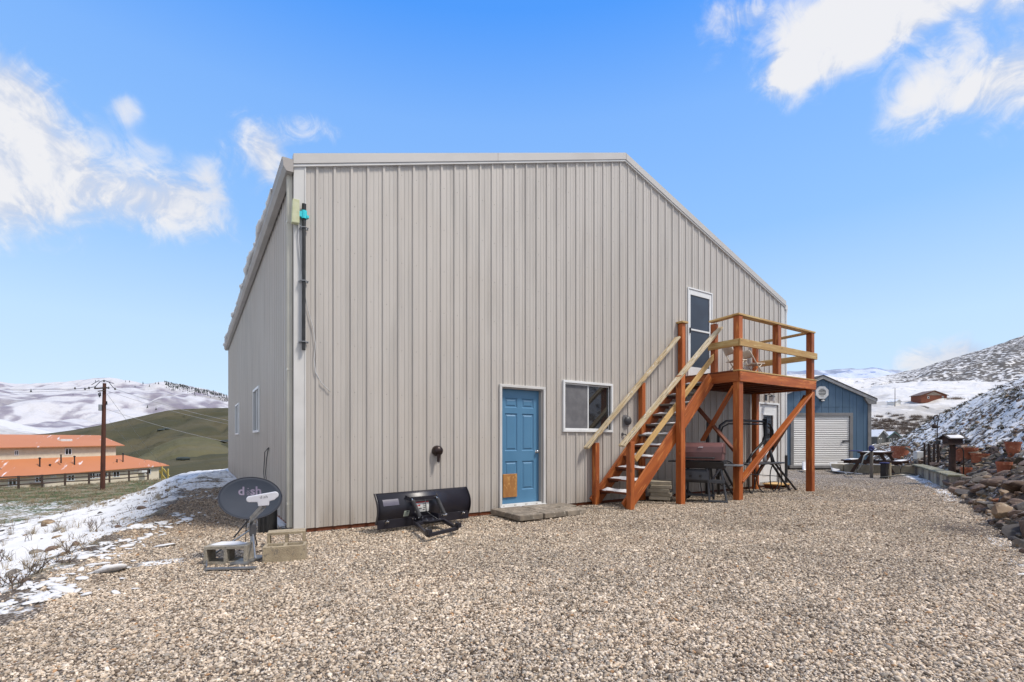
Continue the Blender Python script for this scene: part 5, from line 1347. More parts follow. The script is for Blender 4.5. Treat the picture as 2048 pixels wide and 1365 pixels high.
def logo(size, mapf, m_, parent, bold, wave=True):
    """the wordmark: d, an i made of three stacked arcs, s, h"""
    text_mesh('d', size, lambda x, y: mapf(x - size * .68, y), 'logo_text', m_, parent, bold)
    text_mesh('sh', size, lambda x, y: mapf(x + size * .42, y), 'logo_text', m_, parent, bold)
    mb = MB()
    for j, (yy, w) in enumerate(((.24, .045), (.06, .10), (-.10, .13), (-.26, .10))):
        k = 7; lo = []
        for i in range(k):
            u = i / (k - 1) - .5; y = yy * size - (0 if j == 0 else (.05 * size * (1 - (2 * u) ** 2)) * (1 if j < 2 else 1))
            lo.append((u * 2 * w * size - .17 * size, y))
        th = .05 * size if j else .07 * size
        b = len(mb.v)
        for x, y in lo: mb.v += [tuple(mapf(x, y - th / 2)), tuple(mapf(x, y + th / 2))]
        mb.f += [(b+2*i, b+2*i+2, b+2*i+3, b+2*i+1) for i in range(k - 1)]
    mb.build('logo_waves', m_, parent, kind='stuff')
logo(.125, lambda x, y: bowl(x * 1.0 - .0, y + .085) + nd_ * .0045, MT['dish_logo'], refl, .003)
# feed arm and head
lnb_c = atD(528, 994, 4.80); arm0 = dc - dv * .27 - nd_ * .02; lb = lnb_c - UP * .085
pm_ = atD(505, 1040, 4.97)
mb = MB(); mb.tube([arm0 - nd_ * .05, pm_, lb - UP * .03 + nd_ * -.01], .013, 4); 
mb.beam(pm_ + UP * .02, lb, .035, .05, up=nd_); mb.beam(arm0 - nd_ * .1, pm_ + UP * .02, .03, .04, up=nd_); mb.build('feed_arm', MT['steel'], dish, bevel=.002)
fh = (lnb_c - Vector((0, 0, H))); fh = Vector((-fh.x, -fh.y, 0)).normalized(); fu = Vector((fh.y, -fh.x, 0));
if fu.dot(CR) < 0: fu = -fu
fu = (fu + UP * .05).normalized(); fv = fh.cross(fu); fv = fv if fv.z > 0 else -fv
poly = [(-.125 + .03 * math.cos(t_), .0 + .03 * math.sin(t_) - .008) for t_ in np.linspace(math.pi * .6, math.pi * 1.4, 6)] + [(-.06, -.042), (-.055, -.085), (.04, -.085), (.045, -.045), (.09, -.035)] + [(.10 + .032 * math.cos(t_), .012 + .032 * math.sin(t_)) for t_ in np.linspace(-math.pi * .4, math.pi * .5, 6)]
mb = MB(); mb.prism(poly, lnb_c, fu, fv, fh * .05); hd = mb.build('feed_head', MT['lnb'], dish, bevel=.006)
logo(.040, lambda x, y: lnb_c + fu * (x - .0) + fv * (y + .002) + fh * .0506, MT['ink'], hd, .0)
bx = atD(505, 1110, 5.06); base = Vector((bx.x, bx.y, -.06))
mb = MB(); mb.tube([base + UP * .02, base + UP * .36, dc - nd_ * .10 - UP * .12], .024, 14); mb.build('mast', MT['steel'], dish, smooth='auto')
mb = MB(); mb.box(tuple(base + Vector((-.03, -.05, .24))), tuple(base + Vector((.03, .03, .36)))); mb.obox(dc - nd_ * .08 - dv * .08, du * .06, dv * .10, nd_ * .03); mb.build('tilt_bracket', MT['greymetal'], dish, bevel=.004)
for a, b, m_ in ((base + UP * .30 + CR * -.02, atD(415, 1132, 5.0), MT['steel']), (base + UP * .28 + CR * .0, atD(511, 1118, 4.75), MT['steel']), (atD(497, 1040, 5.15), atD(468, 1075, 5.3), MT['greymetal'])):
    b = Vector((b.x, b.y, max(b.z, -.05))); mb = MB(); mb.tube([a, b], .009, 8); mb.build('strut', m_, dish, smooth='auto')
mb = MB(); f0 = base + UP * .0
mb.obox(f0 + UP * .0, CR * .10, CF * .10, UP * .012); mb.obox(f0 - CF * .20 + UP * .012 + CR * .02, CR * .085, CF * .10, UP * .012); mb.build('foot_plate', MT['steel'], dish, bevel=.002)
fr0, fr1, fr2 = atD(413, 1150, 4.55), atD(414, 1120, 5.0), atD(513, 1137, 4.6)
for q in (fr0, fr1, fr2): q.z = -.035
mb = MB(); mb.beam(fr0, fr2, .05, .012); mb.build('base_rail', MT['steel'], dish); mb = MB(); mb.beam(fr0 + UP*.002, fr1 + UP*.002, .012, .05); mb.build('base_rail', MT['steel'], dish)
mb = MB(); r = random.Random(4)
q0 = dc - nd_ * .09 - dv * .12
mb.tube([q0, q0 + Vector((.02, .08, -.12)), base + Vector((.05, .08, .12)), base + Vector((-.02, .1, .03)), base + Vector((.3, .5, .0))], .006, 6); mb.tube([q0, q0 + Vector((-.03, .06, -.10)), base + Vector((-.06, .05, .15)), base + Vector((-.04, .1, .0))], .005, 6)
mb.build('cable', MT['black'], dish, smooth=True)

# ---- cinder blocks that weigh it down
def cinder(loc, rz, label, m_, mode='flat', size=(.39, .19, .19), cells=2):
    """hollow block; mode 'side' shows its cells to the front, 'up' keeps the cells open upward"""
    Lx, Ly, Lz = size; w = .03; o3 = []
    mb = MB(); cw = (Lx - w * (cells + 1)) / cells
    # local: cells run through local y ('side') or z ('up')
    def bb(x0, x1, a0, a1):
        if mode == 'side': mb.box((x0, -Ly/2, a0), (x1, Ly/2, a1))
        else: mb.box((x0, a0, 0), (x1, a1, Lz))
    T = Lz if mode == 'side' else Ly; sh = 0 if mode == 'side' else -Ly / 2
    bb(-Lx/2, Lx/2, sh, sh + w); bb(-Lx/2, Lx/2, sh + T - w, sh + T)
    for k in range(cells + 1):
        x = -Lx/2 + k * (cw + w); bb(x, x + w, sh + w, sh + T - w)
    me = mb.mesh('cinder_block'); me.materials.append(m_)
    bm = bmesh.new(); bm.from_mesh(me); bmesh.ops.remove_doubles(bm, verts=bm.verts, dist=1e-5); bm.to_mesh(me); bm.free()
    o = bpy.data.objects.new('cinder_block', me); link(o, Matrix.Translation(Vector(loc)) @ Matrix.Rotation(rz, 4, 'Z'))
    b = o.modifiers.new('bevel', 'BEVEL'); b.width = .004; b.segments = 1; b.limit_method = 'ANGLE'
    tag(o, label, 'cinder block', 'cinder blocks holding the dish foot'); return o
p = onZ(453, 1127, -.05); rzv = -YAW + R(8)
cinder((p.x + .03, p.y + .10, -.07), rzv, 'grey cinder block on its side with snow on top, left of the dish mast', MT['concrete'], 'side', (.40, .20, .19))
sp_ = MB(); g = []; 
for i in range(9):
    for j in range(4):
        u, v = i / 8 - .5, j / 3 - .5; e = min(1, 4 * min(u + .5, .5 - u)) * min(1, 3 * min(v + .5, .5 - v))
        q = Vector((u * .33 - .01, v * .13 + .02, .19 - .002 + .022 * e)); q = Matrix.Rotation(rzv, 3, 'Z') @ q + Vector((p.x + .03, p.y + .10, -.07)); g.append(q)
sp_.add(g, [(i*4+j, (i+1)*4+j, (i+1)*4+j+1, i*4+j+1) for i in range(8) for j in range(3)])
o = sp_.build('snow_patch', MT['snow'], smooth=True); tag(o, 'small cap of snow on the cinder block left of the dish mast', 'snow')
p = onZ(566, 1120, -.05)
cinder((p.x + .03, p.y + .06, -.075), rzv + R(10), 'tan cinder block in front, cells open upward, nearest right of the dish mast', MT['blocktan'], 'up', (.40, .19, .17))
p = onZ(562, 1090, -.05)
cinder((p.x + .06, p.y - .02, -.07), rzv + R(14), 'brown topped cinder block behind the tan one, close to the barn corner', MT['blocktan'], 'side', (.40, .19, .185))
# black box and bags behind the dish
q = onZ(535, 1068, -.05)
bxk = thing('black_tote', 'black plastic box with ribbed front standing behind the dish', 'box', (q.x, q.y, -.06))
mb = MB(); c_ = Vector((q.x + .02, q.y + .15, .12)); mb.obox(c_, CR * .085, CF * .10, UP * .20)
bo = mb.build('box', MT['blackplastic'], bxk, bevel=.015)
for s in (-.055, 0, .055):
    mb = MB(); mb.obox(c_ - CF * .105 + CR * s, CR * .012, CF * .006, UP * .17); mb.build('rib', MT['blackplastic'], bxk, bevel=.003)
mb = MB(); mb.obox(c_ + UP * .205, CR * .095, CF * .11, UP * .018); mb.build('lid', MT['blackplastic'], bxk, bevel=.006)
# ---------------------------------------------------------------- gas grill under the deck
g0 = onZ(1405, 1000, 0); ga = -YAW - R(30)
GR = Matrix.Translation(Vector((g0.x, g0.y, -.04))) @ Matrix.Rotation(ga, 4, 'Z')
def G(x, y, z): return GR @ Vector((x, y, z))
gx_ = (GR.to_3x3() @ Vector((1, 0, 0))); gy_ = (GR.to_3x3() @ Vector((0, 1, 0)))
grill = thing('gas_grill', 'gas grill with maroon lid and grey side shelf under the deck', 'grill', G(0, 0, 0))
prof = [(-.24, .82), (-.24, .98), (-.20, 1.09), (-.10, 1.155), (.02, 1.165), (.13, 1.13), (.21, 1.04), (.235, .93), (.235, .82)]
mb = MB(); mb.prism([(p[0], p[1]) for p in prof], G(-.42, .1, 0), gy_, UP, gx_ * .80); lid = mb.build('lid', MT['grill_lid'], grill, bevel=.012)
mb = MB(); mb.prism([(p[0] * 1.03, .82 + (p[1] - .82) * 1.0) for p in prof[1:-1]], G(.382, .1, 0), gy_, UP, gx_ * .012); mb.build('lid_end', MT['grill_lid'], lid)
mb = MB(); mb.tube([G(-.30, -.17, .875), G(-.28, -.20, .87), G(.22, -.20, .87), G(.24, -.17, .875)], .016, 8); mb.build('lid_handle', MT['blackplastic'], lid, smooth='auto')
mb = MB(); mb.obox(G(-.02, -.115, 1.075), gx_ * .045, (gy_ * .6 + UP * .8).normalized() * .012, (gy_ * -.8 + UP * .6).normalized() * .003); mb.build('badge', MT['chrome'], lid)
mb = MB(); mb.prism([(-.25, .80), (-.20, .66), (.18, .66), (.25, .80)], G(-.42, .1, 0), gy_, UP, gx_ * .82); mb.build('firebox', MT['black'], grill, bevel=.01)
mb = MB(); mb.prism([(-.05, .64), (-.10, .60), (-.12, .44), (-.06, .38), (.10, .38), (.10, .64)], G(-.36, -.04, 0), gy_, UP, gx_ * .50); mb.build('control_panel', MT['grill_grey'], grill, bevel=.015)
for sx in (-.20, -.02):
    mb = MB(); mb.lathe([(0, -.03), (.022, -.028), (.026, 0)], (0, 0, 0), 12, 'Y'); 
    mb.v = [tuple(G(sx + v[0], -.165 + v[1], .52 + v[2])) for v in mb.v]; mb.build('knob', MT['blackplastic'], grill, smooth='auto')
mb = MB(); mb.prism([(-.19, 0), (.20, 0), (.24, .05), (.22, .30), (.15, .36), (-.15, .36), (-.19, .30)], G(.36, .1, .715), gy_, gx_, UP * .028); sh = mb.build('side_shelf', MT['grill_shelf'], grill, bevel=.01)
mb = MB(); mb.obox(G(.50, .1, .747), gx_ * .07, gy_ * .08, UP * .004); mb.build('shelf_recess', MT['grill_grey'], sh)
mb = MB(); mb.tube([G(.36, -.05, .72), G(.28, -.12, .58), G(.16, -.08, .40)], .02, 8); mb.tube([G(.36, .25, .72), G(.28, .25, .5)], .02, 8); mb.build('shelf_brace', MT['grill_grey'], grill, kind='stuff', smooth='auto')
mb = MB(); mb.prism([(-.19, 0), (.20, 0), (.20, .26), (-.19, .26)], G(-.64, .1, .775), gy_, gx_, UP * .025); mb.build('side_shelf', MT['black'], grill, bevel=.006)
for (xa, ya, xb, yb) in ((.10, -.10, .16, -.20), (.34, -.06, .46, -.18), (.12, .26, .16, .36), (-.30, .22, -.34, .34), (-.28, -.02, -.34, -.06)):
    mb = MB(); mb.tube([G(xa, ya, .66), G((xa+xb)/2, (ya+yb)/2, .34), G(xb, yb, .02)], .021, 8); mb.build('leg', MT['grill_grey'], grill, smooth='auto')
mb = MB(); mb.obox(G(.27, -.15, .42), gx_ * .15, gy_ * .02, UP * .035); mb.obox(G(.31, -.19, .045), gx_ * .17, gy_ * .05, UP * .018); mb.obox(G(-.1, .12, .12), gx_ * .3, gy_ * .14, UP * .012); mb.build('lower_tray', MT['grill_grey'], grill, kind='stuff', bevel=.006)
for y in (-.08, .34):
    mb = MB(); mb.lathe([(.0, -.02), (.085, -.02), (.095, -.01), (.095, .012), (.085, .022), (0, .022)], (0, 0, 0), 18, 'Y'); mb.v = [tuple(G(-.36 + v[0], y + v[1], .10 + v[2])) for v in mb.v]
    mb.build('wheel', MT['blackplastic'], grill, smooth='auto')
mb = MB(); mb.tube([G(-.05, .05, .38), G(.0, -.12, .22), G(.05, -.22, .06), G(.12, -.34, .01), G(.2, -.40, .0)], .009, 6); mb.build('gas_hose', MT['black'], grill, smooth=True)
# tall black lidded post (flue) behind the grill
q = onY(1422, 1000, 6.35)
mb = MB(); mb.lathe([(.05, -.05), (.05, .9), (.034, 1.35), (.026, 1.55), (.02, 1.62), (0, 1.63)], (q.x + .1, 6.5, 0), 12); o = mb.build('closed_umbrella', MT['black'], smooth=True)
tag(o, 'furled black patio umbrella standing behind the grill', 'umbrella')

# ---------------------------------------------------------------- black tube frame under the deck
fr_y = 6.05
def onF(px, py, y=fr_y): return onY(px, py, y)
fr = thing('tube_frame', 'black tubular steel garden frame with hoops and slanted legs under the deck', 'metal frame', (onF(1500, 1000).x, fr_y, 0))
TB = MT['black']
mb = MB(); mb.tube([onF(1437, 990), onF(1437, 870), onF(1440, 852), onF(1452, 843), onF(1475, 841), onF(1530, 844), onF(1540, 849), onF(1545, 862), onF(1546, 900)], .027, 10); mb.build('top_hoop', TB, fr, smooth=True)
mb = MB(); mb.tube([onF(1441, 866, fr_y + .2), onF(1446, 854, fr_y + .2), onF(1458, 848, fr_y + .2), onF(1530, 849, fr_y + .2), onF(1541, 858, fr_y + .2), onF(1543, 900, fr_y + .2)], .018, 8); mb.build('inner_hoop', TB, fr, smooth=True)
mb = MB(); mb.tube([onF(1530, 838), onF(1531, 872), onF(1526, 885), onF(1505, 907), onF(1494, 925)], [.05, .045, .03, .024, .024], 10); mb.build('centre_post', TB, fr, smooth=True)
for pts2 in ([(1535, 885), (1548, 925), (1572, 955), (1596, 985)], [(1540, 900), (1545, 930), (1566, 962), (1582, 984)], [(1444, 930), (1462, 965), (1484, 1000)], [(1438, 938), (1450, 965), (1470, 995)]):
    mb = MB(); mb.tube([onF(*p) for p in pts2], .026, 9); mb.build('slanted_leg', TB, fr, smooth=True)
for (cx_, cy_, w_, h_, yy) in ((1536, 958, 22, 30, fr_y), (1552, 955, 12, 30, fr_y + .15), (1503, 955, 7, 32, fr_y), (1452, 948, 20, 26, fr_y + .3)):
    mb = MB(); mb.tube([onF(cx_ + w_ * math.cos(t_), cy_ + h_ * math.sin(t_), yy) for t_ in np.linspace(0, 2 * math.pi, 22)], .014, 6); mb.build('round_hoop', TB, fr, smooth=True)
for yy in (.0, .22):
    mb = MB(); mb.tube([onF(1500, 949, fr_y + yy), onF(1560, 953, fr_y + yy)], .009, 6); mb.build('cross_bar', TB, fr)
mb = MB(); mb.tube([onF(1530, 986), onF(1560, 984), onF(1585, 977)], .010, 6); mb.build('foot_bar', TB, fr, smooth=True)
a, b = onF(1487, 927), onF(1562, 928); mb = MB(); mb.obox((a + b) / 2 + Vector((0, .14, 0)), Vector(((b.x - a.x) / 2, 0, 0)), (0, .24, 0), (0, 0, .018)); mb.build('tray', MT['greymetal'], fr, bevel=.01)
a = onF(1538, 922); mb = MB(); mb.lathe([(.0, 0), (.04, 0), (.04, .12), (.015, .16), (.015, .2), (0, .2)], (a.x, fr_y + .1, a.z - .01), 10); o = mb.build('spray_bottle', MT['plasticsheet'], smooth=True)
tag(o, 'small pale spray bottle standing on the black frame tray', 'bottle')
a, b = onF(1498, 951, 6.3), onF(1535, 951, 6.3); 

# wooden step at the lower white door
st_ = thing('wood_step', 'low plywood step in front of the white lower door', 'step', (12.5, 6.5, 0))
board('step_board', (12.05, 6.54, .06), (12.62, 6.54, .06), .44, .03, MT['pine'], st_)
for x in (12.12, 12.55): board('step_leg', (x, 6.36, -.0), (x, 6.72, -.0), .09, .08, MT['stain_dark'], st_)

# ---------------------------------------------------------------- blue shed, square to the view
SDp, SXc = 20.0, (1643 - CX) / F * 20.0
sh0 = CW(SXc, SDp, -.05)
shed = thing('blue_shed', 'blue garden shed with white roller door and octagonal gable vent', 'shed', sh0)
def SP(x, y, z): return sh0 + CR * x + CF * y + UP * (z + .05)
hw, hL, ze, zp = 2.03, 5.5, 2.83, 3.72
gw = 1.16; gt_, gb = 2.16, .22
wallm = MT['shed_blue']
def sroof(x): return zp - abs(x) * (zp - ze) / hw
# gable front in vertical boards with grooves between them
step = .29; x = -hw
def board_col(xa, xb, za, zb0, zb1, m_):
    mb = MB(); v = []
    for (xx, zt) in ((xa, zb0), (xb, zb1)):
        for y in (0, .03):
            v += [tuple(SP(xx, y, za)), tuple(SP(xx, y, zt))]
    mb.add(v, [(0, 4, 5, 1), (2, 3, 7, 6), (1, 5, 7, 3), (0, 2, 6, 4), (0, 1, 3, 2), (4, 6, 7, 5)]); return mb.build('wall_board', m_, shed)
x = -hw
while x < hw - 1e-3:
    for cutx in (-gw - .15, gw + .15): pass
    x2 = min(x + step, hw)
    bounds = sorted([x, x2] + [c for c in (-gw - .12, gw + .12, 0) if x < c < x2])
    for xa, xb in zip(bounds[:-1], bounds[1:]):
        inside = abs((xa + xb) / 2) < gw + .12
        e = .006
        a2, b2 = xa + (e if xa == x else 0), xb - (e if xb == x2 else 0)
        if inside: board_col(a2, b2, gt_ + .10, 2.52, 2.52, wallm); board_col(a2, b2, 2.535, sroof(a2), sroof(b2), wallm)
        else: board_col(a2, b2, .12, sroof(a2), sroof(b2), wallm)
    x = x2
mb = MB(); y0 = .032
mb.add([tuple(SP(-hw + .01, y0, .1)), tuple(SP(-gw, y0, .1)), tuple(SP(-gw, y0, gt_)), tuple(SP(gw, y0, gt_)), tuple(SP(gw, y0, .1)), tuple(SP(hw - .01, y0, .1)), tuple(SP(hw - .01, y0, ze)), tuple(SP(0, y0, zp)), tuple(SP(-hw + .01, y0, ze))], [(0, 1, 2, 8), (2, 3, 7, 8), (3, 4, 5, 6), (3, 6, 7)])
for s in (-1, 1): mb.add([tuple(SP(s * hw, .04, .1)), tuple(SP(s * hw, hL, .1)), tuple(SP(s * hw, hL, ze)), tuple(SP(s * hw, .04, ze))], [(0, 1, 2, 3)])
mb.add([tuple(SP(-hw, hL, .1)), tuple(SP(hw, hL, .1)), tuple(SP(hw, hL, ze)), tuple(SP(0, hL, zp)), tuple(SP(-hw, hL, ze))], [(0, 1, 2, 3, 4)])
mb.build('wall', wallm, shed)
def sbox(mb, x0, x1, y0, y1, z0, z1):
    c = SP((x0 + x1) / 2, (y0 + y1) / 2, (z0 + z1) / 2); mb.obox(c, CR * (x1 - x0) / 2, CF * (y1 - y0) / 2, UP * (z1 - z0) / 2)
for (a, b, c, d) in ((-gw - .13, -gw, .10, gt_), (gw, gw + .13, .10, gt_), (-gw - .13, gw + .13, gt_ + .001, gt_ + .13), (-hw - .02, -hw + .12, .10, ze - .06), (hw - .12, hw + .02, .10, ze - .06)):
    mb = MB(); sbox(mb, a, b, -.03, -.001, c, d); mb.build('trim_board', MT['shed_trim'], shed, bevel=.004)
mb = MB(); sbox(mb, -gw - .2, gw + .2, -.10, .06, .0, .11); mb.build('door_sill', MT['shed_trim'], shed, bevel=.01)
mb = MB(); sbox(mb, -hw, -gw - .21, -.01, .1, -.05, .098); sbox(mb, gw + .21, hw, -.01, .1, -.05, .098); mb.build('skid_gap_shade', MT['black'], shed, kind='stuff')  # solid black strips painted as the shade under the shed walls
ns = 26; sh_ = (gt_ - gb + .09) / ns
rd = bpy.data.objects.new('roller_door', None); link(rd, Matrix.Translation(SP(0, .03, 1.2)), shed)
slm = MB(); 
for k in range(7):
    z = k / 6 * sh_; slm.v += [(-gw + .012, -.030 * math.sin(math.pi * k / 6) ** .6 if 0 < k < 6 else 0, z), (gw - .012, -.030 * math.sin(math.pi * k / 6) ** .7 if 0 < k < 6 else 0, z)]
slm.f = [(2*i, 2*i+1, 2*i+3, 2*i+2) for i in range(6)]; slme = slm.mesh('slat', True); slme.materials.append(MT['slat'])
RC = Matrix.Rotation(-YAW, 4, 'Z')
for k in range(ns):
    o = bpy.data.objects.new('slat', slme); link(o, Matrix.Translation(SP(0, .03, gb - .09 + k * sh_)) @ RC, rd)
mb = MB(); sbox(mb, gw - .30, gw - .02, -.02, .0, 1.10, 1.14); sbox(mb, gw - .32, gw - .22, -.03, -.005, 1.07, 1.10); mb.build('latch', MT['greymetal'], rd)
mb = MB(); sbox(mb, -gw + .01, gw - .01, -.015, .02, .112, .16); mb.build('bottom_bar', MT['whitemetal'], rd)
# roof with rake trim
for s in (-1, 1):
    xe = s * (hw + .17); zl = sroof(hw + .17)
    mb = MB(); v = []
    for (xx, zz) in ((0, zp), (xe, zl)):
        for y in (-.14, hL + .1):
            v += [tuple(SP(xx, y, zz + .10)), tuple(SP(xx, y, zz + .135))]
    mb.add(v, [(0, 4, 5, 1), (2, 3, 7, 6), (1, 5, 7, 3), (0, 2, 6, 4), (0, 1, 3, 2), (4, 6, 7, 5)]); mb.build('roof', MT['shingle'], shed)
    mb = MB(); v = []
    for (xx, zz) in ((0, zp), (xe, zl)):
        for y in (-.12, -.03):
            v += [tuple(SP(xx, y, zz - .02)), tuple(SP(xx, y, zz + .098))]
    mb.add(v, [(0, 4, 5, 1), (2, 3, 7, 6), (1, 5, 7, 3), (0, 2, 6, 4), (0, 1, 3, 2), (4, 6, 7, 5)]); mb.build('rake_trim', mat('pale_rake_trim', (.42, .41, .40), None, 4), shed)
    mb = MB(); mb.prism([(0, 0), (.17 + .14, 0), (.17 + .14, .12), (-.15, .30), (-.15, .20)], SP(s * (hw - .14), -.115, ze - .18), CR * s, UP, CF * .11); mb.build('eave_return', MT['shed_trim'], shed)
    mb = MB(); v = []
    for y in (-.14, hL + .1): v += [tuple(SP(xe, y, zl + .02)), tuple(SP(xe + s * .02, y, zl + .02)), tuple(SP(xe + s * .02, y, zl + .13)), tuple(SP(xe, y, zl + .13))]
    mb.add(v, [(0, 1, 2, 3), (4, 5, 6, 7), (0, 1, 5, 4), (1, 2, 6, 5), (2, 3, 7, 6), (3, 0, 4, 7)]); mb.build('fascia', MT['shed_trim'], shed)
vc = SP(0, -.001, 3.13)
oc = [(math.cos(R(22.5 + 45 * k)), math.sin(R(22.5 + 45 * k))) for k in range(8)]
mb = MB(); ro, ri = .28, .17; b = 0
for rr, yy in ((ro, 0), (ro, -.05), (ri, -.05), (ri, -.01)):
    for (c, s) in oc: mb.v.append(tuple(vc + CR * c * rr + UP * s * rr + CF * yy))
for i in range(3):
    for k in range(8): mb.f.append((i*8+k, i*8+(k+1) % 8, (i+1)*8+(k+1) % 8, (i+1)*8+k))
vt = mb.build('gable_vent', MT['whitemetal'], shed)
mb = MB(); mb.prism([(c * .17, s * .17) for c, s in oc], vc + CF * -.008, CR, UP, CF * .004); mb.build('vent_backing', MT['black'], vt)
for k in range(5):
    z = -.12 + k * .06; w = math.sqrt(max(.0, .168 ** 2 - z * z)); mb = MB(); mb.obox(vc + UP * z - CF * .03, CR * w, (CF * .6 - UP * .8) * .006 + CF * .0, (CF * .8 + UP * .6) * .018); mb.build('louvre', MT['whitemetal'], vt)
mb = MB(); c = SP(0, -.05, 2.80); mb.obox(c + UP * .03, CR * .09, CF * .05, UP * .025); mb.build('floodlight', MT['greymetal'], shed); mb = MB(); mb.sphere(c - UP * .01 - CF * .04, .07, 10, 6, (1, 1, .5)); mb.build('lamp_lens', MT['whitemetal'], shed, smooth=True)
# white plastic sheets lying before the shed door
for (pp, lab, nm) in (([(1604, 924), (1616, 922), (1617, 941), (1605, 941)], 'small milky plastic panel leaning at the shed door sill', 0), ([(1658, 925), (1674, 925), (1681, 943), (1664, 942)], 'milky plastic downspout chute at the shed door, nearest the picnic table', 1)):
    a, b_, c_, d_ = atD(*pp[0], 19.3), atD(*pp[1], 19.3), atD(*pp[2], 18.2), atD(*pp[3], 18.2)
    for q in (c_, d_): q.z = max(q.z, -.0)
    mb = MB(); g = []
    for i in range(5):
        for j in range(4):
            t1, t2 = i / 4, j / 3; p = (a.lerp(b_, t2)).lerp(d_.lerp(c_, t2), t1); p = p + UP * (.02 * math.sin(t2 * 9)); g.append(p)
    if nm:
        for i in range(1, 5):
            for j in range(4):
                p0_ = atD(1664 + 60 * i / 4, 943 + 8 * i / 4 - j * 1.5, 18 - i * .4); g.append(Vector((p0_.x, p0_.y, .0 + .01 * j)))
    nr = len(g) // 4; mb.add(g, [(i*4+j, (i+1)*4+j, (i+1)*4+j+1, i*4+j+1) for i in range(nr - 1) for j in range(3)])
    o = mb.build('plastic_sheet', MT['plasticsheet'], smooth=True); m = o.modifiers.new('t', 'SOLIDIFY'); m.thickness = .012; tag(o, lab, 'plastic sheet')

# ---------------------------------------------------------------- picnic table
pc = CW((1752 - CX) / F * 17.6, 17.6, -.02); pr = -YAW + R(42)
PM = Matrix.Translation(pc) @ Matrix.Rotation(pr, 4, 'Z')
def PT(x, y, z): return PM @ Vector((x, y, z))
pt = thing('picnic_table', 'dark wooden picnic table with attached benches and a dusting of snow', 'picnic table', pc)
BWd = MT['brownwood']; up_ = UP
for k in range(5): board('table_plank', PT(-.9, -.30 + k * .15, .75), PT(.9, -.30 + k * .15, .75), .14, .04, BWd, pt)
for s in (-1, 1):
    for j in (0, 1): board('bench_plank', PT(-.9, s * (.66 + j * .145), .45), PT(.9, s * (.66 + j * .145), .45), .135, .04, BWd, pt)
for x in (-.62, .62):
    board('bench_support', PT(x, -.85, .39), PT(x, .85, .39), .04, .09, BWd, pt)
    board('top_support', PT(x + .045, -.36, .69), PT(x + .045, .36, .69), .04, .09, BWd, pt)
    for s in (-1, 1): board('leg', PT(x + .04, s * .22, .74), PT(x + .04, s * .62, .0), .04, .10, BWd, pt, up=(0, 0, 1))
def snow_sheet(c_fn, label, nu=14, nv=6, thick=.025, seed=0):
    g = []
    for i in range(nu):
        for j in range(nv):
            u, v = i / (nu - 1), j / (nv - 1); e = min(1, 6 * min(u, 1 - u)) * min(1, 4 * min(v, 1 - v))
            k = float(fbm(np.array([u * 5 + seed]), np.array([v * 3 + seed]), 2, 3)[0]); g.append(c_fn(u, v) + UP * (thick * e * (1 + k) - .004))
    mb = MB(); mb.add(g, [(i*nv+j, (i+1)*nv+j, (i+1)*nv+j+1, i*nv+j+1) for i in range(nu-1) for j in range(nv-1)])
    o = mb.build('snow_patch', MT['snow'], smooth=True); tag(o, label, 'snow'); return o
snow_sheet(lambda u, v: PT(-.88 + 1.2 * u, -.34 + .66 * v, .772), 'sheet of snow on the picnic table top')
snow_sheet(lambda u, v: PT(-.85 + 1.4 * u, -.86 + .24 * v, .472), 'strip of snow on the near bench of the picnic table', seed=3)
snow_sheet(lambda u, v: PT(-.85 + 1.5 * u, .62 + .22 * v, .472), 'strip of snow on the far bench of the picnic table', seed=5)
# folded board on the table, spigot post, hose
p = atD(1712, 899, 17.4); o = cbox('tray', (p.x, p.y, .78), (.6, .3, .03), MT['bluecap'], rz=pr); tag(o, 'thin blue tray lying on the left end of the picnic table', 'tray')
p = onZ(1743, 953, 0); sg = thing('spigot_post', 'thin grey post carrying a blue wrapped garden tap before the picnic table', 'tap post', (p.x, p.y, 0))
board('post', (p.x, p.y, -.05), (p.x, p.y, .86), .05, .08, MT['graywood'], sg, up=(0, 1, 0))
mb = MB(); mb.sphere((p.x, p.y, .90), .09, 10, 8, (1, .9, 1.1)); mb.sphere((p.x - .07, p.y, .84), .055, 8, 6); mb.sphere((p.x + .08, p.y, .93), .05, 8, 6); mb.build('tap_wrap', MT['bluecap'], sg, smooth=True, kind='stuff')
mb = MB(); mb.tube([Vector((p.x, p.y, .92)), Vector((p.x + .05, p.y, 1.0)), Vector((p.x + .22, p.y - .05, 1.06))], .012, 6); mb.build('tap_lever', MT['steel'], sg, smooth=True)
mb = MB(); P0 = Vector((p.x, p.y, .84)); mb.tube([P0, atD(1728, 912, 15.3), atD(1724, 926, 15.3), atD(1718, 938, 15.3), onZ(1706, 948, .03), onZ(1694, 950, .02), onZ(1690, 946, .02)], .018, 7); o = mb.build('hose', MT['hose'], smooth=True); tag(o, 'grey garden hose curving from the tap post to the gravel', 'hose')
mb = MB(); mb.tube([onZ(1760, 955, .02), onZ(1800, 952, .02), onZ(1830, 950, .02), onZ(1812, 946, .02), onZ(1780, 948, .02)], .016, 6); o = mb.build('hose', mat('dark_hose', (.05, .06, .06), None, 5), smooth=True); tag(o, 'dark hose lying on the gravel behind the low blue capped post', 'hose')
p = onZ(1768, 954, 0); lp = thing('short_post', 'short black box post with a blue cover and a pale stake beside it', 'post', (p.x, p.y, 0))
mb = MB(); mb.box((p.x - .09, p.y - .09, -.05), (p.x + .07, p.y + .07, .42)); mb.build('box', MT['black'], lp, bevel=.005)
mb = MB(); mb.box((p.x - .13, p.y - .12, .421), (p.x + .11, p.y + .09, .46)); mb.build('cover', MT['bluecap'], lp, bevel=.015)
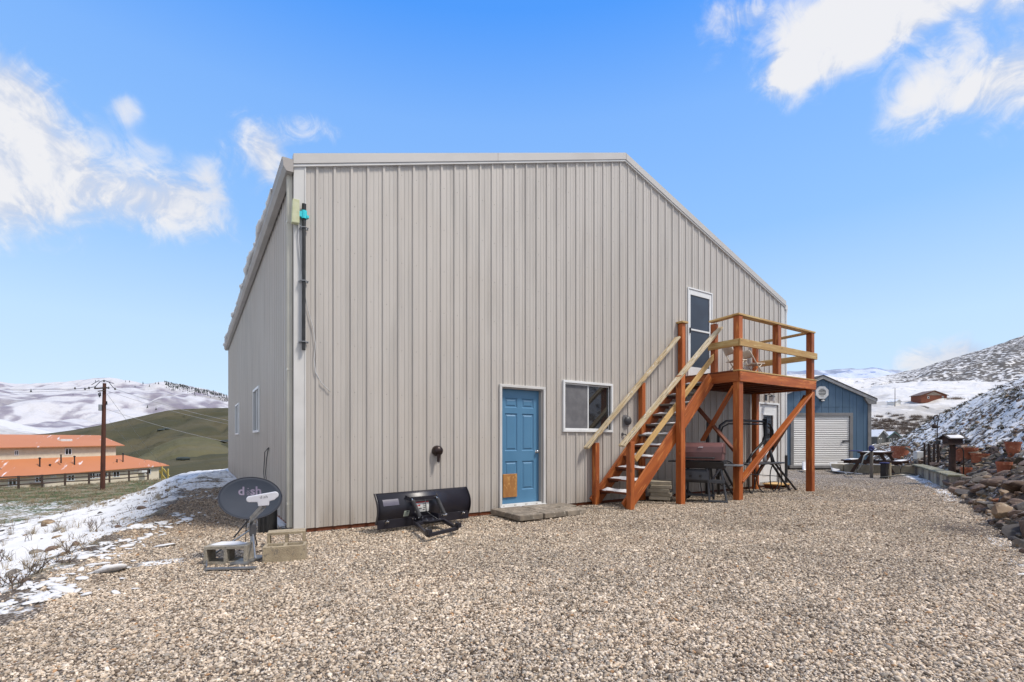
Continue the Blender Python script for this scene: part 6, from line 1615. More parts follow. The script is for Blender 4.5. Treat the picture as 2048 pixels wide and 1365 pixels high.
board('stake', (p.x + .12, p.y - .12, -.05), (p.x + .12, p.y - .12, .44), .05, .05, MT['weathered'], lp, up=(0, 1, 0))

# ---------------------------------------------------------------- retaining wall of blocks
ra, rb_ = onZ(1900, 978, -.03), onZ(1826, 948, -.03); rw = thing('retaining_wall', 'low mossy block retaining wall at the foot of the rocky bank', 'retaining wall', ra)
Lw = (rb_ - ra).length; dw = (rb_ - ra).normalized(); nw = Vector((dw.y, -dw.x, 0)); 
if nw.y > 0: nw = -nw
nb_ = 14; bl_ = Lw / nb_; r = random.Random(8)
for k in range(nb_):
    c = ra + dw * bl_ * (k + .5) + nw * (.12 + r.uniform(-.012, .012)); o = cbox('block', c + UP * .13, (bl_ - .014, .24, .33 + r.uniform(-.01, .01)), MT['paver_stack'] if k % 3 else MT['graywood'], rw, rz=math.atan2(dw.y, dw.x) + r.uniform(-.02, .02), ch=.012)
    if k % 2 == 0: cbox('cap_stone', ra + dw * bl_ * (k + 1) + nw * (.12 + r.uniform(-.01, .01)) + UP * (.325 + r.uniform(-.004, .004)), (2 * bl_ - .012, .34, .055), MT['moss'], rw, rz=math.atan2(dw.y, dw.x) + r.uniform(-.015, .015), ch=.012)
d2_ = (CR * -.9 + CF * .75).normalized()
for k in range(6): cbox('block', rb_ + d2_ * .42 * (k + .55) + nw * .1 + UP * .12, (.40, .24, .32), MT['paver_stack'], rw, rz=math.atan2(d2_.y, d2_.x), ch=.012)
for k in range(2): cbox('block', ra + nw * (.36 + .36 * k) - dw * .02 + UP * (.14 + .04 * k), (.24, .34, .34), MT['blocktan'] if k else MT['graywood'], rw, rz=math.atan2(dw.y, dw.x), ch=.012)

# ---------------------------------------------------------------- rocks
def rock_mat(name, c1, c2, c3):
    return mat(name, c1, c2, 2.2, rough=.85, bump=.8, bscale=14, vary=.28, c3=c3, detail=8)
RM = [rock_mat('brown_rock', (.17, .115, .085), (.09, .062, .05), (.27, .20, .145)), rock_mat('grey_rock', (.19, .165, .14), (.10, .09, .08), (.30, .26, .21)), rock_mat('tan_rock', (.28, .20, .125), (.17, .115, .07), (.38, .31, .22)), rock_mat('dark_rock', (.075, .066, .062), (.045, .04, .04), (.13, .12, .105))]
RMesh = []
for k in range(14):
    me = rock_mesh('rock', 3, 200 + k, 12, 1 + .25 * math.sin(k), .75 + .1 * math.cos(k * 2), .55 + .12 * math.sin(k * 3), .11, True, RM[(0, 1, 0, 2, 3, 1, 0)[k % 7]], (.20, .37))
    try: me.set_sharp_from_angle(angle=R(32))
    except Exception: pass
    RMesh.append(me)
def rock(x, y, z, s, mi, rot_, label=None, group=None, sc=(1, 1, 1)):
    o = bpy.data.objects.new('rock', RMesh[mi])
    Mw = Matrix.Translation((x, y, z)) @ Matrix.Rotation(rot_[2], 4, 'Z') @ Matrix.Rotation(rot_[0], 4, 'X') @ Matrix.Rotation(rot_[1], 4, 'Y') @ Matrix.Diagonal((s * sc[0], s * sc[1], s * sc[2], 1))
    link(o, Mw); return tag(o, label, 'rock', group)
# the ones that can be singled out along the edge of the yard
big = [(2035, 1072, .50, 4, (1.35, 1, 1.25), 'largest black green boulder at the near end of the rock edge'),
       (2010, 1035, .42, 3, (1, 1, 1.3), 'big tan pointed boulder with a brown foot, third from the near end of the edge'),
       (1985, 1015, .32, 1, (1.2, 1, .8), 'flat grey boulder left of the tan pointed boulder'),
       (2040, 985, .55, 0, (1.6, 1, .8), 'long slab like maroon boulder above the tan pointed one'),
       (1935, 990, .42, 4, (1.6, 1, .7), 'long dark boulder lying behind the wall end'),
       (1907, 973, .40, 0, (1.5, 1, .7), 'dark red boulder touching the end of the block wall'),
       (1993, 1003, .22, 10, (1.5, .8, .7), 'small orange sandstone rock among the dark boulders'),
       (1963, 1008, .22, 3, (1, 1, 1), 'rounded yellow tan rock at the gravel edge'),
       (2022, 1000, .34, 7, (1, 1, 1), 'brown faceted boulder topped by a snow patch'),
       (1968, 965, .36, 5, (1.2, 1, .8), 'grey brown boulder capped with snow below the pots'),
       (1995, 970, .42, 0, (1.2, 1, .8), 'round topped brown boulder in the middle of the rock heap'),
       (2044, 1020, .35, 4, (1, 1, 1.1), 'black boulder tucked behind the tan pointed one')]
MT['orange_rock'] = rock_mat('orange_rock', (.38, .13, .05), (.25, .08, .035), (.5, .25, .12))
for (px, py, s, mi, sc, lab) in big:
    # walk out along the view of that spot until the bank is met
    for d in np.arange(4.5, 22, .05):
        q = atD(px, py, d)
        if q.z <= float(hgt(q.x, q.y, False)) + .02: break
    o = rock(q.x, q.y, q.z + s * .12, s * d / 7.5 if d > 7.5 else s, mi, (random.uniform(-.2, .2), random.uniform(-.2, .2), random.uniform(0, 6.28)), lab, None, sc)
    if 'orange' in lab:
        o.data = RMesh[mi].copy(); o.data.materials[0] = MT['orange_rock']
placed = []; r = random.Random(31); tries = 0
while len(placed) < 285 and tries < 20000:
    tries += 1
    X = r.uniform(7.2, 24); yy = float(Yr(np.array([X]))[0]); sd0 = r.uniform(-.02, 1.25 if X > 9 else 1.9); Y = yy - sd0 * 1.06
    s = r.choice((.16, .2, .25, .3, .38)) * r.uniform(.85, 1.2)
    if sd0 < .15: s *= 1.1
    if 15.3 < X < 22 and sd0 < .45: continue
    if any((X - a) ** 2 + (Y - b) ** 2 < ((s + c) * .34) ** 2 for a, b, c in placed): continue
    placed.append((X, Y, s)); z = float(hgt(np.array([X]), np.array([Y]), False)[0])
    mi = r.randrange(14); tone = ('brown', 'grey', 'brown', 'tan', 'dark', 'grey', 'brown')[mi % 7]; size_ = 'small' if s < .2 else ('large' if s > .3 else 'middling')
    zone = 'near the right frame edge' if X < 10 else ('halfway along the rock edge' if X < 13 else ('beside the end of the block wall' if X < 17 else 'behind the block wall')); row = 'at the foot of the bank' if sd0 < .5 else 'higher on the bank'
    rock(X, Y, z + s * .10, s, mi, (r.uniform(-.4, .4), r.uniform(-.4, .4), r.uniform(0, 6.28)), f'{size_} {tone} fieldstone {zone}, {row}', 'fieldstones heaped along the right bank', (r.uniform(.9, 1.5), 1, r.uniform(.8, 1.1)))
# smaller stones and clods thrown over the bank
rk_small = src([rock_mesh('stone', 2, 300 + k, 5, 1.1, .8, .6, .15, True, RM[k % 4]) for k in range(6)], 'bank_stones')
n = 2600; X = rng.uniform(7.3, 45, n); Y = Yr(X) - rng.exponential(1.6, n) * 1.05 + .05; d = X * sn + Y * cs; k = (d > 3.5) & ~((X > 15) & (X < 22.5) & (Yr(X) - Y < .5)); X, Y = X[k], Y[k]; n = len(X)
s_n = rng.lognormal(math.log(.10), .4, n)[:, None] * rng.uniform(.8, 1.2, (n, 3))
scatter('small_stones', np.stack([X, Y, hgt(X, Y) + .01], 1), np.stack([rng.normal(0, .3, n), rng.normal(0, .3, n), rng.uniform(0, 6.28, n)], 1), s_n, rk_small, 'small stones and clods strewn over the right bank', 'stones')
# clods on the left bank
n = 130; Y = rng.uniform(4, 22, n); X = Xg(Y) - rng.uniform(-.1, 4, n)
scatter('small_stones', np.stack([X, Y, hgt(X, Y) + .005], 1), np.stack([rng.normal(0, .3, n), rng.normal(0, .3, n), rng.uniform(0, 6.28, n)], 1), rng.lognormal(math.log(.10), .4, n)[:, None] * rng.uniform(.8, 1.3, (n, 3)), rk_small, 'clods and stones showing through the snow of the left bank', 'stones')

# ---------------------------------------------------------------- terracotta pots
def ground_at(px, py, d0=5, d1=30):
    for d in np.arange(d0, d1, .05):
        q = atD(px, py, d)
        if q.z <= float(hgt(np.array([q.x]), np.array([q.y]), False)[0]): return Vector(q), float(d)
    return Vector(q), float(d)
def pot(px, py, wpx, hpx, label, shape=0, zoff=0.0, at_=None):
    q, d = at_ or ground_at(px, py); r_ = wpx / 2 * d / F * .82; h = hpx * d / F * 1.1
    t = thing('terracotta_pot', label, 'plant pot', (q.x, q.y, q.z + zoff), 'terracotta pots on the rocky bank')
    mb = MB(); z = q.z + zoff - .03
    k = .78 if shape == 0 else .92
    mb.lathe([(0, z + .0), (r_ * k, z), (r_ * .97, z + h * .8), (r_ * .90, z + h * .8), (r_ * (k - .1), z + h * .25), (0, z + h * .25)], (q.x, q.y, 0), 22); mb.build('body', MT['terracotta'], t, smooth='auto')
    mb = MB(); mb.lathe([(r_ * .90, z + h * .80), (r_ * 1.04, z + h * .80), (r_ * 1.06, z + h), (r_ * .95, z + h), (r_ * .90, z + h * .80)], (q.x, q.y, 0), 22); mb.build('rim', MT['terracotta'], t, smooth='auto')
    mb = MB(); mb.lathe([(0, z + h * .72), (r_ * .9, z + h * .70)], (q.x, q.y, 0), 14); mb.build('soil', mat('potting_soil', (.05, .035, .025), None, 9), t)
    return q, d, z + h
pot(1932, 921, 42, 25, 'wide salmon pot behind the bird feeder post', 1)
pot(1960, 924, 34, 17, 'low pale orange pot right of the wide salmon pot', 1)
pot(2008, 950, 29, 26, 'red brown pot tilted among the rocks, centre right')
pot(1932, 955, 22, 20, 'small deep orange pot behind the wall end')
q, d, zt = pot(2026, 912, 24, 16, 'lower red pot of the stacked pair at the right')
pot(2025, 898, 30, 18, 'upper red pot of the stacked pair at the right', 0, 0, (Vector((q.x, q.y, zt - .05)), d))
pot(1800, 916, 36, 22, 'rusty orange tub behind the picnic table', 1)

# ---------------------------------------------------------------- bird feeder, iron stakes, hooks
q, d = ground_at(1905, 952); q.z -= .05
bf = thing('bird_feeder', 'wooden house shaped bird feeder with snowy roof on a thick brown post', 'bird feeder', q)
zt = atD(1905, 890, d).z
mb = MB(); mb.lathe([(.075, q.z - .1), (.07, zt), (0, zt)], (q.x, q.y, 0), 12); mb.build('post', MT['brownwood'], bf, smooth='auto')
def BF(x, y, z): return Vector((q.x, q.y, zt)) + CR * x + CF * y + UP * z
for (a, b) in (((-.36, 0, .02), (.36, 0, .02)),): board('platform', BF(*a), BF(*b), .34, .03, MT['brownwood'], bf, up=UP)
mb = MB(); mb.prism([(-.20, .036), (.20, .036), (.20, .17), (-.20, .17)], BF(0, -.10, 0), CR, UP, CF * .20); mb.build('hopper', MT['brownwood'], bf, bevel=.004)
for s in (-1, 1):
    mb = MB(); mb.obox(BF(0, s * .085, .225), CR * .27, (CF * s * .8 - UP * .45).normalized() * .13, (CF * s * .45 + UP * .8).normalized() * .010); mb.build('roof_board', MT['shingle'], bf)
for s in (-1, 1): mb = MB(); mb.prism([(-.13, .17), (.13, .17), (0, .275)], BF(s * .20, 0, 0), CF, UP, CR * .01 * s); mb.build('gable_end', MT['brownwood'], bf)
for s in (-1, 1): mb = MB(); mb.obox(BF(s * .40, 0, .07), CR * .035, CF * .04, UP * .05); mb.build('suet_cage', MT['black'], bf)
snow_sheet(lambda u, v: BF(-.20 + .40 * u, -.165 + .15 * v, .195 + .085 * v), 'snow pad on the front slope of the bird feeder roof', 10, 5, .02, 8)
stk = MT['rust']
for i, px in enumerate((1849, 1857.5, 1868, 1876)):
    q2, d = ground_at(px, 934 - i * .5); zt2 = atD(px, 887, d).z; mb = MB(); mb.tube([Vector((q2.x, q2.y, q2.z - .1)), Vector((q2.x, q2.y, zt2))], .032, 7); o = mb.build('iron_stake', stk)
    tag(o, ['leftmost dark iron stake behind the block wall', 'second dark iron stake from the left behind the block wall', 'third dark iron stake, standing under the arched hoop', 'rightmost dark iron stake behind the block wall, beside the leaning rod'][i], 'stake', 'iron stakes behind the block wall')
def rod(pp, rad_, label, name='shepherd_hook'):
    q2, d = ground_at(*pp[0]); mb = MB(); mb.tube([Vector(tuple(atD(a, b, d))) for a, b in pp], rad_, 6); o = mb.build(name, stk, smooth=True); tag(o, label, 'garden hook')
rod([(1861, 934), (1860, 896), (1862, 888), (1868, 884), (1875, 887), (1877, 896), (1886, 940)], .014, 'arched iron hoop with one leg leaning outward above the stakes')
rod([(1874, 900), (1875, 850), (1877, 836), (1874, 830), (1869, 832), (1867, 840)], .016, 'tall thin shepherd hook on the snowy bank left of the bird feeder')
rod([(1927, 962), (1927, 903), (1925, 897), (1918, 895), (1912, 899)], .014, 'short shepherd hook curling right of the bird feeder post')
rod([(1898, 948), (1898, 905), (1896, 896)], .012, 'thin iron rod leaning beside the bird feeder post')
q2, d = ground_at(1873, 900); c = atD(1869, 853, d); mb = MB(); mb.lathe([(0, -.09), (.07, -.08), (.09, 0), (.05, .07), (.0, .1)], (c.x, c.y, c.z), 10); mb.tube([c + UP * .1, c + UP * .28], .006, 5); o = mb.build('hanging_feeder', stk, smooth=True); tag(o, 'small dark round feeder hanging from the tall shepherd hook', 'feeder')
# driftwood and boards thrown on the bank
for i, (a, b, w_, lab) in enumerate((((1806, 898), (1824, 882), .12, 'grey weathered log leaning up the bank beyond the table'), ((1826, 886), (1846, 902), .13, 'grey board crossing downhill beside the iron stakes'), ((1812, 896), (1834, 912), .10, 'short pale branch lying below the grey log'), ((1790, 893), (1812, 903), .10, 'thin branch beside the rusty tub'))):
    q1, d1 = ground_at(*a); q2, d2_ = ground_at(*b); d = (d1 + d2_) / 2
    A1, B1 = atD(*a, d), atD(*b, d); mb = MB(); mid = (A1 + B1) / 2 + UP * .05; mb.tube([A1, mid, B1], [w_ * .6, w_ * .7, w_ * .45], 7); o = mb.build('driftwood', MT['graywood'], smooth=True); tag(o, lab, 'driftwood')
q1, d1 = ground_at(1838, 918); o = cbox('glass_box', (q1.x, q1.y, q1.z + .14), (.34, .2, .32), MT['plasticsheet'], rz=-YAW); tag(o, 'pale framed box propped among rocks left of the iron stakes', 'box')

# ---------------------------------------------------------------- weeds on the left bank
def weed(px, py, h, n_, label, seed, spread=.6):
    q = None
    for d in np.arange(3, 30, .05):
        q = atD(px, py, d)
        if q.z <= float(hgt(np.array([q.x]), np.array([q.y]), False)[0]): break
    r = random.Random(seed); mb = MB(); b0 = Vector((q.x, q.y, q.z - .03))
    def br(p, dr, l, rad_, dep):
        pts2 = [p]; dd_ = dr.copy()
        for i in range(3):
            dd_ = (dd_ + Vector((r.uniform(-.3, .3), r.uniform(-.3, .3), r.uniform(-.1, .25)))).normalized(); pts2.append(pts2[-1] + dd_ * l / 3)
        mb.tube(pts2, [rad_, rad_ * .8, rad_ * .6, rad_ * .25], 4, cap=False)
        if dep:
            for _ in range(r.choice((2, 3))):
                i = r.choice((1, 2)); br(pts2[i], (dd_ + Vector((r.uniform(-.9, .9), r.uniform(-.9, .9), r.uniform(-.1, .7)))).normalized(), l * .5, rad_ * .5, dep - 1)
    for _ in range(n_): br(b0 + Vector((r.uniform(-.06, .06), r.uniform(-.06, .06), 0)), Vector((r.uniform(-spread, spread), r.uniform(-spread, spread), 1)).normalized(), h * r.uniform(.6, 1.1), .0042, 2)
    o = mb.build('weed', MT['twig']); tag(o, label, 'weed', 'leafless weeds on the snowy left bank')
for i, w in enumerate(((186, 1062, .40, 9, 'dark twisted leafless bush, largest on the left bank', .9), (198, 1052, .30, 6, 'pale leafless shrub just above the dark twisted bush', .7), (142, 1108, .38, 8, 'upright leafless weed halfway down the left bank edge', .6), (118, 1128, .22, 9, 'dense low weed at the gravel edge of the left bank', .9), (66, 1148, .36, 8, 'leafless weed cluster near the left frame edge, above the gravel', .7),
                      (22, 1168, .30, 9, 'tangled weed nearest the left frame edge', .9), (45, 1175, .26, 8, 'dark wiry weed low at the left, at the gravel edge', .9), (232, 1056, .20, 4, 'short stubby brown stalk standing alone on the snow', .3), (150, 1082, .28, 5, 'thin weed left of the dark twisted bush', .6), (60, 1082, .34, 3, 'tall thin single weed stalk in the snow at left', .3),
                      (22, 1062, .38, 2, 'lone stem in the far left snow', .2), (262, 1020, .24, 4, 'small weed near the crest of the left bank', .6), (122, 1052, .30, 3, 'slim stem midway on the snowy left slope', .4), (8, 1120, .3, 6, 'weed cut by the left frame edge', .7))):
    weed(w[0], w[1], w[2] * .62, w[3], w[4], 60 + i, w[5])

# ---------------------------------------------------------------- utility pole and wires
zf = ZF; dpo = (H - zf) * F / (981 - HY); pb = atD(205, 981, dpo)
up = thing('utility_pole', 'tall brown wooden utility pole with crossarm on the field', 'utility pole', pb)
pt_ = atD(209, 767, dpo)
mb = MB(); mb.tube([pb - UP * .3, pb.lerp(pt_, .5), pt_], [.20, .175, .135], 12); mb.build('pole', MT['pole'], up, smooth='auto')
def UPp(px, py, dd_=0): return atD(px, py, dpo + dd_)
for (a, b, w_) in (((189, 777.5), (214, 776), .10), ((196, 783), (212, 781), .07)):
    mb = MB(); mb.beam(UPp(*a, -.2), UPp(*b, -.2), w_, w_ * 1.3); mb.build('crossarm', MT['fencewood'], up)
mb = MB(); mb.tube([UPp(172, 778), UPp(190, 774), UPp(200, 764), UPp(208, 761), UPp(218, 765), UPp(226, 775), UPp(231, 779)], .03, 5); mb.tube([UPp(183, 770), UPp(197, 762)], .03, 5); mb.tube([UPp(208, 761), UPp(228, 768)], .025, 5); mb.build('jumper_wire', MT['black'], up, smooth=True)
for (px, py) in ((170, 778), (178, 776), (190, 775), (208, 762), (217, 776), (230, 778), (150, 777)):
    mb = MB(); c = UPp(px, py); mb.lathe([(.0, -.12), (.09, -.10), (.05, -.03), (.09, .03), (0, .12)], (c.x, c.y, c.z), 8); mb.build('insulator', MT['greymetal'], up, smooth=True)
c = UPp(201.5, 816); mb = MB(); mb.lathe([(.0, -.30), (.14, -.30), (.14, .26), (.10, .30), (0, .30)], (c.x, c.y - .3, c.z), 12); mb.build('meter_can', MT['steel'], up, smooth='auto')
mb = MB(); mb.tube([UPp(197, 787, -.1), UPp(199, 795, -.1)], .05, 6); mb.tube([UPp(200, 785, -.1), UPp(201, 793, -.1)], .05, 6); mb.tube([UPp(213, 803, -.1), UPp(213.5, 810, -.1)], .06, 6); mb.build('cutout', MT['black'], up, kind='stuff')
def wire(a, b, sag, rad_, label, m_=None):
    a, b = Vector(a), Vector(b); pts2 = [a.lerp(b, t_) - UP * sag * 4 * t_ * (1 - t_) for t_ in np.linspace(0, 1, 16)]
    mb = MB(); mb.tube(pts2, rad_, 5); o = mb.build('power_line', m_ or MT['black'], smooth=True); tag(o, label, 'power line')
far_l = atD(-700, 770, 46); fl2 = atD(-700, 790, 46)
wire(UPp(170, 778), far_l + UP * .6, .5, .013, 'upper wire running from the pole to the left edge of the picture')
wire(UPp(180, 780.5), fl2, .3, .011, 'lower wire running from the pole to the left edge of the picture')
wl_ = mat('pale_wire', (.32, .33, .35), None, 4)
wire(UPp(229, 778), atD(620, 862, 60), .8, .017, 'upper wire from the pole toward the barn', wl_)
wire(UPp(214, 782), atD(620, 870, 60), .8, .014, 'second wire from the pole toward the barn', wl_)
wire(UPp(213, 819), atD(620, 905, 60), .8, .016, 'low service wire from the pole toward the barn', wl_)
wire(UPp(214, 788), atD(322, 930, 62), .1, .013, 'long guy line sloping from the pole down to the house end', wl_)
wire(UPp(219, 842), atD(292, 925, 56), .1, .011, 'short pale guy line below the pole transformer', wl_)

# ---------------------------------------------------------------- rail fence along the field
fc = thing('rail_fence', 'brown three rail wooden fence below the orange roofed building', 'fence', CW(*FC[0], ZF))
FF = [(FC[0][0] - 1.4, FC[0][1] - 1.9), (FC[0][0] - 3.2, FC[0][1] - 4.5)][::-1] + list(FC)
tops = []
for (xc, d) in FF:
    b = CW(xc, d, 0); zb = float(hgt(np.array([b.x]), np.array([b.y]), False)[0]); b.z = zb
    board('post', b - UP * .2, b + UP * 1.28, .16, .16, MT['fencewood'], fc, up=(0, 1, 0)); tops.append(b)
for a, b in zip(tops[:-1], tops[1:]):
    for h in (.42, .82, 1.20): board('rail', a + UP * h, b + UP * h, .05, .12, MT['fencewood'], fc)

# ---------------------------------------------------------------- orange roofed building
xf0, d0, d1 = -67.2, 40.0, 95.3
ob = thing('orange_roof_building', 'long cream two storey building with orange metal roofs beyond the fence', 'building', CW(-70, 75, -6.5))
ST = MT['stucco']
def Bx(name, x0, x1, da, db, z0, z1, m_, par=None):
    mb = MB(); mb.obox(CW((x0 + x1) / 2, (da + db) / 2, (z0 + z1) / 2), CR * (x1 - x0) / 2, CF * (db - da) / 2, UP * (z1 - z0) / 2); return mb.build(name, m_, par or ob)
XF = -68.4
Bx('lower_wall', -84, XF, d0, 93.5, -7.2, -3.95, ST); Bx('upper_wall', -83, -71.9, d0, 87.6, -3.9, .02, ST)
def quad(name, pts2, m_, t=.12):
    mb = MB(); mb.add([CW(*p) for p in pts2] + [CW(p[0], p[1], p[2] - t) for p in pts2], [(0, 1, 2, 3), (7, 6, 5, 4), (0, 4, 5, 1), (1, 5, 6, 2), (2, 6, 7, 3), (3, 7, 4, 0)]); return mb.build(name, m_, ob)
OR = MT['orange_roof']
quad('roof', [(-77.3, d0, 1.92), (-71.2, d0, .02), (-71.2, 88.7, .14), (-77.3, 90.5, 2.0)], OR)
quad('roof', [(-77.3, d0, 1.921), (-84, d0, .02), (-84, 88.7, .1), (-77.3, 90.5, 2.001)], OR)
quad('roof', [(-71.9, d0, -1.62), (-67.4, d0, -3.9), (-67.9, 95.6, -3.9), (-71.9, 89.5, -1.68)], OR)
quad('roof', [(-71.9, 89.51, -1.68), (-67.9, 95.61, -3.9), (-84, 96, -3.9), (-84, 89.5, -1.68)], OR)
mb = MB(); mb.add([CW(-83, 87.61, 0.02), CW(-71.9, 87.61, 0.02), CW(-77.3, 87.61, 1.8)], [(0, 1, 2)]); mb.build('gable_wall', ST, ob)
def win(px0, px1, py0, py1, xface, m_=None, par=None, frame=True):
    """window on a wall that runs straight away from the viewer, at lateral distance xface"""
    da, db = xface * F / (px0 - CX), xface * F / (px1 - CX); dm = (da + db) / 2
    z0, z1 = H + (HY - py1) * dm / F, H + (HY - py0) * dm / F
    f = Bx('window', xface, xface + .06, da, db, z0, z1, MT['white'])
    k = (db - da) * .06 + .10; mid = (da + db) / 2
    Bx('pane', xface + .061, xface + .08, da + k, mid - k / 2, z0 + .11, z1 - .11, MT['glass_dark'], f); Bx('pane', xface + .061, xface + .08, mid + k / 2, db - k, z0 + .11, z1 - .11, MT['glass_dark'], f)
    return f
for w in ((15, 33, 958, 973), (69, 84, 954, 965), (101, 112, 951.5, 955), (134, 149, 950, 962), (178, 190, 946, 958), (191, 202, 947, 956), (205, 214, 945, 956), (225, 239, 943, 954.5), (252.5, 259, 940, 943.5), (267.5, 276, 939.5, 943.5), (290, 301.5, 938, 949)): win(*w, XF)
for w in ((28, 36.5, 901, 911.5), (129, 143, 897, 910)): win(*w, -71.9)
for (px, py, h) in ((79.5, 926, 1.1), (149, 922, 1.1), (122, 914, .5), (100, 938, 1.0), (81, 945, .8), (226, 930, .5), (234, 924, .6), (270, 932, .5), (246, 913, .8), (0, 946, .8)):
    lat = -69.8; dq = lat * F / (px - CX); z = H + (HY - py) * dq / F
    mb = MB(); c = CW(lat, dq, z); h *= .75; mb.lathe([(.09, -1.0), (.09, h * .7), (.15, h * .7), (.15, h * .9), (0, h)], tuple(c), 8); mb.build('vent_pipe', MT['greymetal'] if h > .9 else MT['black'], ob)
Bx('roof_hatch', -74.4, -73.8, 79, 81.0, .9, 1.28, MT['whitemetal'])
Bx('air_conditioner', XF, XF + .8, 88.2, 89.6, -5.0, -4.3, MT['whitemetal']); Bx('lean_to_roof', XF, XF + 2.2, 68.4, 70.5, -5.1, -4.95, MT['graywood']); Bx('cellar_box', XF, XF + 1.6, 68.8, 72.2, -6.9, -6.2, MT['greymetal'])
quad('porch_roof', [(-74.0, 92.5, -2.9), (-70.2, 96.2, -3.8), (-70.4, 98.2, -3.8), (-74, 98.2, -2.9)], OR)
ypm = MT['yellowpaint']
for (px, py0, py1) in ((324, 932, 952), (336, 938, 955)):
    a = atD(px, py0, 97); b = atD(px, py1 + 12, 97); mb = MB(); mb.beam(b, a, .22, .22, up=CR); mb.build('porch_post', ypm, ob)
for a, b in (((318, 941), (330, 958)), ((326, 938), (338, 953))):
    mb = MB(); mb.beam(atD(*a, 97), atD(*b, 97), .15, .3); mb.build('stair_rail', ypm, ob)

# ---------------------------------------------------------------- far houses on the right
def house(px, py, wpx, hpx, rpx, name, label, wm, rm_, dep=9, wins=(), turn=0.0, gable=True):
    q, d = right_at(px, py); k = d / F; w = wpx * k; h = hpx * k; rr = rpx * k
    t = thing(name, label, 'house', (q.x, q.y, q.z - .3)); ux = (CR * math.cos(turn) + CF * math.sin(turn)); uy = (CF * math.cos(turn) - CR * math.sin(turn))
    def P(x, y, z): return q + ux * x + uy * y + UP * z
    mb = MB()
    mb.prism([(-w/2, -1.2), (w/2, -1.2), (w/2, h), (0, h + rr), (-w/2, h)], P(0, 0, 0), ux, UP, uy * dep); mb.build('wall', wm, t)
    for s in (-1, 1):
        mb = MB(); e = .6; zz = h - e * rr / (w / 2); v = []
        for (x, z) in ((0, h + rr + .06), (s * (w / 2 + e), zz + .06)):
            for y in (-.7, dep + .7): v += [P(x, y, z), P(x, y, z + .28)]
        mb.add(v, [(0, 4, 5, 1), (2, 3, 7, 6), (1, 5, 7, 3), (0, 2, 6, 4), (0, 1, 3, 2), (4, 6, 7, 5)]); mb.build('roof', rm_, t)
    for (x, z, ww, hh) in wins:
        mb = MB(); mb.obox(P(x * w, -.05, z * h), ux * ww * w / 2, uy * .04, UP * hh * h / 2); f = mb.build('window', MT['white'], t)
        mb = MB(); mb.obox(P(x * w, -.11, z * h), ux * ww * w * .32, uy * .015, UP * hh * h * .36); mb.build('pane', MT['glass_dark'], f)
    return t, P, w, h, rr
t, P, w, h, rr = house(1868, 805, 52, 11, 9, 'brown_house', 'distant brown gabled house on the snowy meadow', MT['brownhouse'], mat('brown_roof', (.16, .10, .07), None, 2), 8, ((-.22, .62, .07, .42), (.34, .66, .07, .42)))
mb = MB(); mb.prism([(-w * .32, h * 1.02), (w * .32, h * 1.02), (0, h + rr * .86)], P(0, -.06, 0), CR, UP, CF * .05); mb.build('gable_panel', mat('grey_gable', (.30, .24, .19), None, 2), t)
house(1796, 812, 17, 7, 4, 'white_hut', 'small white hut beside the thin pole on the meadow', MT['whitemetal'], MT['snow_roof'], 5, (), .35)
t, P, w, h, rr = house(1764, 891, 26, 15, 11, 'green_house', 'grey green house with snowy roof beyond the shed corner', MT['grey_wall'], MT['snow_roof'], 9, ((-.30, .3, .10, .8), (-.10, .3, .08, .8)), .3)
mb = MB(); 
# second wing with a bigger gable on the right
wq = P(w * .95, -1.0, 0); wk = 24 * (wq - Vector((0, 0, H))).dot(CF) / F
mb.prism([(-wk / 2, -1.2), (wk / 2, -1.2), (wk / 2, h * .8), (0, h * 1.5), (-wk / 2, h * .8)], wq, CR, UP, CF * 8); mb.build('wing_wall', MT['grey_wall'], t)
for s in (-1, 1):
    mb = MB(); v = []
    for (x, z) in ((0, h * 1.5), (s * (wk / 2 + .5), h * .74)):
        for y in (-.6, 8.5): v += [wq + CR * x + CF * y + UP * (z + .04), wq + CR * x + CF * y + UP * (z + .26)]
    mb.add(v, [(0, 4, 5, 1), (2, 3, 7, 6), (1, 5, 7, 3), (0, 2, 6, 4), (0, 1, 3, 2), (4, 6, 7, 5)]); mb.build('roof', MT['snow_roof'], t)
    mb = MB(); v = []
    for (x, z) in ((0, h * 1.5), (s * (wk / 2 + .5), h * .74)):
        for y in (-.68, -.61): v += [wq + CR * x + CF * y + UP * (z - .25), wq + CR * x + CF * y + UP * (z + .28)]
    mb.add(v, [(0, 4, 5, 1), (2, 3, 7, 6), (1, 5, 7, 3), (0, 2, 6, 4), (0, 1, 3, 2), (4, 6, 7, 5)]); mb.build('bargeboard', MT['green_trim'], t)
for (x, z) in ((-.28, .12), (.0, .12), (.26, .2)):
    mb = MB(); mb.obox(wq + CR * x * wk + UP * h * (z + .25) - CF * .06, CR * wk * .07, CF * .04, UP * h * .26); f = mb.build('window', MT['white'], t)
    mb = MB(); mb.obox(wq + CR * x * wk + UP * h * (z + .25) - CF * .12, CR * wk * .045, CF * .015, UP * h * .2); mb.build('pane', MT['glass_dark'], f)
q, d = right_at(1790, 814); mb = MB(); mb.tube([q - UP * .3, q + UP * 37 * d / F], [.22, .14], 8); o = mb.build('utility_pole', MT['fencewood']); tag(o, 'thin distant pole standing beside the white hut on the meadow', 'utility pole')
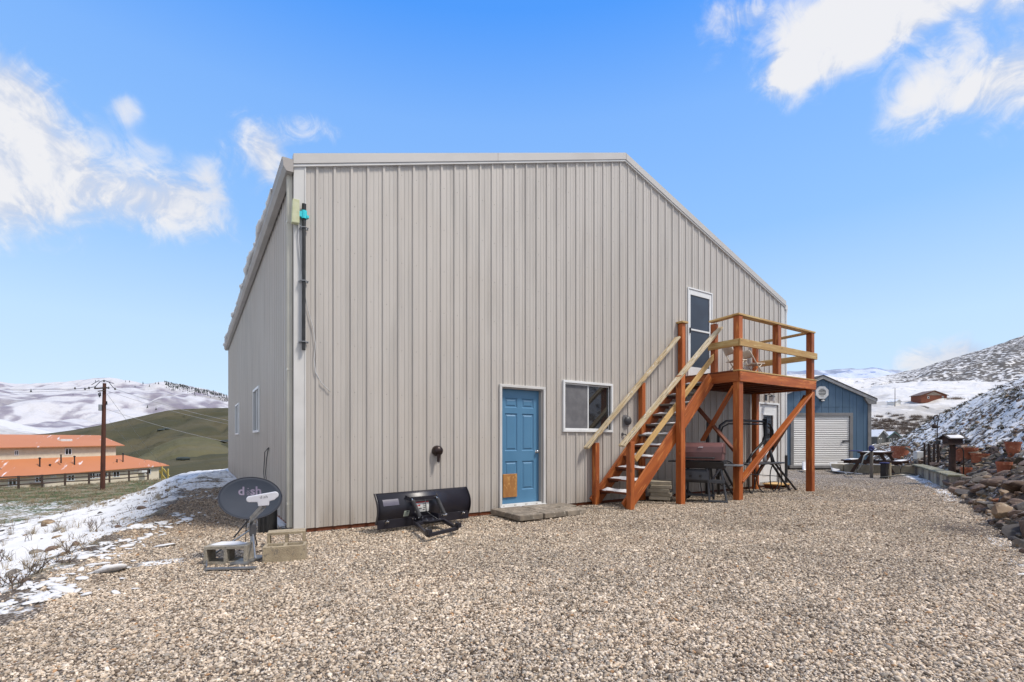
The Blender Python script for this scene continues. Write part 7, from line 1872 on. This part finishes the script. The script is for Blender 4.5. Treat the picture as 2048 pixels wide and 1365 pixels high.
# dark hedge clumps near the brown house
for i, (px, py, n_, wd, lab) in enumerate(((1912, 800, 46, 22, 'dark shrub patch right of the brown house'), (1833, 803, 14, 5, 'small bare tree at the left corner of the brown house'), (1832, 836, 22, 11, 'bare brush clump alone on the lower snowy meadow'))):
    mb = MB(); r = random.Random(70 + i); q, d = right_at(px, py); k = d / F
    for _ in range(n_ * 5):
        x = r.gauss(0, wd / 2.4) * k; p0_ = q + CR * x + CF * r.uniform(-2, 2); hh = r.uniform(.6, 2.2) * (2.2 if i == 1 else 1)
        mb.add([p0_ - CR * .12 - UP * .3, p0_ + CR * .12 - UP * .3, p0_ + CR * r.uniform(-.9, .9) + UP * hh + CF * r.uniform(-.5, .5)], [(0, 1, 2)])
    o = mb.build('shrub', MT['brush']); tag(o, lab, 'shrub')

for i, (px, py, wd, lab) in enumerate(((322, 861, 5, 'left dark bush of the pair in the middle of the green hill'), (332, 861, 5, 'right dark bush of the pair in the middle of the green hill'), (336, 917, 11, 'dark bush patch low on the green hill above the yellow porch'), (368, 921, 9, 'dark bush patch at the foot of the green hill near the snowy bank'), (345, 906, 3, 'tiny dark bush between the two patches on the green hill'), (452, 885, 7, 'dark scrub on the green hill beside the barn wall'))):
    q, d = green_at(px, py); k = d / F; mb = MB(); r = random.Random(170 + i)
    for _ in range(14):
        mb.sphere(q + CR * r.uniform(-wd, wd) * k * .8 + CF * r.uniform(-1.5, 1.5) + UP * .2, r.uniform(.5, .9) * (1 if wd > 4 else .6), 7, 5, (1.3, 1.3, .8))
    o = mb.build('shrub', MT['pinetree']); tag(o, lab, 'shrub')

# ---------------------------------------------------------------- pines on the snowy ridge
def cone_tree(q, h, rad_, seed):
    r = random.Random(seed); mb = MB(); n_ = 7; lay = 5
    for L_ in range(lay):
        z0 = h * (.12 + .17 * L_); z1 = z0 + h * .30; rr = rad_ * (1 - .17 * L_)
        b = len(mb.v)
        for k in range(n_):
            a = 2 * math.pi * k / n_ + r.uniform(-.2, .2); q_ = rr * r.uniform(.65, 1.15); mb.v.append((q.x + q_ * math.cos(a), q.y + q_ * math.sin(a), q.z + z0 + r.uniform(-.03, .03) * h))
        mb.v.append((q.x, q.y, q.z + z1)); mb.v.append((q.x, q.y, q.z + z0 + .1 * h))
        for k in range(n_): mb.f.append((b + k, b + (k + 1) % n_, b + n_)); mb.f.append((b + k, b + (k + 1) % n_, b + n_ + 1))
    return mb
singles = [(62, 785, 7), (146, 791, 3), (191, 764, 4), (198, 763, 3.5), (251, 765, 3.5), (259, 766, 4), (270, 775, 4), (286, 769, 5.5), (299, 775, 5), (311, 770, 4), (346, 782, 5.5), (295, 817, 6), (312, 822, 6), (317, 769, 5), (338, 776, 4), (329, 765, 4)]
for i, (px, py, hp) in enumerate(singles):
    q, d = snow_at(px, py); h = hp * d / F
    o = cone_tree(q - UP * 1, h, h * .26, i).build('pine_tree', MT['pinetree']); lb = {0: 'lone dark pine high on the left part of the snowy mountain', 11: 'left pine of the pair low on the snowy mountain by the green hill', 12: 'right pine of the pair low on the snowy mountain by the green hill'}.get(i, ('small dark pine on the snowy ridge, ' + ('', 'far left, between the lone pine and the pole', 'just left of the pole top', 'touching the pole top', '', 'first clear of the pole on its right', '', 'in the dip right of the pole', 'below the ridge line right of the pole', 'at the foot of the dark knob', 'below the forest edge')[i] if i in (1, 2, 3, 5, 7, 8, 9, 10) else ('small dark pine standing beside another right of the pole top' if i in (4, 6) else 'small dark pine at the edge of the ridge forest')))
    tag(o, lb, 'tree', 'scattered pines on the snowy ridge' if i not in (0, 11, 12) else None)
mb = MB(); r = random.Random(99)
for i in range(620):
    px = r.uniform(330, 470); top = float(np.interp(px, [330, 350, 375, 400, 430, 460, 480], [763, 768, 773, 778, 784, 793, 796])); py = top + abs(r.gauss(0, 1)) * 6 + .5
    q, d = snow_at(px, py); h = r.uniform(2.0, 4.2) * d / F
    c = cone_tree(q - UP * 3, h, h * .26, 200 + i); b = len(mb.v); mb.v += c.v; mb.f += [tuple(b + j for j in f) for f in c.f]
o = mb.build('pine_forest', MT['pinetree'], kind='stuff'); tag(o, 'dark pine forest covering the right end of the snowy ridge', 'forest')
